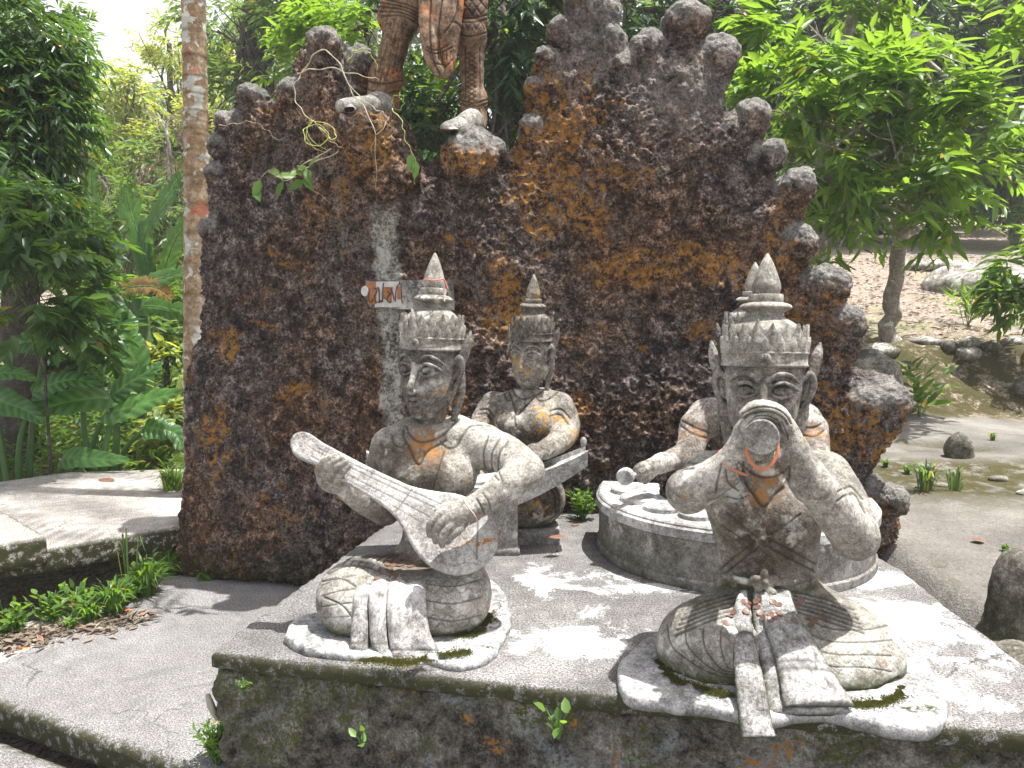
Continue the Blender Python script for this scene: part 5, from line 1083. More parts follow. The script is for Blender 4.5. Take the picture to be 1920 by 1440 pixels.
# ------------------------------------------------------------------ 5 the standing warrior on the wall
wa_org = P(790, 235, 3.7)
wa = thing('warrior_statue', 'brown carved statue standing astride on top of the rock wall, legs and loincloth in view', 'statue', wa_org)
def warrior():
    h = .0062
    F_ = Field((P(620, 200, 3.6)[0], 3.26, P(800, 262, 3.6)[2]), (P(985, 100, 3.7)[0], 4.05, P(800, -190, 3.7)[2]), h)
    # image-left leg: ankle, shin, knee, thigh
    F_.tube(TP([(714, 190, 3.60, 24), (720, 165, 3.60, 23), (735, 105, 3.58, 23), (748, 50, 3.56, 26), (758, 25, 3.56, 30)]), .03, 10)
    F_.tube(TP([(762, 18, 3.56, 30), (800, -2, 3.62, 34), (840, -50, 3.7, 50), (855, -110, 3.72, 66)]), .04, 8)
    F_.tube(TP([(742, 34, 3.56, 33), (752, 24, 3.56, 35)]), .004); F_.tube(TP([(750, 20, 3.56, 37), (764, 8, 3.57, 38)]), .004)
    F_.tube(TP([(717, 180, 3.6, 28), (722, 146, 3.59, 29)]), .003); F_.tube(TP([(723, 148, 3.59, 32), (724, 142, 3.59, 32)]), .003)
    # foot pointing left
    F_.tube(TP([(722, 200, 3.62, 26), (690, 204, 3.5, 19), (655, 202, 3.42, 14), (640, 199, 3.40, 10)]), .02, 8)
    # image-right leg
    F_.tube(TP([(888, 205, 3.66, 20), (887, 180, 3.66, 20), (884, 110, 3.65, 22), (883, 75, 3.64, 24), (882, 55, 3.63, 25), (886, 0, 3.66, 28), (880, -50, 3.7, 38), (875, -100, 3.72, 55)]), .02, 14)
    F_.tube(TP([(883, 76, 3.64, 29), (882, 64, 3.63, 30)]), .002); F_.tube(TP([(884, 36, 3.64, 29), (884, 28, 3.64, 29)]), .005)
    F_.tube(TP([(888, 193, 3.66, 26), (888, 186, 3.66, 26)]), .002); F_.tube(TP([(887, 218, 3.66, 25), (887, 212, 3.66, 25)]), .002); F_.tube(TP([(888, 207, 3.66, 23), (888, 196, 3.66, 23)]), .002)
    F_.tube(TP([(890, 228, 3.66, 22), (885, 236, 3.60, 20), (855, 242, 3.50, 14), (838, 242, 3.45, 9)]), .02, 8)
    # hips and torso above the frame
    F_.ell(P(868, -110, 3.74), (.22, .17, .16), None, .08)
    # loincloth
    V, Fq = F_.nets()
    L = []
    for i in range(11): L.append(([(884 + 8 * math.cos(i * math.pi), 100 + i * 9), (884 + 8 * math.cos((i + 1) * math.pi), 109 + i * 9)], 1.4, .003))
    for i in range(11): L.append(([(884 - 8 * math.cos(i * math.pi), 100 + i * 9), (884 - 8 * math.cos((i + 1) * math.pi), 109 + i * 9)], 1.4, .003))
    L += [([(872, 90), (873, 185)], 1.3, .003), ([(900, 90), (900, 185)], 1.3, .003), ([(858, 193), (888, 200), (918, 193)], 1.4, .003), ([(858, 186), (888, 193), (918, 186)], 1.4, .003), ([(838, 58), (880, 68), (925, 58)], 1.5, .004), ([(838, 26), (880, 34), (925, 26)], 1.5, .004), ([(838, 34), (880, 42), (925, 34)], 1.5, .003)]
    for i in range(5): L.append(([(845 + 16 * i, 56), (853 + 16 * i, 42), (861 + 16 * i, 56)], 1.3, .003)); L.append(([(862 + 12 * i, 203), (866 + 12 * i, 212)], 1.2, .003))
    for i in range(7): L.append(([(830 + 18 * i, -20), (868 + 18 * i, 28)], 1.5, .004)); L.append(([(868 + 18 * i, -20), (830 + 18 * i, 28)], 1.5, .004))
    rs = random.Random(5)
    for i in range(60):
        a = rs.uniform(700, 790); b_ = rs.uniform(40, 135); L.append(([(a, b_), (a - 2 - rs.random() * 5, b_ + 10 + rs.random() * 14)], 1.2, .0025, .8))
    for i in range(5): L.append(([(700 + 4 * i, 4 + 9 * i - 10), (760, 8 + 6 * i), (805, 28 + 8 * i)], 1.6, .004))
    L += [([(682, 150), (720, 158), (758, 150)], 1.6, .004), ([(682, 165), (720, 175), (760, 168)], 1.6, .003)]
    footm = V[:, 2] < P(700, 190, 3.5)[2] + .0
    o = finish_body([(V, Fq)], 'body', M['warrior'], wa, wa_org, L, True, lambda V, N: 0 * V[:, 0])
    # pale bare feet as their own skin of concrete
    for rows, nm in (([(714, 196, 3.585, 24), (692, 200, 3.5, 18), (665, 200, 3.43, 15), (642, 200, 3.385, 12)], 'foot'), ([(884, 230, 3.60, 23), (868, 237, 3.54, 18), (850, 241, 3.48, 14), (837, 242, 3.44, 11)], 'foot')):
        G_ = Field(P(620, 262, 3.6) * (1, 0, 1) + (0, 3.34, 0), P(940, 170, 3.6) * (1, 0, 1) + (0, 3.76, 0), .005)
        rr = [(a, b_, y - .012, r + 1.2) for a, b_, y, r in rows]; G_.tube(TP(rr), .02, 8)
        e = rr[-1]
        for k in range(5): G_.tube(TP([(e[0] + 8 + 3 * k, e[1] - 1 + 1.5 * k, e[2] + .012 - .008 * k, 6), (e[0] - 2 + 3.4 * k, e[1] + 1 + 1.8 * k, e[2] - .0 - .010 * k, 5.4 - .3 * k)]), .004)
        V, Fq = G_.nets(); V = relax(V, Fq, 1); mesh_np(nm, V, Fq, M['foot'], wa, wa_org)
    K = Field(P(785, 165, 3.5) * (1, 0, 1) + (0, 3.36, 0), P(905, -150, 3.5) * (1, 0, 1) + (0, 3.78, 0), .0055)
    K.tube([(*P(832, -120, 3.62), .07), (*P(828, -40, 3.52), .085), (*P(822, 40, 3.48), .075), (*P(822, 100, 3.48), .055), (*P(832, 130, 3.48), .042)], .02, 12, sy=.45)
    K.tube([(*P(850, -60, 3.6), .06), (*P(845, 20, 3.53), .055), (*P(838, 100, 3.5), .045), (*P(838, 125, 3.5), .035)], .01, 10, sy=.5)
    K.tube([(*P(800, -60, 3.6), .035), (*P(800, 40, 3.46), .035), (*P(808, 105, 3.45), .03), (*P(822, 135, 3.46), .024)], .01, 10, sy=.7)
    V, Fq = K.nets(); V, Fq = subdiv(V, Fq); V = relax(V, Fq, 1); N = normals(V, Fq); d = np.zeros(len(V))
    LL = [([(808, -10), (806, 60), (812, 110), (826, 140)], 2, .006), ([(830, -10), (822, 60), (828, 110), (835, 125)], 2, .006), ([(800, 88), (818, 94), (845, 82)], 1.6, .004), ([(800, 94), (818, 101), (848, 89)], 1.6, .004), ([(812, 118), (838, 122), (848, 112)], 1.6, .004), ([(860, -10), (855, 30), (835, 60)], 1.8, .005), ([(845, 40), (860, 45), (868, 60)], 1.6, .004)]
    for i in range(6): LL.append(([(806 + 8 * i, 97), (809 + 7 * i, 112)], 1.2, .003))
    V = engrave(V, N, d, LL); mesh_np('loincloth', V, Fq, M['warrior'], wa, wa_org, True, {'dirt': d})
    T_ = Field((wa_org[0] - .3, 3.45, P(868, -150, 3.7)[2]), (wa_org[0] + .55, 4.05, P(868, -500, 3.7)[2] + .05), .011)
    T_.stack(SP([(-90, 800, 935, 3.74, .16), (-150, 815, 920, 3.74, .12), (-220, 800, 940, 3.74, .13), (-270, 790, 955, 3.74, .12), (-300, 840, 905, 3.74, .07)])); T_.cap(P(870, -290, 3.74), P(868, -340, 3.74), .06, .06); T_.ell(P(868, -385, 3.72), (.085, .10, .13), None, .03)
    T_.tube(TP([(800, -262, 3.74, 28), (765, -210, 3.7, 24), (790, -150, 3.62, 18), (820, -170, 3.55, 16)]), .03, 8); T_.tube(TP([(942, -262, 3.74, 28), (985, -210, 3.75, 24), (1000, -150, 3.7, 18)]), .03, 8)
    V, Fq = T_.nets(); mesh_np('torso', V, Fq, M['warrior'], wa, wa_org)
warrior()

# ------------------------------------------------------------------ vegetation tools
def leaf_mat(name, lo, hi, trans=.45, tcol=None, rough=.42, spec=.45):
    m, nt, out = mat(name); b = NB(nt)
    r = b.attr('rnd'); tc = b.n('ShaderNodeTexCoord').outputs['Object']
    col = b.mix(r, lo, hi); col = b.mix(b.step(r, .965, .985), col, (min(1, hi[0] * 2.6 + .1), hi[1] * 1.1, hi[2] * .5))
    pr = b.n('ShaderNodeBsdfPrincipled'); b.lk(col, pr.inputs['Base Color']); pr.inputs['Roughness'].default_value = rough; pr.inputs['Specular IOR Level'].default_value = spec
    tl = b.n('ShaderNodeBsdfTranslucent'); t = tcol or (hi[0] * 2.3, hi[1] * 2.1, hi[2] * .7)
    b.lk(b.mix(r, tuple(x * .6 for x in t), t), tl.inputs[0])
    mx = b.n('ShaderNodeMixShader'); mx.inputs[0].default_value = trans; b.lk(pr.outputs[0], mx.inputs[1]); b.lk(tl.outputs[0], mx.inputs[2]); b.lk(mx.outputs[0], out.inputs[0])
    return m
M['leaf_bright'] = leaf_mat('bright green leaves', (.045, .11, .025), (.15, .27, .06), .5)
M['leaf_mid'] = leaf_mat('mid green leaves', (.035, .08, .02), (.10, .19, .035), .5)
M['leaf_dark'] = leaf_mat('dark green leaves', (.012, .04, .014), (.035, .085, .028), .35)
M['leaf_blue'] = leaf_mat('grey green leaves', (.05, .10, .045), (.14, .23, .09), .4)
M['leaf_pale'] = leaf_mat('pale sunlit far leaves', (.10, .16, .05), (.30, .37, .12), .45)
M['leaf_shiny'] = leaf_mat('glossy dark vine leaves', (.022, .065, .024), (.08, .165, .055), .45, rough=.3, spec=.6)
M['dry_twigs'] = leaf_mat('dry pinkish leaves', (.10, .075, .055), (.30, .24, .19), .2, tcol=(.3, .24, .18))
def bark(name, a, b_, c, patches=()):
    m, nt, out = mat(name); b = NB(nt); tc = b.n('ShaderNodeTexCoord').outputs['Object']
    n1 = b.noise(tc, 12, 5, .7, .5); n2 = b.noise(tc, 60, 4, .75)
    col = b.ramp(b.math('ADD', b.math('MULTIPLY', n1, .6), b.math('MULTIPLY', n2, .4)), [(.38, a), (.5, b_), (.62, c)])
    for (sc_, t0, pc) in patches: col = b.mix(b.math('MULTIPLY', b.step(b.noise(tc, sc_, 4, .6, .4), t0, t0 + .03), .85), col, pc)
    d = b.attr('dirt'); col = b.mix(d, col, tuple(x * .5 for x in a))
    b.lk(b.pri(col, .85, b.bump(b.math('ADD', n1, b.math('MULTIPLY', n2, .5)), .7, .01), .25), out.inputs[0]); return m
M['bark_pale'] = bark('pale blotched bark', (.12, .10, .08), (.24, .21, .18), (.42, .39, .35), [(9, .60, (.5, .5, .46)), (7, .64, (.22, .10, .05))])
M['bark_dark'] = bark('dark bark', (.03, .025, .02), (.07, .06, .05), (.14, .12, .10))
M['palm'] = bark('lichen blotched palm trunk', (.15, .095, .045), (.26, .185, .11), (.40, .34, .27), [(6.5, .55, (.44, .46, .42)), (15, .60, (.60, .60, .56)), (4.2, .62, (.36, .12, .07))])
M['stem'] = simple('green stems', (.07, .15, .04), .5, .4, 20)
M['vine'] = simple('pale dry vine', (.42, .38, .26), .8, .3, 30)
M['vine_green'] = simple('yellow green vine', (.38, .42, .12), .6, .3, 30)
HI_T = np.array([(0, 0, 0), (.3, -.42, .06), (.3, 0, 0), (.3, .42, .06), (.66, -.34, .04), (.66, 0, -.02), (.66, .34, .04), (1, 0, -.05)])
HI_F = [[0, 1, 2], [0, 2, 3], [1, 4, 5], [1, 5, 2], [2, 5, 6], [2, 6, 3], [4, 7, 5], [5, 7, 6]]
LO_T = np.array([(0, 0, 0), (.42, -.45, .07), (.42, .45, .07), (1, 0, -.06)]); LO_F = [[0, 1, 3], [0, 3, 2]]
def nrmz(a): return a / (np.linalg.norm(a, axis=-1, keepdims=True) + 1e-9)
def leaves(B, D, N, L, W, hi=False, rg=rng):
    T, Fc = (HI_T, HI_F) if hi else (LO_T, LO_F); n = len(B); D = nrmz(D); S = nrmz(np.cross(D, N)); N2 = np.cross(S, D)
    L = np.broadcast_to(L, n)[:, None, None]; W = np.broadcast_to(W, n)[:, None, None]
    V = B[:, None] + D[:, None] * T[None, :, :1] * L + S[:, None] * T[None, :, 1:2] * W + N2[:, None] * T[None, :, 2:] * L
    k = len(T); F_ = (np.asarray(Fc)[None] + (np.arange(n) * k)[:, None, None]).reshape(-1, 3)
    return V.reshape(-1, 3), F_, np.repeat(rg.random(n), k)
def sprigs(Bp, D, Ls, nl, L, W, rg, droop=.5, hi=False, tuft=False):
    """twigs with alternate leaves"""
    n = len(Bp); D = nrmz(D); up = np.array((0, 0, 1.0)); S = nrmz(np.cross(D, up) + rg.normal(0, .15, (n, 3)))
    t = np.linspace(.25 if not tuft else .75, 1.0, nl)[None] + rg.normal(0, .03, (n, nl))
    Ls = np.broadcast_to(Ls, n)
    pos = Bp[:, None] + D[:, None] * (t * Ls[:, None])[..., None]; pos[..., 2] -= droop * .35 * (t ** 2) * Ls[:, None]
    side = np.where(np.arange(nl) % 2, 1.0, -1.0)[None, :, None]
    if tuft: side = np.cos(np.arange(nl) * 2.4)[None, :, None] * 1.3
    dd = D[:, None] * .75 + S[:, None] * side * .9 + rg.normal(0, .22, (n, nl, 3)); dd[..., 2] -= droop * (.5 + .5 * rg.random((n, nl)))
    nn = up + rg.normal(0, .38, (n, nl, 3))
    LL = (L * (.65 + .6 * rg.random((n, nl)))).ravel()
    return leaves(pos.reshape(-1, 3), dd.reshape(-1, 3), nn.reshape(-1, 3), LL, LL * W / L, hi, rg)
def blob_points(c, r, n, rg, shell=.45):
    d = nrmz(rg.normal(0, 1, (n, 3))); q = shell + (1 - shell) * rg.random(n) ** .6
    q *= 1 + .28 * np.sin(d[:, 0] * 5 + c[0] * 3) * np.sin(d[:, 2] * 6 + c[2]) * np.sin(d[:, 1] * 4 + 2)
    return np.asarray(c) + d * q[:, None] * np.asarray(r), d
def tree(label, cat, base, trunk, tr, blobs, leafL, leafW, nl, lm, bm, seed=1, hi=False, droop=.5, twig=.35, name='tree', group=None, limbs=True, tuft=False, clump=True):
    """trunk: world points; blobs: (centre, radii, sprig count)"""
    rg = np.random.default_rng(seed); base = np.asarray(base, float); t = thing(name, label, cat, base, group)
    g = Geo(); tp = spline(np.asarray(trunk, float), 24); rr = np.linspace(tr, tr * .45, 24); rr[0] *= 1.25
    tp = tp + .012 * rg.normal(0, 1, tp.shape) * (tr / .08); tube(g, tp, rr, 10, 0)
    if limbs:
        for c, r, n in blobs:
            for q in range(3):
                s0 = tp[int(rg.integers(9, 23))]; e = np.asarray(c) + rg.normal(0, .4, 3) * r; mid = (s0 + e) / 2 + rg.normal(0, .12, 3) * np.linalg.norm(e - s0) * .6
                ln = spline([s0, mid, e], 10); tube(g, ln, np.linspace(tr * .34, tr * .06, 10), 5, 0)
                for z in range(4):
                    s1 = ln[int(rg.integers(3, 9))]; e1 = s1 + rg.normal(0, .5, 3) * r; tube(g, spline([s1, (s1 + e1) / 2 + rg.normal(0, .06, 3), e1], 6), np.linspace(tr * .10, tr * .025, 6), 4, 0)
    g.build('trunk', bm, t, base)
    Vs, Fs, As, k = [], [], [], 0
    for c, r, n in blobs:
        if clump:                      # clumps inside the blob leave gaps between them
            nc = max(4, n // 22); cc, _ = blob_points(c, r, nc, rg, .15); idx = rg.integers(0, nc, n); cr = np.asarray(r) * .34
            p = cc[idx] + rg.normal(0, .55, (n, 3)) * cr; d = nrmz(p - np.asarray(c)) + rg.normal(0, .35, (n, 3))
        else: p, d = blob_points(c, r, n, rg)
        d[:, 2] -= .15; V, F_, A = sprigs(p, d, twig * (.6 + .7 * rg.random(n)), nl, leafL, leafW, rg, droop, hi, tuft)
        Vs.append(V); Fs.append(F_ + k); As.append(A); k += len(V)
    mesh_np('crown', np.concatenate(Vs), np.concatenate(Fs), lm, t, base, True, {'rnd': np.concatenate(As)})
    return t
def B(px, py, Y, rx, ry, n, rd=None): return (P(px, py, Y), np.array((rx * Y / F, (rd or (rx + ry) / 2) * Y / F, ry * Y / F)), n)
def gz(x, y): return float(ground_h(np.array([[x]], float), np.array([[y]], float))[0, 0])
def gp(px, Y, dz=0): x = P(px, 600, Y)[0]; return np.array((x, Y, gz(x, Y) + dz))

# ------------------------------------------------------------------ the trees
def trees():
    tb = gp(1665, 8.4, -.05); T = [tb, P(1672, 560, 8.3), P(1688, 460, 8.1), P(1715, 330, 7.5), P(1700, 200, 7.1), P(1720, 60, 7.1)]
    tree('slim tree with pale blotched trunk and large bright sunlit leaves, right of the wall', 'tree', tb, T, .095,
         [B(1470, 180, 6.6, 60, 50, 36), B(1560, 110, 6.8, 80, 50, 50), B(1640, 200, 6.6, 90, 60, 70), B(1760, 120, 6.8, 100, 60, 70), B(1830, 210, 6.7, 80, 50, 54), B(1540, 290, 6.7, 60, 36, 30),
          B(1680, 310, 6.6, 90, 36, 44), B(1610, 395, 6.6, 60, 18, 14), B(1790, 320, 6.8, 70, 34, 30), B(1750, 385, 6.6, 60, 14, 12), B(1830, 400, 6.7, 40, 16, 9), B(1500, 50, 7, 70, 40, 34), B(1560, 460, 6.9, 26, 16, 6)],
         .20, .062, 8, M['leaf_bright'], M['bark_pale'], 3, True, .4, .36)
    b2 = gp(1538, 9.0, -.1); tree('tree with curved tan trunk just behind the right shoulder of the wall', 'tree', b2, [b2, P(1535, 450, 9.0), P(1545, 320, 9.0), P(1570, 180, 9.1), P(1600, 20, 9.2)], .13,
         [B(1560, 60, 9, 130, 80, 90), B(1500, 250, 8.8, 70, 70, 60), B(1600, 310, 9, 80, 60, 50), B(1530, 400, 8.9, 50, 30, 20)], .24, .07, 7, M['leaf_mid'], M['bark_pale'], 5, True, .9, .4)
    b3 = gp(1575, 17, -.1); tree('dark tall tree behind the sunlit one, filling the top right corner', 'tree', b3, [b3, P(1580, 200, 17), P(1590, -150, 17)], .16,
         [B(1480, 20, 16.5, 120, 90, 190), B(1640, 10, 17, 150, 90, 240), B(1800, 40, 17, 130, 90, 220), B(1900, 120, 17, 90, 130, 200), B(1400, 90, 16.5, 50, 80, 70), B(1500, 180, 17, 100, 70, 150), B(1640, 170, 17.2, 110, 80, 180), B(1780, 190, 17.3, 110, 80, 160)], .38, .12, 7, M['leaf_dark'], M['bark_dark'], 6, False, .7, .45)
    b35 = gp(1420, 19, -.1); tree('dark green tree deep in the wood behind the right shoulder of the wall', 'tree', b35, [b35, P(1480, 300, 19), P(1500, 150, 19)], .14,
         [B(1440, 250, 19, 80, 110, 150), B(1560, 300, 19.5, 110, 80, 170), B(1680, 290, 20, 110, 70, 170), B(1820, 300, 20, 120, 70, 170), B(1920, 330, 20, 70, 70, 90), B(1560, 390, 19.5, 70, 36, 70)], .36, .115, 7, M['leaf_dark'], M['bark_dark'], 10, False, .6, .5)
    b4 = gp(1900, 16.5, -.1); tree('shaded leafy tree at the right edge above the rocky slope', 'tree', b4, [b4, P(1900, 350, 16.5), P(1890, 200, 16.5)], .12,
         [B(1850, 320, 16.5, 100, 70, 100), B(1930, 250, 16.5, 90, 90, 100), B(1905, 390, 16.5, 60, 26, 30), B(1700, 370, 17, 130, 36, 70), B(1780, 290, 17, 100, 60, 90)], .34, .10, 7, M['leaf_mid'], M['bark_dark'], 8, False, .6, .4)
    b5 = gp(1935, 7.8, -.05); tree('bush with hanging narrow leaves at the right edge beside the stacked stones', 'bush', b5, [b5, P(1945, 560, 7.8), P(1940, 450, 7.8)], .03,
         [B(1925, 500, 7.7, 50, 70, 60), B(1915, 590, 7.7, 35, 40, 30)], .20, .05, 8, M['leaf_mid'], M['bark_dark'], 9, True, 1.0, .25, name='bush')
    # behind the middle of the wall
    b6 = gp(935, 8.5, -.1); tree('very dark tree straight behind the standing warrior, its trunk right of his leg', 'tree', b6, [b6, P(938, 300, 8.5), P(932, 100, 8.5), P(940, -100, 8.5)], .13,
         [B(960, 60, 8, 90, 110, 110), B(850, 150, 8.2, 90, 110, 120), B(780, 280, 8, 80, 60, 70), B(1000, 180, 8.3, 60, 90, 60), B(920, -30, 8, 130, 60, 80), B(900, 290, 7.6, 80, 50, 60)], .21, .06, 9, M['leaf_dark'], M['bark_dark'], 11, False, .9, .4)
    b7 = gp(1180, 9.5, -.1); tree('dark drooping tree behind the gap between the two wall peaks', 'tree', b7, [b7, P(1180, 200, 9.5), P(1175, -100, 9.5)], .14,
         [B(1180, 40, 9, 90, 90, 110), B(1010, 60, 9.2, 60, 100, 80), B(1340, 20, 9.3, 90, 70, 90), B(1400, 110, 9.6, 50, 90, 60)], .22, .06, 8, M['leaf_dark'], M['bark_dark'], 12, False, 1.0, .4)
    b8 = gp(690, 8.6, -.1); tree('light green compound-leaved tree behind the left peak of the wall', 'tree', b8, [b8, P(692, 250, 8.6), P(688, 60, 8.6), P(700, -120, 8.6)], .06,
         [B(620, 60, 8.2, 70, 60, 60), B(700, 60, 8.4, 90, 90, 90), B(570, 130, 8.2, 40, 60, 30), B(740, 230, 8.0, 60, 60, 44), B(800, 60, 8.5, 60, 60, 40)], .15, .05, 10, M['leaf_bright'], M['bark_dark'], 13, True, .35, .4)
    for i, px in enumerate((672, 706)):
        b_ = gp(px, 9.2, -.1); g = Geo(); tube(g, spline([b_, P(px - 4, 200, 9.2), P(px + 2, -60, 9.2)], 14), .035 - .006 * i, 8, 0); o = g.build('bare_sapling', M['bark_pale'], None, b_); o.location = b_
        tag(o, ['straight thin grey sapling behind the left peak, the left one of two', 'straight thin grey sapling beside the warrior statue leg, the right one of two'][i], 'sapling', 'bare saplings behind the wall')
    # left middle distance
    b9 = gp(470, 14, -.1); tree('dense grey-green tree rising just right of the palm trunk', 'tree', b9, [b9, P(470, 200, 14), P(465, 0, 14)], .2,
         [B(470, 60, 14, 80, 90, 220), B(540, 130, 14, 80, 100, 220), B(440, 200, 13.8, 60, 70, 130), B(600, 40, 14, 90, 80, 180), B(480, -60, 14, 90, 60, 120), B(570, 220, 13.5, 60, 60, 90)], .20, .055, 8, M['leaf_blue'], M['bark_dark'], 14, False, .6, .4)
    b10 = gp(405, 19, -.1); tree('pale sunlit tree seen between palm trunk and wall edge', 'tree', b10, [b10, P(400, 300, 19), P(400, 200, 19)], .2,
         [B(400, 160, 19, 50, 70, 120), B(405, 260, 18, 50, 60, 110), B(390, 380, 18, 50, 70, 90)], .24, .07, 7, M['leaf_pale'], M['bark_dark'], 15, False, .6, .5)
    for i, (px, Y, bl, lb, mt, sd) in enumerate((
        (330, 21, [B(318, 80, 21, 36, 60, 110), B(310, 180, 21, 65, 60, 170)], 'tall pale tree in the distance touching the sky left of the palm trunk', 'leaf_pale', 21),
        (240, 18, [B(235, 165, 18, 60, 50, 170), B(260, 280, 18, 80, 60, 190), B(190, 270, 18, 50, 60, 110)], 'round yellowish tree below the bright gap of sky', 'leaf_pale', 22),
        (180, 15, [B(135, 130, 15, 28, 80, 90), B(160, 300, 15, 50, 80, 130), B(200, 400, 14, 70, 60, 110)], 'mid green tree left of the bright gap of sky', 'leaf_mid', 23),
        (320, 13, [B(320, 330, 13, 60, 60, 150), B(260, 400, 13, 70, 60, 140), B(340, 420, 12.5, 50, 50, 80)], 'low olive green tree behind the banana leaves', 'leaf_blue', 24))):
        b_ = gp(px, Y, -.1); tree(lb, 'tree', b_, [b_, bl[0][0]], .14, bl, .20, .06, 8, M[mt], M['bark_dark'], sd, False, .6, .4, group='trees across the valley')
    b_ = gp(310, 12, -.1); tree('small half-dead tree with pinkish dry leaves left of the palm trunk', 'tree', b_, [b_, P(318, 330, 12), P(310, 230, 12)], .05, [B(305, 230, 12, 50, 55, 55), B(320, 290, 12, 40, 40, 30)], .10, .03, 8, M['dry_twigs'], M['bark_pale'], 31, False, .3, .3)
    # left thicket
    b_ = gp(20, 6.3, -.1); tree('huge dark tree smothered in glossy vines at the left edge', 'tree', b_, [b_, P(30, 400, 6.4), P(40, 60, 6.4)], .16,
         [B(30, 50, 6.2, 70, 60, 300), B(60, 170, 6.1, 55, 70, 300), B(20, 290, 6.0, 65, 80, 330), B(85, 320, 6.2, 30, 50, 120), B(20, 430, 5.8, 60, 60, 160), B(-60, 200, 6.2, 80, 160, 120), B(95, 60, 6.4, 25, 40, 50), B(120, 130, 6.5, 20, 60, 50), B(110, 240, 6.0, 26, 60, 70), B(130, 400, 5.9, 34, 40, 70), B(60, 380, 5.6, 50, 40, 80)],
         .105, .034, 9, M['leaf_shiny'], M['bark_dark'], 41, False, 1.1, .3)
    b_ = gp(80, 5.2, -.1); tree('broad-leaved dark shrub in front of the vine-covered tree, its leaves catching light', 'shrub', b_, [b_, P(80, 650, 5.2), P(70, 520, 5.1)], .012,
         [B(40, 490, 4.9, 55, 35, 34), B(110, 440, 5.2, 45, 30, 24), B(70, 560, 5.0, 60, 36, 36), B(150, 540, 5.5, 36, 36, 20), B(30, 610, 4.9, 45, 30, 18), B(120, 625, 5.4, 50, 26, 18), B(10, 400, 5, 40, 40, 20), B(185, 455, 5.8, 34, 16, 9)],
         .14, .055, 7, M['leaf_shiny'], M['bark_dark'], 42, True, .6, .22, name='shrub')
    for i, (px, Y, bl, lm_, lb) in enumerate((
        (150, 8.2, [B(140, 520, 8, 60, 60, 60), B(190, 600, 8, 60, 50, 50), B(110, 640, 7.8, 60, 40, 36)], 'leaf_mid', 'shaded bush behind the elephant ear plants, left of the banana stems'),
        (260, 10.5, [B(240, 520, 10.5, 60, 50, 60), B(300, 590, 10.3, 70, 50, 60), B(340, 520, 10.5, 50, 50, 40)], 'leaf_mid', 'mid green bush further back between the banana plants'),
        (60, 7.6, [B(40, 600, 7.5, 70, 70, 70), B(90, 690, 7.2, 80, 50, 60), B(-20, 680, 7.2, 60, 60, 40)], 'leaf_shiny', 'dark bush at the left edge behind the elephant ear stalks'),
        (300, 7.2, [B(310, 700, 7.0, 40, 30, 26), B(290, 780, 6.6, 50, 30, 30), B(330, 830, 6.2, 30, 24, 18)], 'leaf_pale', 'dry pale scrub on the bank beside the palm trunk'),
        (235, 12.5, [B(240, 440, 12.5, 70, 50, 80), B(320, 470, 12.5, 60, 40, 60), B(180, 400, 12.5, 50, 60, 60)], 'leaf_blue', 'olive bush on the far bank above the banana leaves'))):
        b_ = gp(px, Y, -.1); tree(lb, 'bush', b_, [b_, bl[0][0]], .025, bl, .14, .055, 8, M[lm_], M['bark_dark'], 70 + i, True, .5, .22, name='bush', group='undergrowth beyond the walkway')
    b_ = gp(310, 8.5, -.1); tree('dark low bush under the drooping banana leaves', 'bush', b_, [b_, P(310, 620, 8.5), P(300, 560, 8.5)], .03, [B(300, 570, 8.3, 70, 50, 60), B(250, 640, 8, 60, 40, 40), B(340, 620, 8.4, 40, 40, 28)], .15, .055, 8, M['leaf_mid'], M['bark_dark'], 43, True, .4, .2, name='bush')
    # far wooded hill closing the view (one mass)
    rg = np.random.default_rng(99); n = 30000
    x = rg.uniform(-34, 34, n); pxl = 960 + F * x / 28
    topz = np.interp(pxl, [-900, 100, 180, 330, 420, 900, 1900, 2700], [13, 11, 7.4, 8.6, 12, 15, 15, 15]) * (.9 + .2 * np.abs(np.sin(x * 1.3)))
    z = rg.random(n) ** .8 * topz; y = 27 + z * .35 + rg.normal(0, 1.0, n) + 1.3 * np.sin(x * 1.7) * np.cos(z * 1.3)
    p = np.stack((x, y, z + .6), 1); d = rg.normal(0, 1, (n, 3)); d[:, 1] -= .8
    V, F_, A = sprigs(p, d, .6, 5, .42, .17, rg, .6)
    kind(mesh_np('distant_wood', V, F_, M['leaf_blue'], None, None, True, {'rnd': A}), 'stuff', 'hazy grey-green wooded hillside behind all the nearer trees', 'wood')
trees()

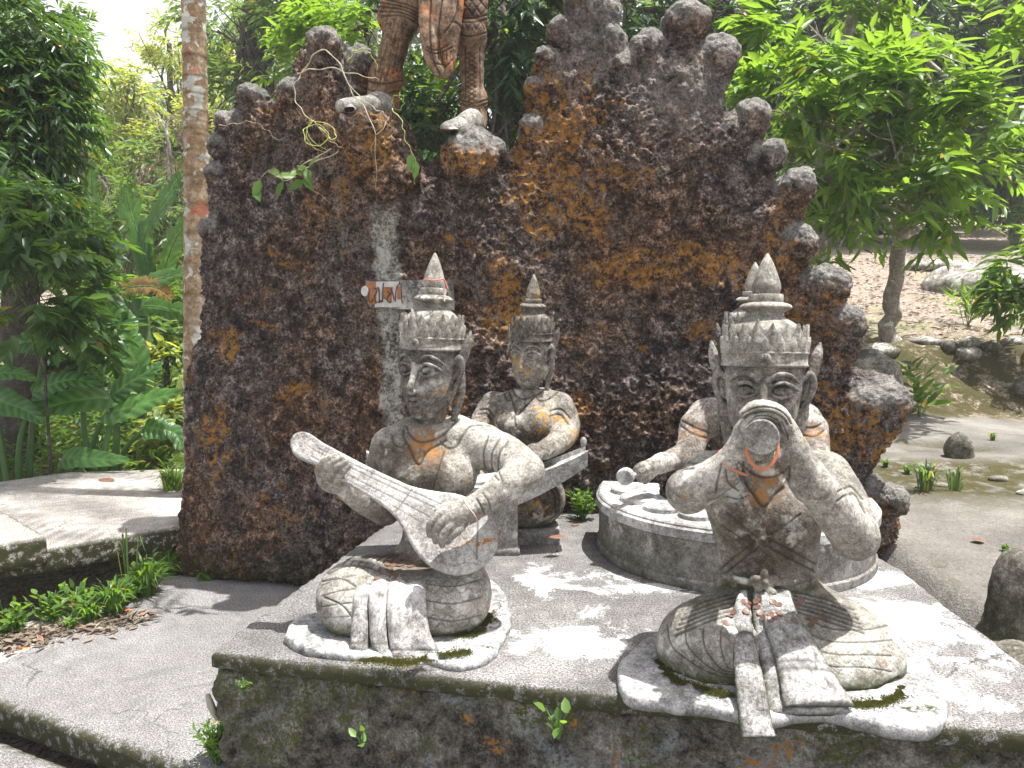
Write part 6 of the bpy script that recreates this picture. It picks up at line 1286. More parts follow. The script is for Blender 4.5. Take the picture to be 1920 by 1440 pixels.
# ------------------------------------------------------------------ palm trunk
def palm():
    b_ = np.array((P(366, 900, 4.55)[0], 4.55, -.15)); t = thing('palm_tree', 'tall slender palm trunk blotched orange, white and red beside the left edge of the wall', 'palm tree', b_)
    pts = [b_, P(368, 700, 4.55), P(368, 300, 4.58), P(363, 0, 4.6), P(355, -700, 4.7), P(352, -1100, 4.8)]; c = spline(pts, 260)
    rr = np.interp(np.linspace(0, 1, 260), [0, .05, .5, 1], [.085, .074, .068, .06]); ring = (np.arange(260) % 7 == 0); rr = rr + .0035 * ring + .0015 * rng.normal(0, 1, 260)
    g = Geo(); tube(g, c, rr, 20, 0); V = np.concatenate(g.V); d = np.zeros(len(V)); k = np.arange(260) % 7 == 1; d[:260 * 20] = np.repeat(k * .7, 20)
    mesh_np('trunk', V, [np.concatenate(f) for f in g.F.values()], M['palm'], t, b_, True, {'dirt': d})
    rg = np.random.default_rng(5); Vs, Fs, As, kk = [], [], [], 0
    top = c[-1]
    for i in range(11):
        a = i / 11 * 6.283; e = np.array((math.cos(a), math.sin(a), 0)); rach = spline([top, top + e * .7 + (0, 0, .7), top + e * 1.6 + (0, 0, .6), top + e * 2.3 + (0, 0, -.3)], 34)
        T = np.gradient(rach, axis=0); S = nrmz(np.cross(T, (0, 0, 1)))
        for sd in (-1, 1):
            V, F_, A = leaves(rach, T * 6 + S * sd * 1.0 + (0, 0, -.35), np.tile((0, 0, 1.0), (34, 1)), .5, .045, False, rg); Vs.append(V); Fs.append(F_ + kk); As.append(A); kk += len(V)
    mesh_np('crown', np.concatenate(Vs), np.concatenate(Fs), M['leaf_mid'], t, b_, True, {'rnd': np.concatenate(As)})
palm()

# ------------------------------------------------------------------ big leaves: banana and elephant ear
def blade(g, mid, nrm, wprof, ribs=0, torn=0.0, fold=.25, nu=13, rg=None, rnd=.5, wave=.0):
    """leaf along the polyline mid; wprof = half width per point"""
    n = len(mid); T = nrmz(np.gradient(mid, axis=0)); S = nrmz(np.cross(T, nrm)); N = np.cross(S, T); u = np.linspace(-1, 1, nu)
    j = np.ones((n, nu))
    if torn:
        for sd in (0, 1):
            cut = rg.random(n) < torn; sel = (u < 0) if sd == 0 else (u > 0); j[np.ix_(cut, sel)] *= .55
    W = wprof[:, None] * u[None] * j
    rib = (.075 * wprof.max() * np.sin((np.arange(n)[:, None] - np.abs(u)[None] * n * .12) * 2 * np.pi * ribs / n)) * (np.abs(u) > .05) * np.minimum(1, np.abs(u) * 3) if ribs else 0
    H = wprof[:, None] * fold * np.abs(u)[None] - wprof[:, None] * fold * .9 * (np.abs(u)[None] ** 2.2) + rib + wave * wprof.max() * np.sin(np.arange(n) / n * 23)[:, None] * (np.abs(u)[None] ** 2)
    V = mid[:, None] + S[:, None] * W[..., None] + N[:, None] * H[..., None]
    i = (np.arange(n - 1)[:, None] * nu + np.arange(nu - 1)[None]).ravel()
    sh = np.sin((np.arange(n)[:, None] - np.abs(u)[None] * n * .12) * 2 * np.pi * ribs / n) * (np.abs(u) > .05) if ribs else np.zeros((n, nu)); mid_ = np.exp(-(u / .07) ** 2)[None] * np.ones((n, 1))
    g.add(V.reshape(-1, 3), np.stack((i, i + 1, i + nu + 1, i + nu), 1), np.clip(rnd * .6 + .2 + .22 * sh + .5 * mid_, 0, 1.3).ravel())
def big_leaf_mat(name, lo, hi, sc_):
    m, nt, out = mat(name); b = NB(nt); tc = b.n('ShaderNodeTexCoord').outputs['Object']
    c = b.mix(b.attr('rnd'), lo, hi); c = b.mix(.5, c, b.ramp(b.noise(tc, sc_, 4, .7), [(.35, .6), (.65, 1.4)]), 'MULTIPLY')
    pr = b.n('ShaderNodeBsdfPrincipled'); b.lk(c, pr.inputs['Base Color']); pr.inputs['Roughness'].default_value = .35
    tl = b.n('ShaderNodeBsdfTranslucent'); b.lk(b.mix(1.0, c, (2.2, 2.0, .6), 'MULTIPLY'), tl.inputs[0]); mx = b.n('ShaderNodeMixShader'); mx.inputs[0].default_value = .5
    b.lk(pr.outputs[0], mx.inputs[1]); b.lk(tl.outputs[0], mx.inputs[2]); b.lk(mx.outputs[0], out.inputs[0]); return m
M['banana'] = big_leaf_mat('banana leaves', (.04, .12, .03), (.13, .27, .06), 5)
M['taro'] = big_leaf_mat('elephant ear leaves', (.02, .075, .03), (.13, .28, .08), 9)
M['banana_dry'] = big_leaf_mat('withered banana leaf', (.25, .16, .05), (.42, .26, .09), 8)
def banana(label, px, Y, lv, seed):
    rg = np.random.default_rng(seed); b_ = gp(px, Y, -.05); t = thing('banana_plant', label, 'banana plant', b_, 'banana plants beyond the walkway')
    g = Geo(); top = P(px, 560, Y); tube(g, spline([b_, (b_ + top) / 2 + (.03, 0, 0), top], 8), np.linspace(.10, .06, 8), 10, 0); g.build('stem', M['stem'], t, b_)
    for pts, hw, dry in lv:
        c = spline([P(a, c_, Y + dy) for a, c_, dy in pts], 48); s = np.linspace(0, 1, 48); w = hw * Y / F * np.clip(np.sin(np.pi * (s * .93 + .05)) ** .5, 0, 1) * (s > .02)
        g = Geo(); blade(g, c, np.array((rg.normal(0, .25), -.85, .45)), w, 14, .22, .3, 11, rg, rg.random()); o = mesh_np('leaf', np.concatenate(g.V), [np.concatenate(f) for f in g.F.values()], M['banana_dry' if dry else 'banana'], t, b_, True, {'rnd': np.concatenate(g.A)})
        if dry: o['label'] = 'withered brown leaf'
        g = Geo(); tube(g, c, np.linspace(.012, .003, 48), 5, .5); g.build('midrib', M['stem'], o, b_ * 0 + b_)
banana('banana plant with broad upright sunlit leaves left of the palm trunk', 285, 9.0,
       [([(285, 560, 0), (265, 460, 0), (240, 380, .1), (238, 345, .1)], 24, False), ([(290, 560, 0), (270, 450, 0), (320, 360, -.2), (340, 325, -.3)], 26, False), ([(295, 560, 0), (320, 470, -.1), (350, 420, -.2), (385, 400, -.3)], 24, False),
        ([(290, 560, .1), (330, 450, .2), (372, 400, .2), (400, 372, .2)], 22, False)], 51)
banana('banana plant with drooping torn leaves, one of them withered, left of the palm trunk', 262, 7.6,
       [([(240, 600, 0), (250, 545, 0), (310, 520, -.2), (372, 500, -.3)], 20, False), ([(200, 560, 0), (240, 540, 0), (290, 538, -.2), (325, 560, -.3)], 20, True), ([(240, 600, 0), (260, 575, 0), (320, 580, -.2), (372, 600, -.3)], 22, False)], 52)
banana('single broad pale banana leaf standing above the dark shrub', 172, 8.4, [([(176, 470, 0), (174, 400, 0), (172, 340, 0), (170, 302, 0)], 19, False)], 53)
def taro(label, px, Y, lv, seed):
    rg = np.random.default_rng(seed); b_ = gp(px, Y, .0); t = thing('elephant_ear_plant', label, 'plant', b_, 'elephant ear plants beside the walkway')
    for pts, hw, nv in lv:
        c = spline([P(a, c_, Y + dy) for a, c_, dy in pts], 34); s = np.linspace(0, 1, 34); w = hw * Y / F * (np.clip(1 - s, 0, 1) ** .55) * np.clip((s + .10) * 3.2, 0, 1) ** .5
        g = Geo(); blade(g, c, np.asarray(nv, float), w, 9, 0, .35, 15, rg, rg.random(), .05); o = mesh_np('leaf', np.concatenate(g.V), [np.concatenate(f) for f in g.F.values()], M['taro'], t, b_, True, {'rnd': np.concatenate(g.A)})
        g = Geo(); a0 = c[2]; tube(g, spline([b_ + rg.normal(0, .05, 3) * (1, 1, 0), (b_ + a0) / 2 + (rg.normal(0, .08), 0, .1), a0], 12), np.linspace(.028, .012, 12), 8, 0); g.build('stalk', M['stem'], t, b_)
taro('elephant ear plant with big ribbed leaves sunlit above the walkway', 170, 5.6,
     [([(205, 745, 0), (240, 720, 0), (280, 695, 0), (306, 678, .1)], 34, (-.3, -.8, .5)), ([(195, 775, 0), (240, 765, -.1), (300, 745, -.1), (345, 735, -.2)], 36, (0, -.75, .6)), ([(215, 745, 0), (150, 750, -.2), (90, 765, -.3), (60, 790, -.4)], 40, (0, -.75, .6)),
      ([(270, 800, -.1), (300, 805, -.1), (330, 815, -.1), (345, 850, -.2)], 30, (.2, -.7, .7)), ([(115, 860, -.3), (150, 858, -.35), (200, 862, -.4), (245, 862, -.4)], 26, (0, -.8, .6)), ([(235, 640, .3), (215, 600, .4), (200, 570, .5), (195, 550, .5)], 44, (.3, -.9, .3)), ([(260, 690, .3), (235, 640, .3), (225, 610, .4), (235, 585, .4)], 40, (.5, -.8, .3))], 61)
taro('elephant ear plant with shaded leaves at the left edge above the walkway', 20, 5.3,
     [([(-30, 740, 0), (10, 755, -.1), (50, 770, -.1), (84, 795, -.2)], 32, (0, -.85, .5)), ([(-40, 700, 0), (0, 700, 0), (40, 702, 0), (70, 715, 0)], 26, (0, -.6, .7)), ([(90, 650, .2), (60, 640, .2), (20, 650, .2), (-20, 680, .2)], 34, (0, -.8, .5)), ([(60, 740, 0), (100, 720, 0), (140, 712, 0), (190, 722, 0)], 30, (0, -.8, .55))], 62)

# ------------------------------------------------------------------ small plants
def weed(label, base, h, n, nl, L, W, lm, seed, name='weed', cat='weed', group=None, spread=.5, hi=True, droop=.2):
    rg = np.random.default_rng(seed); base = np.asarray(base, float); t = thing(name, label, cat, base, group); g = Geo(); Bp, D, Ls = [], [], []
    for i in range(n):
        a = rg.random() * 6.283; e = np.array((math.cos(a), math.sin(a), 0)) * spread * h * rg.random(); s = base + e * .25 * rg.random(); tip = s + e + (0, 0, h * (.55 + .45 * rg.random())); tube(g, spline([s, (s + tip) / 2 + (0, 0, .1 * h), tip], 6), np.linspace(.003, .0012, 6), 4, 0); Bp.append(s); D.append(tip - s)
    g.build('stems', M['stem'], t, base); Bp = np.array(Bp); D = np.array(D)
    V, F_, A = sprigs(Bp, D, np.linalg.norm(D, axis=1), nl, L, W, rg, droop, hi)
    mesh_np('foliage', V, F_, lm, t, base, True, {'rnd': A}); return t
def grass(label, base, h, n, seed, mt='leaf_bright', name='grass_tuft', group=None, wd=.006, spread=.6):
    rg = np.random.default_rng(seed); base = np.asarray(base, float); g = Geo()
    for i in range(n):
        a = rg.random() * 6.283; e = np.array((math.cos(a), math.sin(a), 0)); r = h * spread * rg.random(); H = h * (.5 + .5 * rg.random()); s = base + e * .04 * rg.random() * (h / .2)
        c = spline([s, s + e * r * .35 + (0, 0, H * .7), s + e * r + (0, 0, H * (.95 - .5 * rg.random()))], 7); w = wd * np.array([.7, 1, 1, .9, .7, .4, .05]); T = np.gradient(c, axis=0); S = nrmz(np.cross(T, e * .3 + (0, 0, 1)))
        V = np.concatenate((c - S * w[:, None], c + S * w[:, None])); g.add(V, [[k, k + 1, k + 8, k + 7] for k in range(6)], rg.random())
    o = mesh_np(name, np.concatenate(g.V), [np.concatenate(f) for f in g.F.values()], M[mt], None, base, True, {'rnd': np.concatenate(g.A)}); o.location = base; return tag(o, label, 'grass', group)
def small():
    gw = 'weeds growing along the drain'
    for i, (px, py, z, h, n, lb) in enumerate(((20, 1195, -.03, .16, 14, 'leafy weed at the far left under the walkway step'), (95, 1175, -.03, .18, 16, 'leafy weed in front of the walkway step corner'), (150, 1160, -.03, .17, 14, 'leafy weed just right of the walkway step corner'),
                                             (290, 1120, -.02, .24, 9, 'pale-tipped weed rising beside the dark drain opening'), (40, 1080, .02, .2, 16, 'weed hanging over the left end of the walkway step'), (330, 1060, 0, .22, 9, 'thin flowering weed next to the foot of the wall'),
                                             (385, 1165 - 80, 0, .05, 8, 'tiny weed at the left foot of the wall'), (235, 1140, -.02, .12, 14, 'low weed in the middle of the drain edge'))):
        weed(lb, Q(px, py, z), h, n, 6, .05, .025, M['leaf_bright'], 100 + i, group=gw)
    for i, (px, py, h, n, lb) in enumerate(((215, 1150, .20, 170, 'grass tuft spilling over the middle of the drain'), (275, 1115, .22, 190, 'grass tuft by the drain, nearer the wall'), (322, 1078, .18, 150, 'grass tuft at the wall end of the drain'), (170, 1165, .13, 110, 'short grass tuft at the left of the drain'), (130, 1178, .07, 50, 'sparse grass tuft over the dead leaves'))):
        grass(lb, Q(px, py, 0) + (0, .0, -.01), h, n, 120 + i, group='grass along the drain')
    q = Q(240, 1110, 0); grass('tall seeding grass stalk arching up in front of the walkway', q, .52, 5, 131, 'leaf_blue', 'grass_stalk', wd=.004, spread=.35)
    grass('grass at the foot of the palm trunk', Q(325, 930, .2), .25, 90, 132, group='grass behind the walkway')
    for i, (px, py, Y, h, n, lb) in enumerate(((1735, 925, None, .20, 60, 'half-dry grass tuft on the mossy crack right of the wall'), (1700, 890, None, .07, 60, 'low bright grass patch right of the wall knob'), (1860, 835, None, .08, 40, 'small bright grass tuft near the dark rock stub'), (1790, 925, None, .18, 24, 'thin grass stalks behind the mossy crack'), (1660, 880, None, .06, 50, 'low grass patch touching the wall at right'), (1885, 1020, None, .04, 30, 'tiny grass patch in the granite crack'))):
        p = Q(px, py, .33); p[2] = gz(p[0], p[1]); grass(lb, p, h, n, 140 + i, 'leaf_blue' if i in (0, 3) else 'leaf_bright', group='grass on the granite')
    p = np.array((P(1728, 710, 6.9)[0], 6.9, 0)); p[2] = gz(p[0], p[1]); weed('broad-leaved weed at the foot of the mossy bank right of the wall', p, .5, 9, 6, .19, .07, M['leaf_mid'], 151, spread=.5)
    p = np.array((P(1805, 600, 9)[0], 8.9, 0)); p[2] = gz(p[0], p[1]); weed('feathery bright weed growing behind the stacked stones', p, .55, 12, 8, .16, .03, M['leaf_bright'], 152, spread=.5)
    c0 = Q(392, 1222, .4)
    weed('green seedling with three leaves sprouting from the shaded terrace front', P(1047, 1385, 1.74), .075, 3, 3, .038, .026, M['leaf_bright'], 153, name='seedling', cat='seedling')
    weed('pale two-leaved seedling on the mossy terrace front', P(680, 1400, 1.86), .05, 2, 2, .035, .022, M['leaf_bright'], 154, name='seedling', cat='seedling')
    weed('small grey-green fern on the terrace corner', P(455, 1298, 1.985), .03, 12, 6, .016, .008, M['leaf_blue'], 155, name='fern', cat='fern')
    weed('fern growing at the lower left foot of the terrace', Q(395, 1432, 0) + (.02, 0, 0), .13, 40, 8, .028, .012, M['leaf_bright'], 156, name='fern', cat='fern')
    weed('row of small ferns at the foot of the wall behind the xylophone statue', P(1090, 935, 3.42) * (1, 1, 0) + (0, 0, .4), .14, 34, 7, .03, .014, M['leaf_bright'], 157, name='fern', cat='fern')
    weed('tall trailing weed against the dark wall above the terrace corner', Q(560, 1075, 0), .34, 7, 8, .03, .018, M['leaf_mid'], 158)
    weed('low weeds at the foot of the wall left of the terrace', Q(500, 1068, 0), .08, 22, 5, .03, .02, M['leaf_mid'], 159)
    # stuff: dead leaves and moss
    def litter(name, pts, L, lb, seed, mt):
        rg = np.random.default_rng(seed); n = len(pts); d = rg.normal(0, 1, (n, 3)); d[:, 2] *= .15
        V, F_, A = leaves(pts, d, np.array((0, 0, 1.0)) + rg.normal(0, .3, (n, 3)), L * (.5 + rg.random(n)), L * .42 * (.6 + .6 * rg.random(n)), False, rg); kind(mesh_np(name, V, F_, mt, None, None, True, {'rnd': A}), 'stuff', lb, 'dead leaves')
    rg = np.random.default_rng(77)
    n = 700; u = rg.random((n, 1)); a = Q(-60, 1215, 0); c = Q(260, 1160, 0); p = a + (c - a) * u + rg.normal(0, .05, (n, 3)) * (1, 1.4, 0); p[:, 2] = -.002 + .012 * rg.random(n)
    litter('leaf_litter', p, .05, 'brown dead leaves collected along the drain edge', 1, M['dry_twigs'])
    n = 4000; x = rg.uniform(2.2, 9, n); y = rg.uniform(8.3, 15, n); p = np.stack((x, y, ground_h(x[:, None], y[:, None]).ravel() if 0 else np.array([0.0] * n)), 1); hh = ground_h(x.reshape(1, -1), y.reshape(1, -1)).ravel(); p[:, 2] = hh + .01
    litter('leaf_litter', p, .09, 'dry brown leaves strewn over the slope right of the wall', 2, M['dry_twigs'])
    n = 5000; x = rg.uniform(-5.5, -1.4, n); y = rg.uniform(5.2, 9, n); p = np.stack((x, y, ground_h(x.reshape(1, -1), y.reshape(1, -1)).ravel() + .01), 1); litter('leaf_litter', p, .10, 'dead leaves on the ground behind the walkway', 3, M['dry_twigs'])
    rg = np.random.default_rng(78); n = 5200; x = rg.uniform(-6.5, -1.35, n); y = rg.uniform(5.25, 10.5, n); k = (x < -1.6 - (y - 5.2) * .28) | (rg.random(n) < .35); x, y = x[k], y[k]; n = len(x)
    p = np.stack((x, y, ground_h(x.reshape(1, -1), y.reshape(1, -1)).ravel()), 1); d = rg.normal(0, .5, (n, 3)); d[:, 2] = .8
    V, F_, A = sprigs(p, d, .12 + .45 * rg.random(n) ** 2, 6, .085, .038, rg, .3, False); kind(mesh_np('undergrowth', V, F_, M['leaf_mid'], None, None, True, {'rnd': A}), 'stuff', 'low green ground cover behind the walkway', 'ground cover')
    # single fallen leaves
    for i, (px, py, z, L, lb) in enumerate(((1045, 1008, .475, .05, 'red curled fallen leaf at the front corner of the xylophone statue seat'), (1085, 972, .402, .035, 'pink fallen leaf on the terrace by the wall'), (1105, 962, .402, .035, 'pale orange fallen leaf beside the gong ring'), (1078, 985, .402, .03, 'small yellow-brown fallen leaf on the terrace behind the xylophone statue'),
                                           (1835, 993 + 0, .36, .09, 'brown curled leaf on the granite at the right'), (200, 901, .242, .10, 'pale dead leaf on the raised walkway'), (770 + 0, 1262 - 180, .402, .03, 'tiny dead leaf on the terrace beside the lute player'))):
        p = Q(px, py, z)
        if i == 4: p[2] = gz(p[0], p[1]) + .01
        g = Geo(); s = np.linspace(-.5, .5, 10); a = .6 + i; d = np.array((math.cos(a), math.sin(a) * .4, 0)); mid = p + d * s[:, None] * L * 1.6; mid[:, 2] += .003 + .05 * s ** 2 * L * 10 * .25
        blade(g, mid, np.array((0, -.2, 1.0)), L * .32 * np.sin(np.pi * np.clip(s + .5, .02, .98)) ** .8, 0, 0, .5, 7, rng, .5); o = mesh_np('fallen_leaf', np.concatenate(g.V), [np.concatenate(f) for f in g.F.values()], M['dryleaf'], None, p); o.location = p; tag(o, lb, 'leaf', 'fallen leaves')
small()

# ------------------------------------------------------------------ rocks at the right
def rock(label, c, r, seed, name='boulder', mt='boulder', rough=.25, group=None, h=.02, M3=None, extra=()):
    c = np.asarray(c, float); r = np.asarray(r, float); F_ = Field(c - r * 1.35 - .04, c + r * 1.35 + .04, h); F_.ell(c, r, M3, .02)
    for dc, dr_ in extra: F_.ell(c + np.asarray(dc) * r, r * np.asarray(dr_), None, .05)
    V, Fq = F_.nets(); N = normals(V, Fq); m = r.min(); x, y, z = V.T
    V = V + N * (m * rough * fbm(x + seed * 7.3, y, z, .9 / m, 4))[:, None]; N = normals(V, Fq); top = np.clip(N[:, 2], 0, 1); o = mesh_np(name, V, Fq, M[mt], None, c, True, {'moss': np.clip(.5 - (z - c[2]) / r[2], 0, 1) * .6}); o.location = c
    return tag(o, label, 'rock', group)
M['boulder'] = stone('mottled boulder rock', (.07, .065, .055), (.22, .20, .175), (.45, .43, .40), white=.5, moss=.2, off=1.1)
M['darkrock'] = stone('dark mossy rock', (.04, .037, .03), (.12, .11, .09), (.28, .26, .22), white=.2, moss=.35, off=8.1)
def rocks():
    def on(px, Y, dz=0): x = P(px, 600, Y)[0]; return np.array((x, Y, gz(x, Y) + dz))
    c = Q(1797, 875, .3); c[2] = gz(c[0], c[1]) + .05; rock('dark squat rock stub standing on the granite right of the wall', c, (.10, .09, .12), 1, 'rock_stub', 'darkrock', .3)
    c = Q(1912, 1200, .26); c[2] = .35; rock('tall rounded rock stub at the right edge of the photo, dark band round its top', c, (.095, .11, .20), 2, 'rock_stub', 'darkrock', .28, extra=[((0, .0, -.75), (1.9, 1.5, .5)), ((-.1, 0, .55), (.75, .75, .5))])
    c = Q(1925, 1290, .24); c[2] = .20; rock('low dark shoulder of rock beside the terrace under the rounded stub', c, (.30, .26, .12), 3, 'boulder', 'darkrock', .35)
    c = Q(1922, 765, .4); c[2] = gz(c[0], c[1]) + .02; rock('small dark boulder cut by the right edge above the granite', c, (.13, .1, .13), 4, 'boulder', 'darkrock', .3)
    # mossy bank kerb of rough stones
    for i, (px, Y, rx, rz, dz, mt, lb) in enumerate(((1822, 7.75, .12, .08, .20, 'boulder', 'pale stone at the bottom of the little stack on the bank'), (1822, 7.75, .09, .06, .32, 'boulder', 'pale stone at the top of the little stack on the bank'),
                                                (1890, 7.6, .10, .07, -.12, 'boulder', 'white stone set into the mossy bank below the stack'), (1650, 8.0, .22, .08, .0, 'boulder', 'pale flat stone at the foot of the blotched tree trunk'), (1740, 8.25, .19, .06, .0, 'boulder', 'pale flat stone along the bank right of the tree trunk'),
                                                (1905, 8.2, .15, .07, .0, 'boulder', 'pale flat stone along the bank at the right edge'), (1860, 8.1, .12, .06, .03, 'darkrock', 'dark flat stone beside the little stone stack'), (1790, 8.0, .11, .08, .0, 'darkrock', 'dark stone left of the little stone stack'))):
        rock(lb, on(px, Y, dz), (rx, rx * .8, rz), 10 + i, 'stone', mt, .35, 'stones along the bank')
    rock('big flat-topped grey outcrop on the leafy slope', on(1830, 11.5, .02), (.75, .8, .36), 30, 'boulder', 'boulder', .3, h=.03)
    rock('low grey ledge of rock higher on the leafy slope', on(1750, 13.5, .02), (.75, .5, .14), 31, 'boulder', 'boulder', .3, h=.03)
    rock('dark mossy rock tucked behind the right edge of the wall', on(1628, 6.6, .2), (.30, .3, .42), 32, 'boulder', 'darkrock', .3, h=.03)
    # rubble along the mossy crack
    rg = np.random.default_rng(4); g = Geo()
    for i in range(14):
        x = rg.uniform(2.2, 3.9); y = 4.55 - .25 * (x - 2.6) + rg.normal(0, .18); s = rg.uniform(.015, .045); c = np.array((x, y, gz(x, y) + s * .1)); rock(['small mossy cobble in the crack right of the wall', 'small pale cobble in the crack right of the wall'][i % 2], c, (s * 1.3, s, s * .55), 60 + i, 'cobble', 'darkrock' if i % 2 == 0 else 'boulder', .4, 'cobbles in the mossy crack', h=s / 4)
rocks()

# ------------------------------------------------------------------ plaque, strings, coins, vines
def plaque():
    Y = 3.40; g0 = P(768, 552, Y); t = thing('sign_plaque', 'weathered white and orange name plaque with incised curly letters fixed across the wall pillar', 'sign', g0)
    Yb = 3.44; a, b_ = P(682, 525, Y), P(848, 525, Y); c, d = P(700, 578, Y), P(848, 582, Y)
    outline = [(684, 526), (848, 524), (850, 582), (700, 578), (690, 572), (684, 560)]
    for nm, ol, y0, y1, mt in (('board', outline, Y, Yb + .04, 'plaque'),):
        W = [P(p, q, Y) for p, q in ol]; n = len(W); V = [(w_[0], y0, w_[2]) for w_ in W] + [(w_[0], y1, w_[2]) for w_ in W]; g = Geo(); V = np.array(V); g.add(V, [[0, 1, 2, 3], [0, 3, 4, 5]], 0); g.add(V, [[k, k + n, (k + 1) % n + n, (k + 1) % n] for k in range(n)], 0); g.build(nm, M[mt], t, g0, smooth=False)
    # painted field, orange blocks and letter strokes, each proud of the board
    def patch(nm, pts, off, mt): g = Geo(); W = [P(p, q, Y) for p, q in pts]; n = len(W); V = np.array([(w_[0], Y - off, w_[2]) for w_ in W] + [(w_[0], Y + .001, w_[2]) for w_ in W]); fc = [[0, 1, 2, 3]] + [[k, (k + 1) % n, (k + 1) % n + n, k + n] for k in range(n)]; g.add(V, fc, 0); g.build(nm, M[mt], t, g0, smooth=False)
    patch('painted_panel', [(703, 528), (752, 528), (752, 576), (703, 576)], .002, 'plaque_white'); patch('orange_patch', [(687, 528), (705, 528), (706, 570), (690, 571)], .003, 'plaque_orange')
    patch('orange_patch', [(720, 538), (737, 538), (734, 566), (719, 560)], .004, 'plaque_orange'); patch('orange_patch', [(745, 537), (751, 537), (751, 562), (745, 560)], .0045, 'plaque_orange')
    S = [[(692, 541), (692, 563), (697, 566), (698, 560)], [(701, 540), (707, 541), (706, 548), (702, 556), (704, 566), (709, 566)], [(708, 538), (711, 545), (711, 568), (714, 562), (717, 566), (718, 536), (720, 530)],
         [(724, 540), (730, 540), (735, 546), (729, 554), (725, 561), (731, 568), (734, 564)], [(734, 540), (737, 552), (739, 562)], [(741, 566), (743, 540), (748, 533), (749, 528)], [(749, 528), (752, 536), (753, 562), (756, 568)], [(726, 545), (731, 551)], [(764, 561), (768, 566)]]
    for s_ in S:
        g = Geo(); c_ = spline([P(p, q, Y - .006) for p, q in s_], 16); tube(g, c_, .0024, 5, 0); g.build('letter_stroke', M['plaque_ink'], t, g0)
    g = Geo(); q = P(684, 546, Y - .005); tube(g, [q + (0, -.006, 0), q + (0, .03, 0)], [.016, .018], 12, 0, flat=1.4); g.build('white_stud', M['plaque_white'], t, g0)
M['plaque'] = stone('grey worn board', (.05, .048, .045), (.13, .125, .12), (.32, .31, .30), white=.3, off=3.9)
M['plaque_white'] = simple('worn white paint', (.46, .46, .43), .8, .55, 45); M['plaque_orange'] = simple('worn orange brown paint', (.30, .13, .06), .8, .7, 60); M['plaque_ink'] = simple('dark brown paint', (.07, .04, .03), .8)
plaque()
def strand(name, label, cat, rows, r, mt, n=40, group=None, leaves_=None):
    c = spline([P(a, b_, Y) for a, b_, Y in rows], n); o_ = c[0]; g = Geo(); tube(g, c, r, 6, 0)
    o = g.build(name, M[mt], None, o_); o.location = o_; tag(o, label, cat, group); return c, o
strand('string', 'faded red string tied round the pointed spire of the lute player', 'string', [(794, 526, 2.325), (800, 524, 2.30), (812, 526, 2.29), (825, 524, 2.30), (832, 524, 2.325), (836, 532, 2.33), (840, 542, 2.33)], .0025, 'string_red')
strand('string', 'pink string hanging down from the spire of the lute player', 'string', [(833, 525, 2.33), (834, 545, 2.33), (833, 565, 2.32)], .0022, 'string_pale')
def wrist_ring(label, c, ax, r, th, mt, tail=None):
    c = np.asarray(c); ax = np.asarray(ax, float); ax /= np.linalg.norm(ax); u = np.cross(ax, (0, 0, 1.0)); u /= np.linalg.norm(u); v = np.cross(ax, u); t_ = np.linspace(0, 2 * np.pi, 41)
    pts = c + r * (np.cos(t_)[:, None] * u + np.sin(t_)[:, None] * v) + ax * (.004 * np.sin(2 * t_))[:, None]; g = Geo(); tube(g, pts, th, 6, 0, False)
    if tail is not None: tube(g, spline(tail, 8), th * .8, 5, 0)
    o = g.build('string_bracelet', M[mt], None, c); o.location = c; tag(o, label, 'bracelet', 'string bracelets on the statues')
wa_, wb_ = P(905, 942, 2.12), P(885, 953, 2.11); wd_ = wb_ - wa_
wrist_ring('pink string bracelet with loose ends on the strumming wrist of the lute player', P(880, 956, 2.108), wd_, 25.5 * 2.11 / F, .0022, 'string_pale', [P(880, 980, 2.075), P(878, 990, 2.07), P(882, 996, 2.075)])
wrist_ring('red string bracelet beside the pink one on the strumming wrist of the lute player', P(886, 953, 2.112), wd_, 24.5 * 2.11 / F, .0019, 'string_red')
wrist_ring('orange cord bracelet round the raised image-left wrist of the flute player', P(1376, 867, 1.842), P(1388, 850, 1.83) - P(1360, 882, 1.855), 32 * 1.84 / F, .004, 'bead')
def beads():
    pts = spline([P(a, b_, Y) for a, b_, Y in ((1401, 832, 1.745), (1401, 850, 1.74), (1410, 869, 1.74), (1428, 879, 1.74), (1446, 871, 1.74), (1457, 852, 1.74), (1458, 832, 1.745))], 34); o_ = pts[17]
    t = thing('bead_bracelet', 'loop of orange beads hanging below the mouth of the flute', 'bracelet', o_)
    g = Geo(); tube(g, pts, .0016, 5, 0); g.build('thread', M['string_pale'], t, o_)
    for i, p in enumerate(pts[::1]):
        g = Geo(); T = pts[min(i + 1, 33)] - pts[max(i - 1, 0)]; T /= np.linalg.norm(T); tube(g, [p - T * .0032, p - T * .002, p + T * .002, p + T * .0032], [.002, .0046, .0046, .002], 8, 0); g.build('bead', M['bead'], t, o_)
beads()
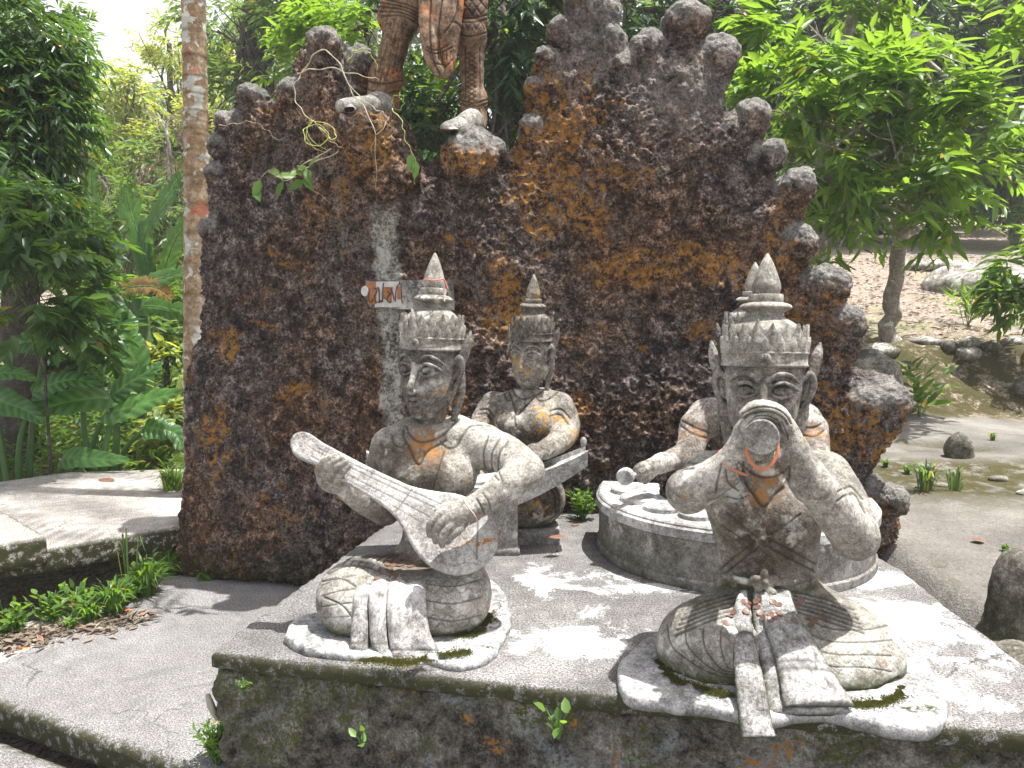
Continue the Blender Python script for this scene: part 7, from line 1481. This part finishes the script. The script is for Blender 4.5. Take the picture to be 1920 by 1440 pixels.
def coins():
    from mathutils.bvhtree import BVHTree
    dg = bpy.context.evaluated_depsgraph_get(); dg.update(); me = bpy.data.meshes.new('coin'); g = Geo(); T = lambda x, y, z: np.array((x, y, z))
    lathe(g, T, [(.0086, -.0009), (.0095, -.0004), (.0095, .0006), (.0088, .0011), (.008, .0008), (.001, .0009)], 18); tmp = g.build('coin', M['coin'], None, None); me = tmp.data; bpy.data.objects.remove(tmp)
    rs = random.Random(9)
    for root, spots, who in ((fl, [(1372, 1132), (1378, 1148), (1395, 1128), (1400, 1136), (1404, 1131), (1398, 1146), (1420, 1128), (1424, 1124), (1422, 1138), (1424, 1152), (1452, 1130), (1460, 1136), (1446, 1154), (1454, 1158), (1462, 1152), (1498, 1126), (1494, 1136), (1504, 1124), (1516, 1162), (1528, 1166), (1538, 1164), (1546, 1160), (1368, 1158), (1362, 1170), (1522, 1172), (1448, 1160), (1430, 1160), (1490, 1162)], 'flute'),
                             (lu, [(712, 1043), (722, 1052), (733, 1054), (728, 1060), (737, 1058), (732, 1068), (726, 1072), (718, 1074), (738, 1076), (745, 1078), (742, 1082), (750, 1072), (748, 1062), (752, 1058), (762, 1056), (768, 1064), (745, 1050), (757, 1046), (776, 1060), (708, 1084), (738, 1088)], 'lute')):
        ch = [c for c in root.children if c.name.split('.')[0] in ('body', 'sash_strip')]; tr = []
        for c in ch:
            vs = [v.co + root.location for v in c.data.vertices]; tr.append(BVHTree.FromPolygons(vs, [tuple(p.vertices) for p in c.data.polygons]))
        o0 = Vector((0, 0, CAMZ))
        for k, (px, py) in enumerate(spots):
            d = Vector(P(px + rs.uniform(-2, 2), py + rs.uniform(-2, 2), 2.0)) - o0; d.normalize(); best = None
            for t_ in tr:
                h = t_.ray_cast(o0, d)
                if h[0] is not None and (best is None or h[3] < best[3]): best = h
            if best is None: continue
            n = best[1]; n = n if n.dot(d) < 0 else -n
            if n.z < .35: n = (n + Vector((0, 0, 1))).normalized()
            o = bpy.data.objects.new('coin', me); COL.objects.link(o); o.location = best[0] + n * .0018; o.rotation_euler = (n + Vector((rs.uniform(-.12, .12), rs.uniform(-.12, .12), 0))).to_track_quat('Z', 'Y').to_euler()
            tag(o, 'tarnished copper coin left on the lap of the %s player among many like it' % who, 'coin', 'coins on the lap of the %s player' % who)
coins()
def vines():
    def vl(c, ids, L, W, seed, nm='leaves'):
        rg = np.random.default_rng(seed); p = c[ids]; n = len(p); d = rg.normal(0, .5, (n, 3)) + (0, -.3, -.5); return leaves(p, d, np.array((0, -1.0, .4)) + rg.normal(0, .3, (n, 3)), L, W, True, rg)
    V_ = [
     ('pale dry vine arching over the left peak of the wall and down its front', [(572, 130, 3.5), (590, 100, 3.45), (615, 97, 3.42), (640, 125, 3.4), (655, 165, 3.38), (675, 192, 3.36), (698, 230, 3.3), (705, 290, 3.3), (704, 350, 3.36)], .005, 'vine'),
     ('pale vine looping from the left peak across to the warrior statue ankle', [(556, 140, 3.5), (575, 132, 3.45), (620, 128, 3.42), (660, 138, 3.42), (700, 146, 3.45), (712, 150, 3.5)], .005, 'vine'),
     ('yellow vine bowed over the small knob beside the warrior statue', [(650, 118, 3.5), (665, 96, 3.46), (685, 94, 3.46), (702, 112, 3.5), (708, 130, 3.52)], .006, 'vine_green'),
     ('thin vine hanging down the left of the bracket under the statue foot', [(572, 130, 3.5), (552, 160, 3.42), (560, 200, 3.4), (590, 230, 3.36), (620, 265, 3.34), (640, 275, 3.34)], .0045, 'vine'),
     ('tangled yellow-green vine curled beside the bracket, first loop', [(590, 228, 3.38), (572, 240, 3.36), (572, 262, 3.35), (600, 275, 3.33), (615, 250, 3.34), (590, 232, 3.35), (575, 250, 3.34), (610, 280, 3.34)], .004, 'vine_green'),
     ('tangled yellow-green vine curled beside the bracket, outer loop', [(600, 240, 3.36), (625, 262, 3.33), (628, 245, 3.34), (600, 228, 3.35), (578, 232, 3.36), (580, 270, 3.35), (612, 285, 3.34)], .004, 'vine_green'),
     ('leafy vine trailing from the left peak down the dark wall face', [(635, 285, 3.4), (600, 300, 3.4), (570, 318, 3.38), (575, 340, 3.38), (600, 365, 3.42), (622, 382, 3.43)], .0035, 'vine'),
     ('thin vine branch spreading left over the dark wall with drooping leaves', [(620, 280, 3.4), (575, 305, 3.4), (535, 340, 3.4), (505, 320, 3.4), (482, 350, 3.43), (485, 362, 3.43)], .0035, 'vine'),
     ('ring of vine hanging behind the raised foot of the warrior statue', [(735, 196, 3.55), (736, 184, 3.55), (748, 178, 3.55), (757, 186, 3.55), (755, 200, 3.55), (744, 206, 3.55), (736, 200, 3.55)], .004, 'vine_green'),
     ('green vine hanging below the warrior statue raised foot on the right side', [(735, 205, 3.5), (752, 225, 3.46), (760, 260, 3.45), (778, 300, 3.45), (778, 345, 3.46)], .004, 'vine_green'),
     ('thin vine crossing the raised foot down to the bracket', [(655, 160, 3.38), (690, 195, 3.38), (715, 210, 3.36), (728, 225, 3.36), (705, 255, 3.32), (695, 285, 3.34)], .0035, 'vine'),
     ('thin vine draped over the left shoulder knob of the wall', [(412, 236, 3.6), (440, 232, 3.58), (470, 228, 3.56), (495, 240, 3.55), (520, 262, 3.52)], .003, 'vine')]
    for i, (lb, rows, r, mt) in enumerate(V_):
        c = spline([P(a, b_, Y - .04) for a, b_, Y in rows], 60); o_ = c[0]; c = c + .004 * np.stack([np.sin(np.arange(60) * .7 + i), 0 * c[:, 0], np.cos(np.arange(60) * .5)], 1); t = thing('vine', lb, 'vine', o_, 'vines on the wall')
        g = Geo(); tube(g, c, np.linspace(r, r * .35, 60) * .62 * (1 + .25 * np.sin(np.arange(60) * 1.3)), 6, 0); g.build('stem', M[mt], t, o_)
        if i in (6, 7, 9):
            ids = {6: [20, 22, 26, 30, 34], 7: [14, 18, 24, 30, 36, 42, 50, 56], 9: [40, 44, 50]}[i]
            V, F_, A = vl(c, np.array(ids), .085, .045, 200 + i); mesh_np('leaves', V, F_, M['leaf_bright'], t, o_, True, {'rnd': A * .5 + .4})
vines()
def moss_rims():
    rg = np.random.default_rng(17)
    def rim(lb, px, z, dens, w_, seed):
        pts = spline([Q(a, b_, z) for a, b_ in px], dens); p = pts + rg.normal(0, w_, pts.shape) * (1, 1, 0) * (.3 + 1.6 * rg.random((len(pts), 1)) ** 2); n = len(p); p[:, 2] = z; k = vnoise(p[:, 0], p[:, 1], 0 * p[:, 0], 14) + .5 * vnoise(p[:, 0], p[:, 1], 0 * p[:, 0], 60) > .0; p = p[k]; n = len(p)
        d = rg.normal(0, .6, (n, 3)); d[:, 2] = .8; V, F_, A = leaves(p, d, rg.normal(0, 1, (n, 3)), .0048, .0042, False, rg); kind(mesh_np('moss', V, F_, M['moss'], None, None, True, {'rnd': A}), 'stuff', lb, 'moss')
    rim('green moss cushion along the front hem of the lute player sash', [(640, 1222), (680, 1236), (730, 1240), (760, 1244), (820, 1232), (880, 1222)], .427, 9000, .012, 1)
    rim('green moss between the right knee of the lute player and the base', [(830, 1175), (860, 1190), (900, 1186), (915, 1160), (918, 1120)], .428, 7000, .010, 2)
    rim('green moss around the left knee of the flute player', [(1232, 1240), (1260, 1272), (1310, 1290), (1370, 1305)], .432, 7000, .008, 3)
    rim('green moss around the right knee of the flute player', [(1600, 1322), (1650, 1318), (1690, 1300), (1695, 1280)], .432, 6000, .008, 4)
    rim('thin moss line on the gravelly pavement at the foot of the wall', [(352, 1062), (400, 1056), (470, 1062), (540, 1078), (575, 1082)], .003, 8000, .02, 5)
M['moss'] = leaf_mat('moss', (.03, .038, .01), (.11, .12, .03), .2)
moss_rims()
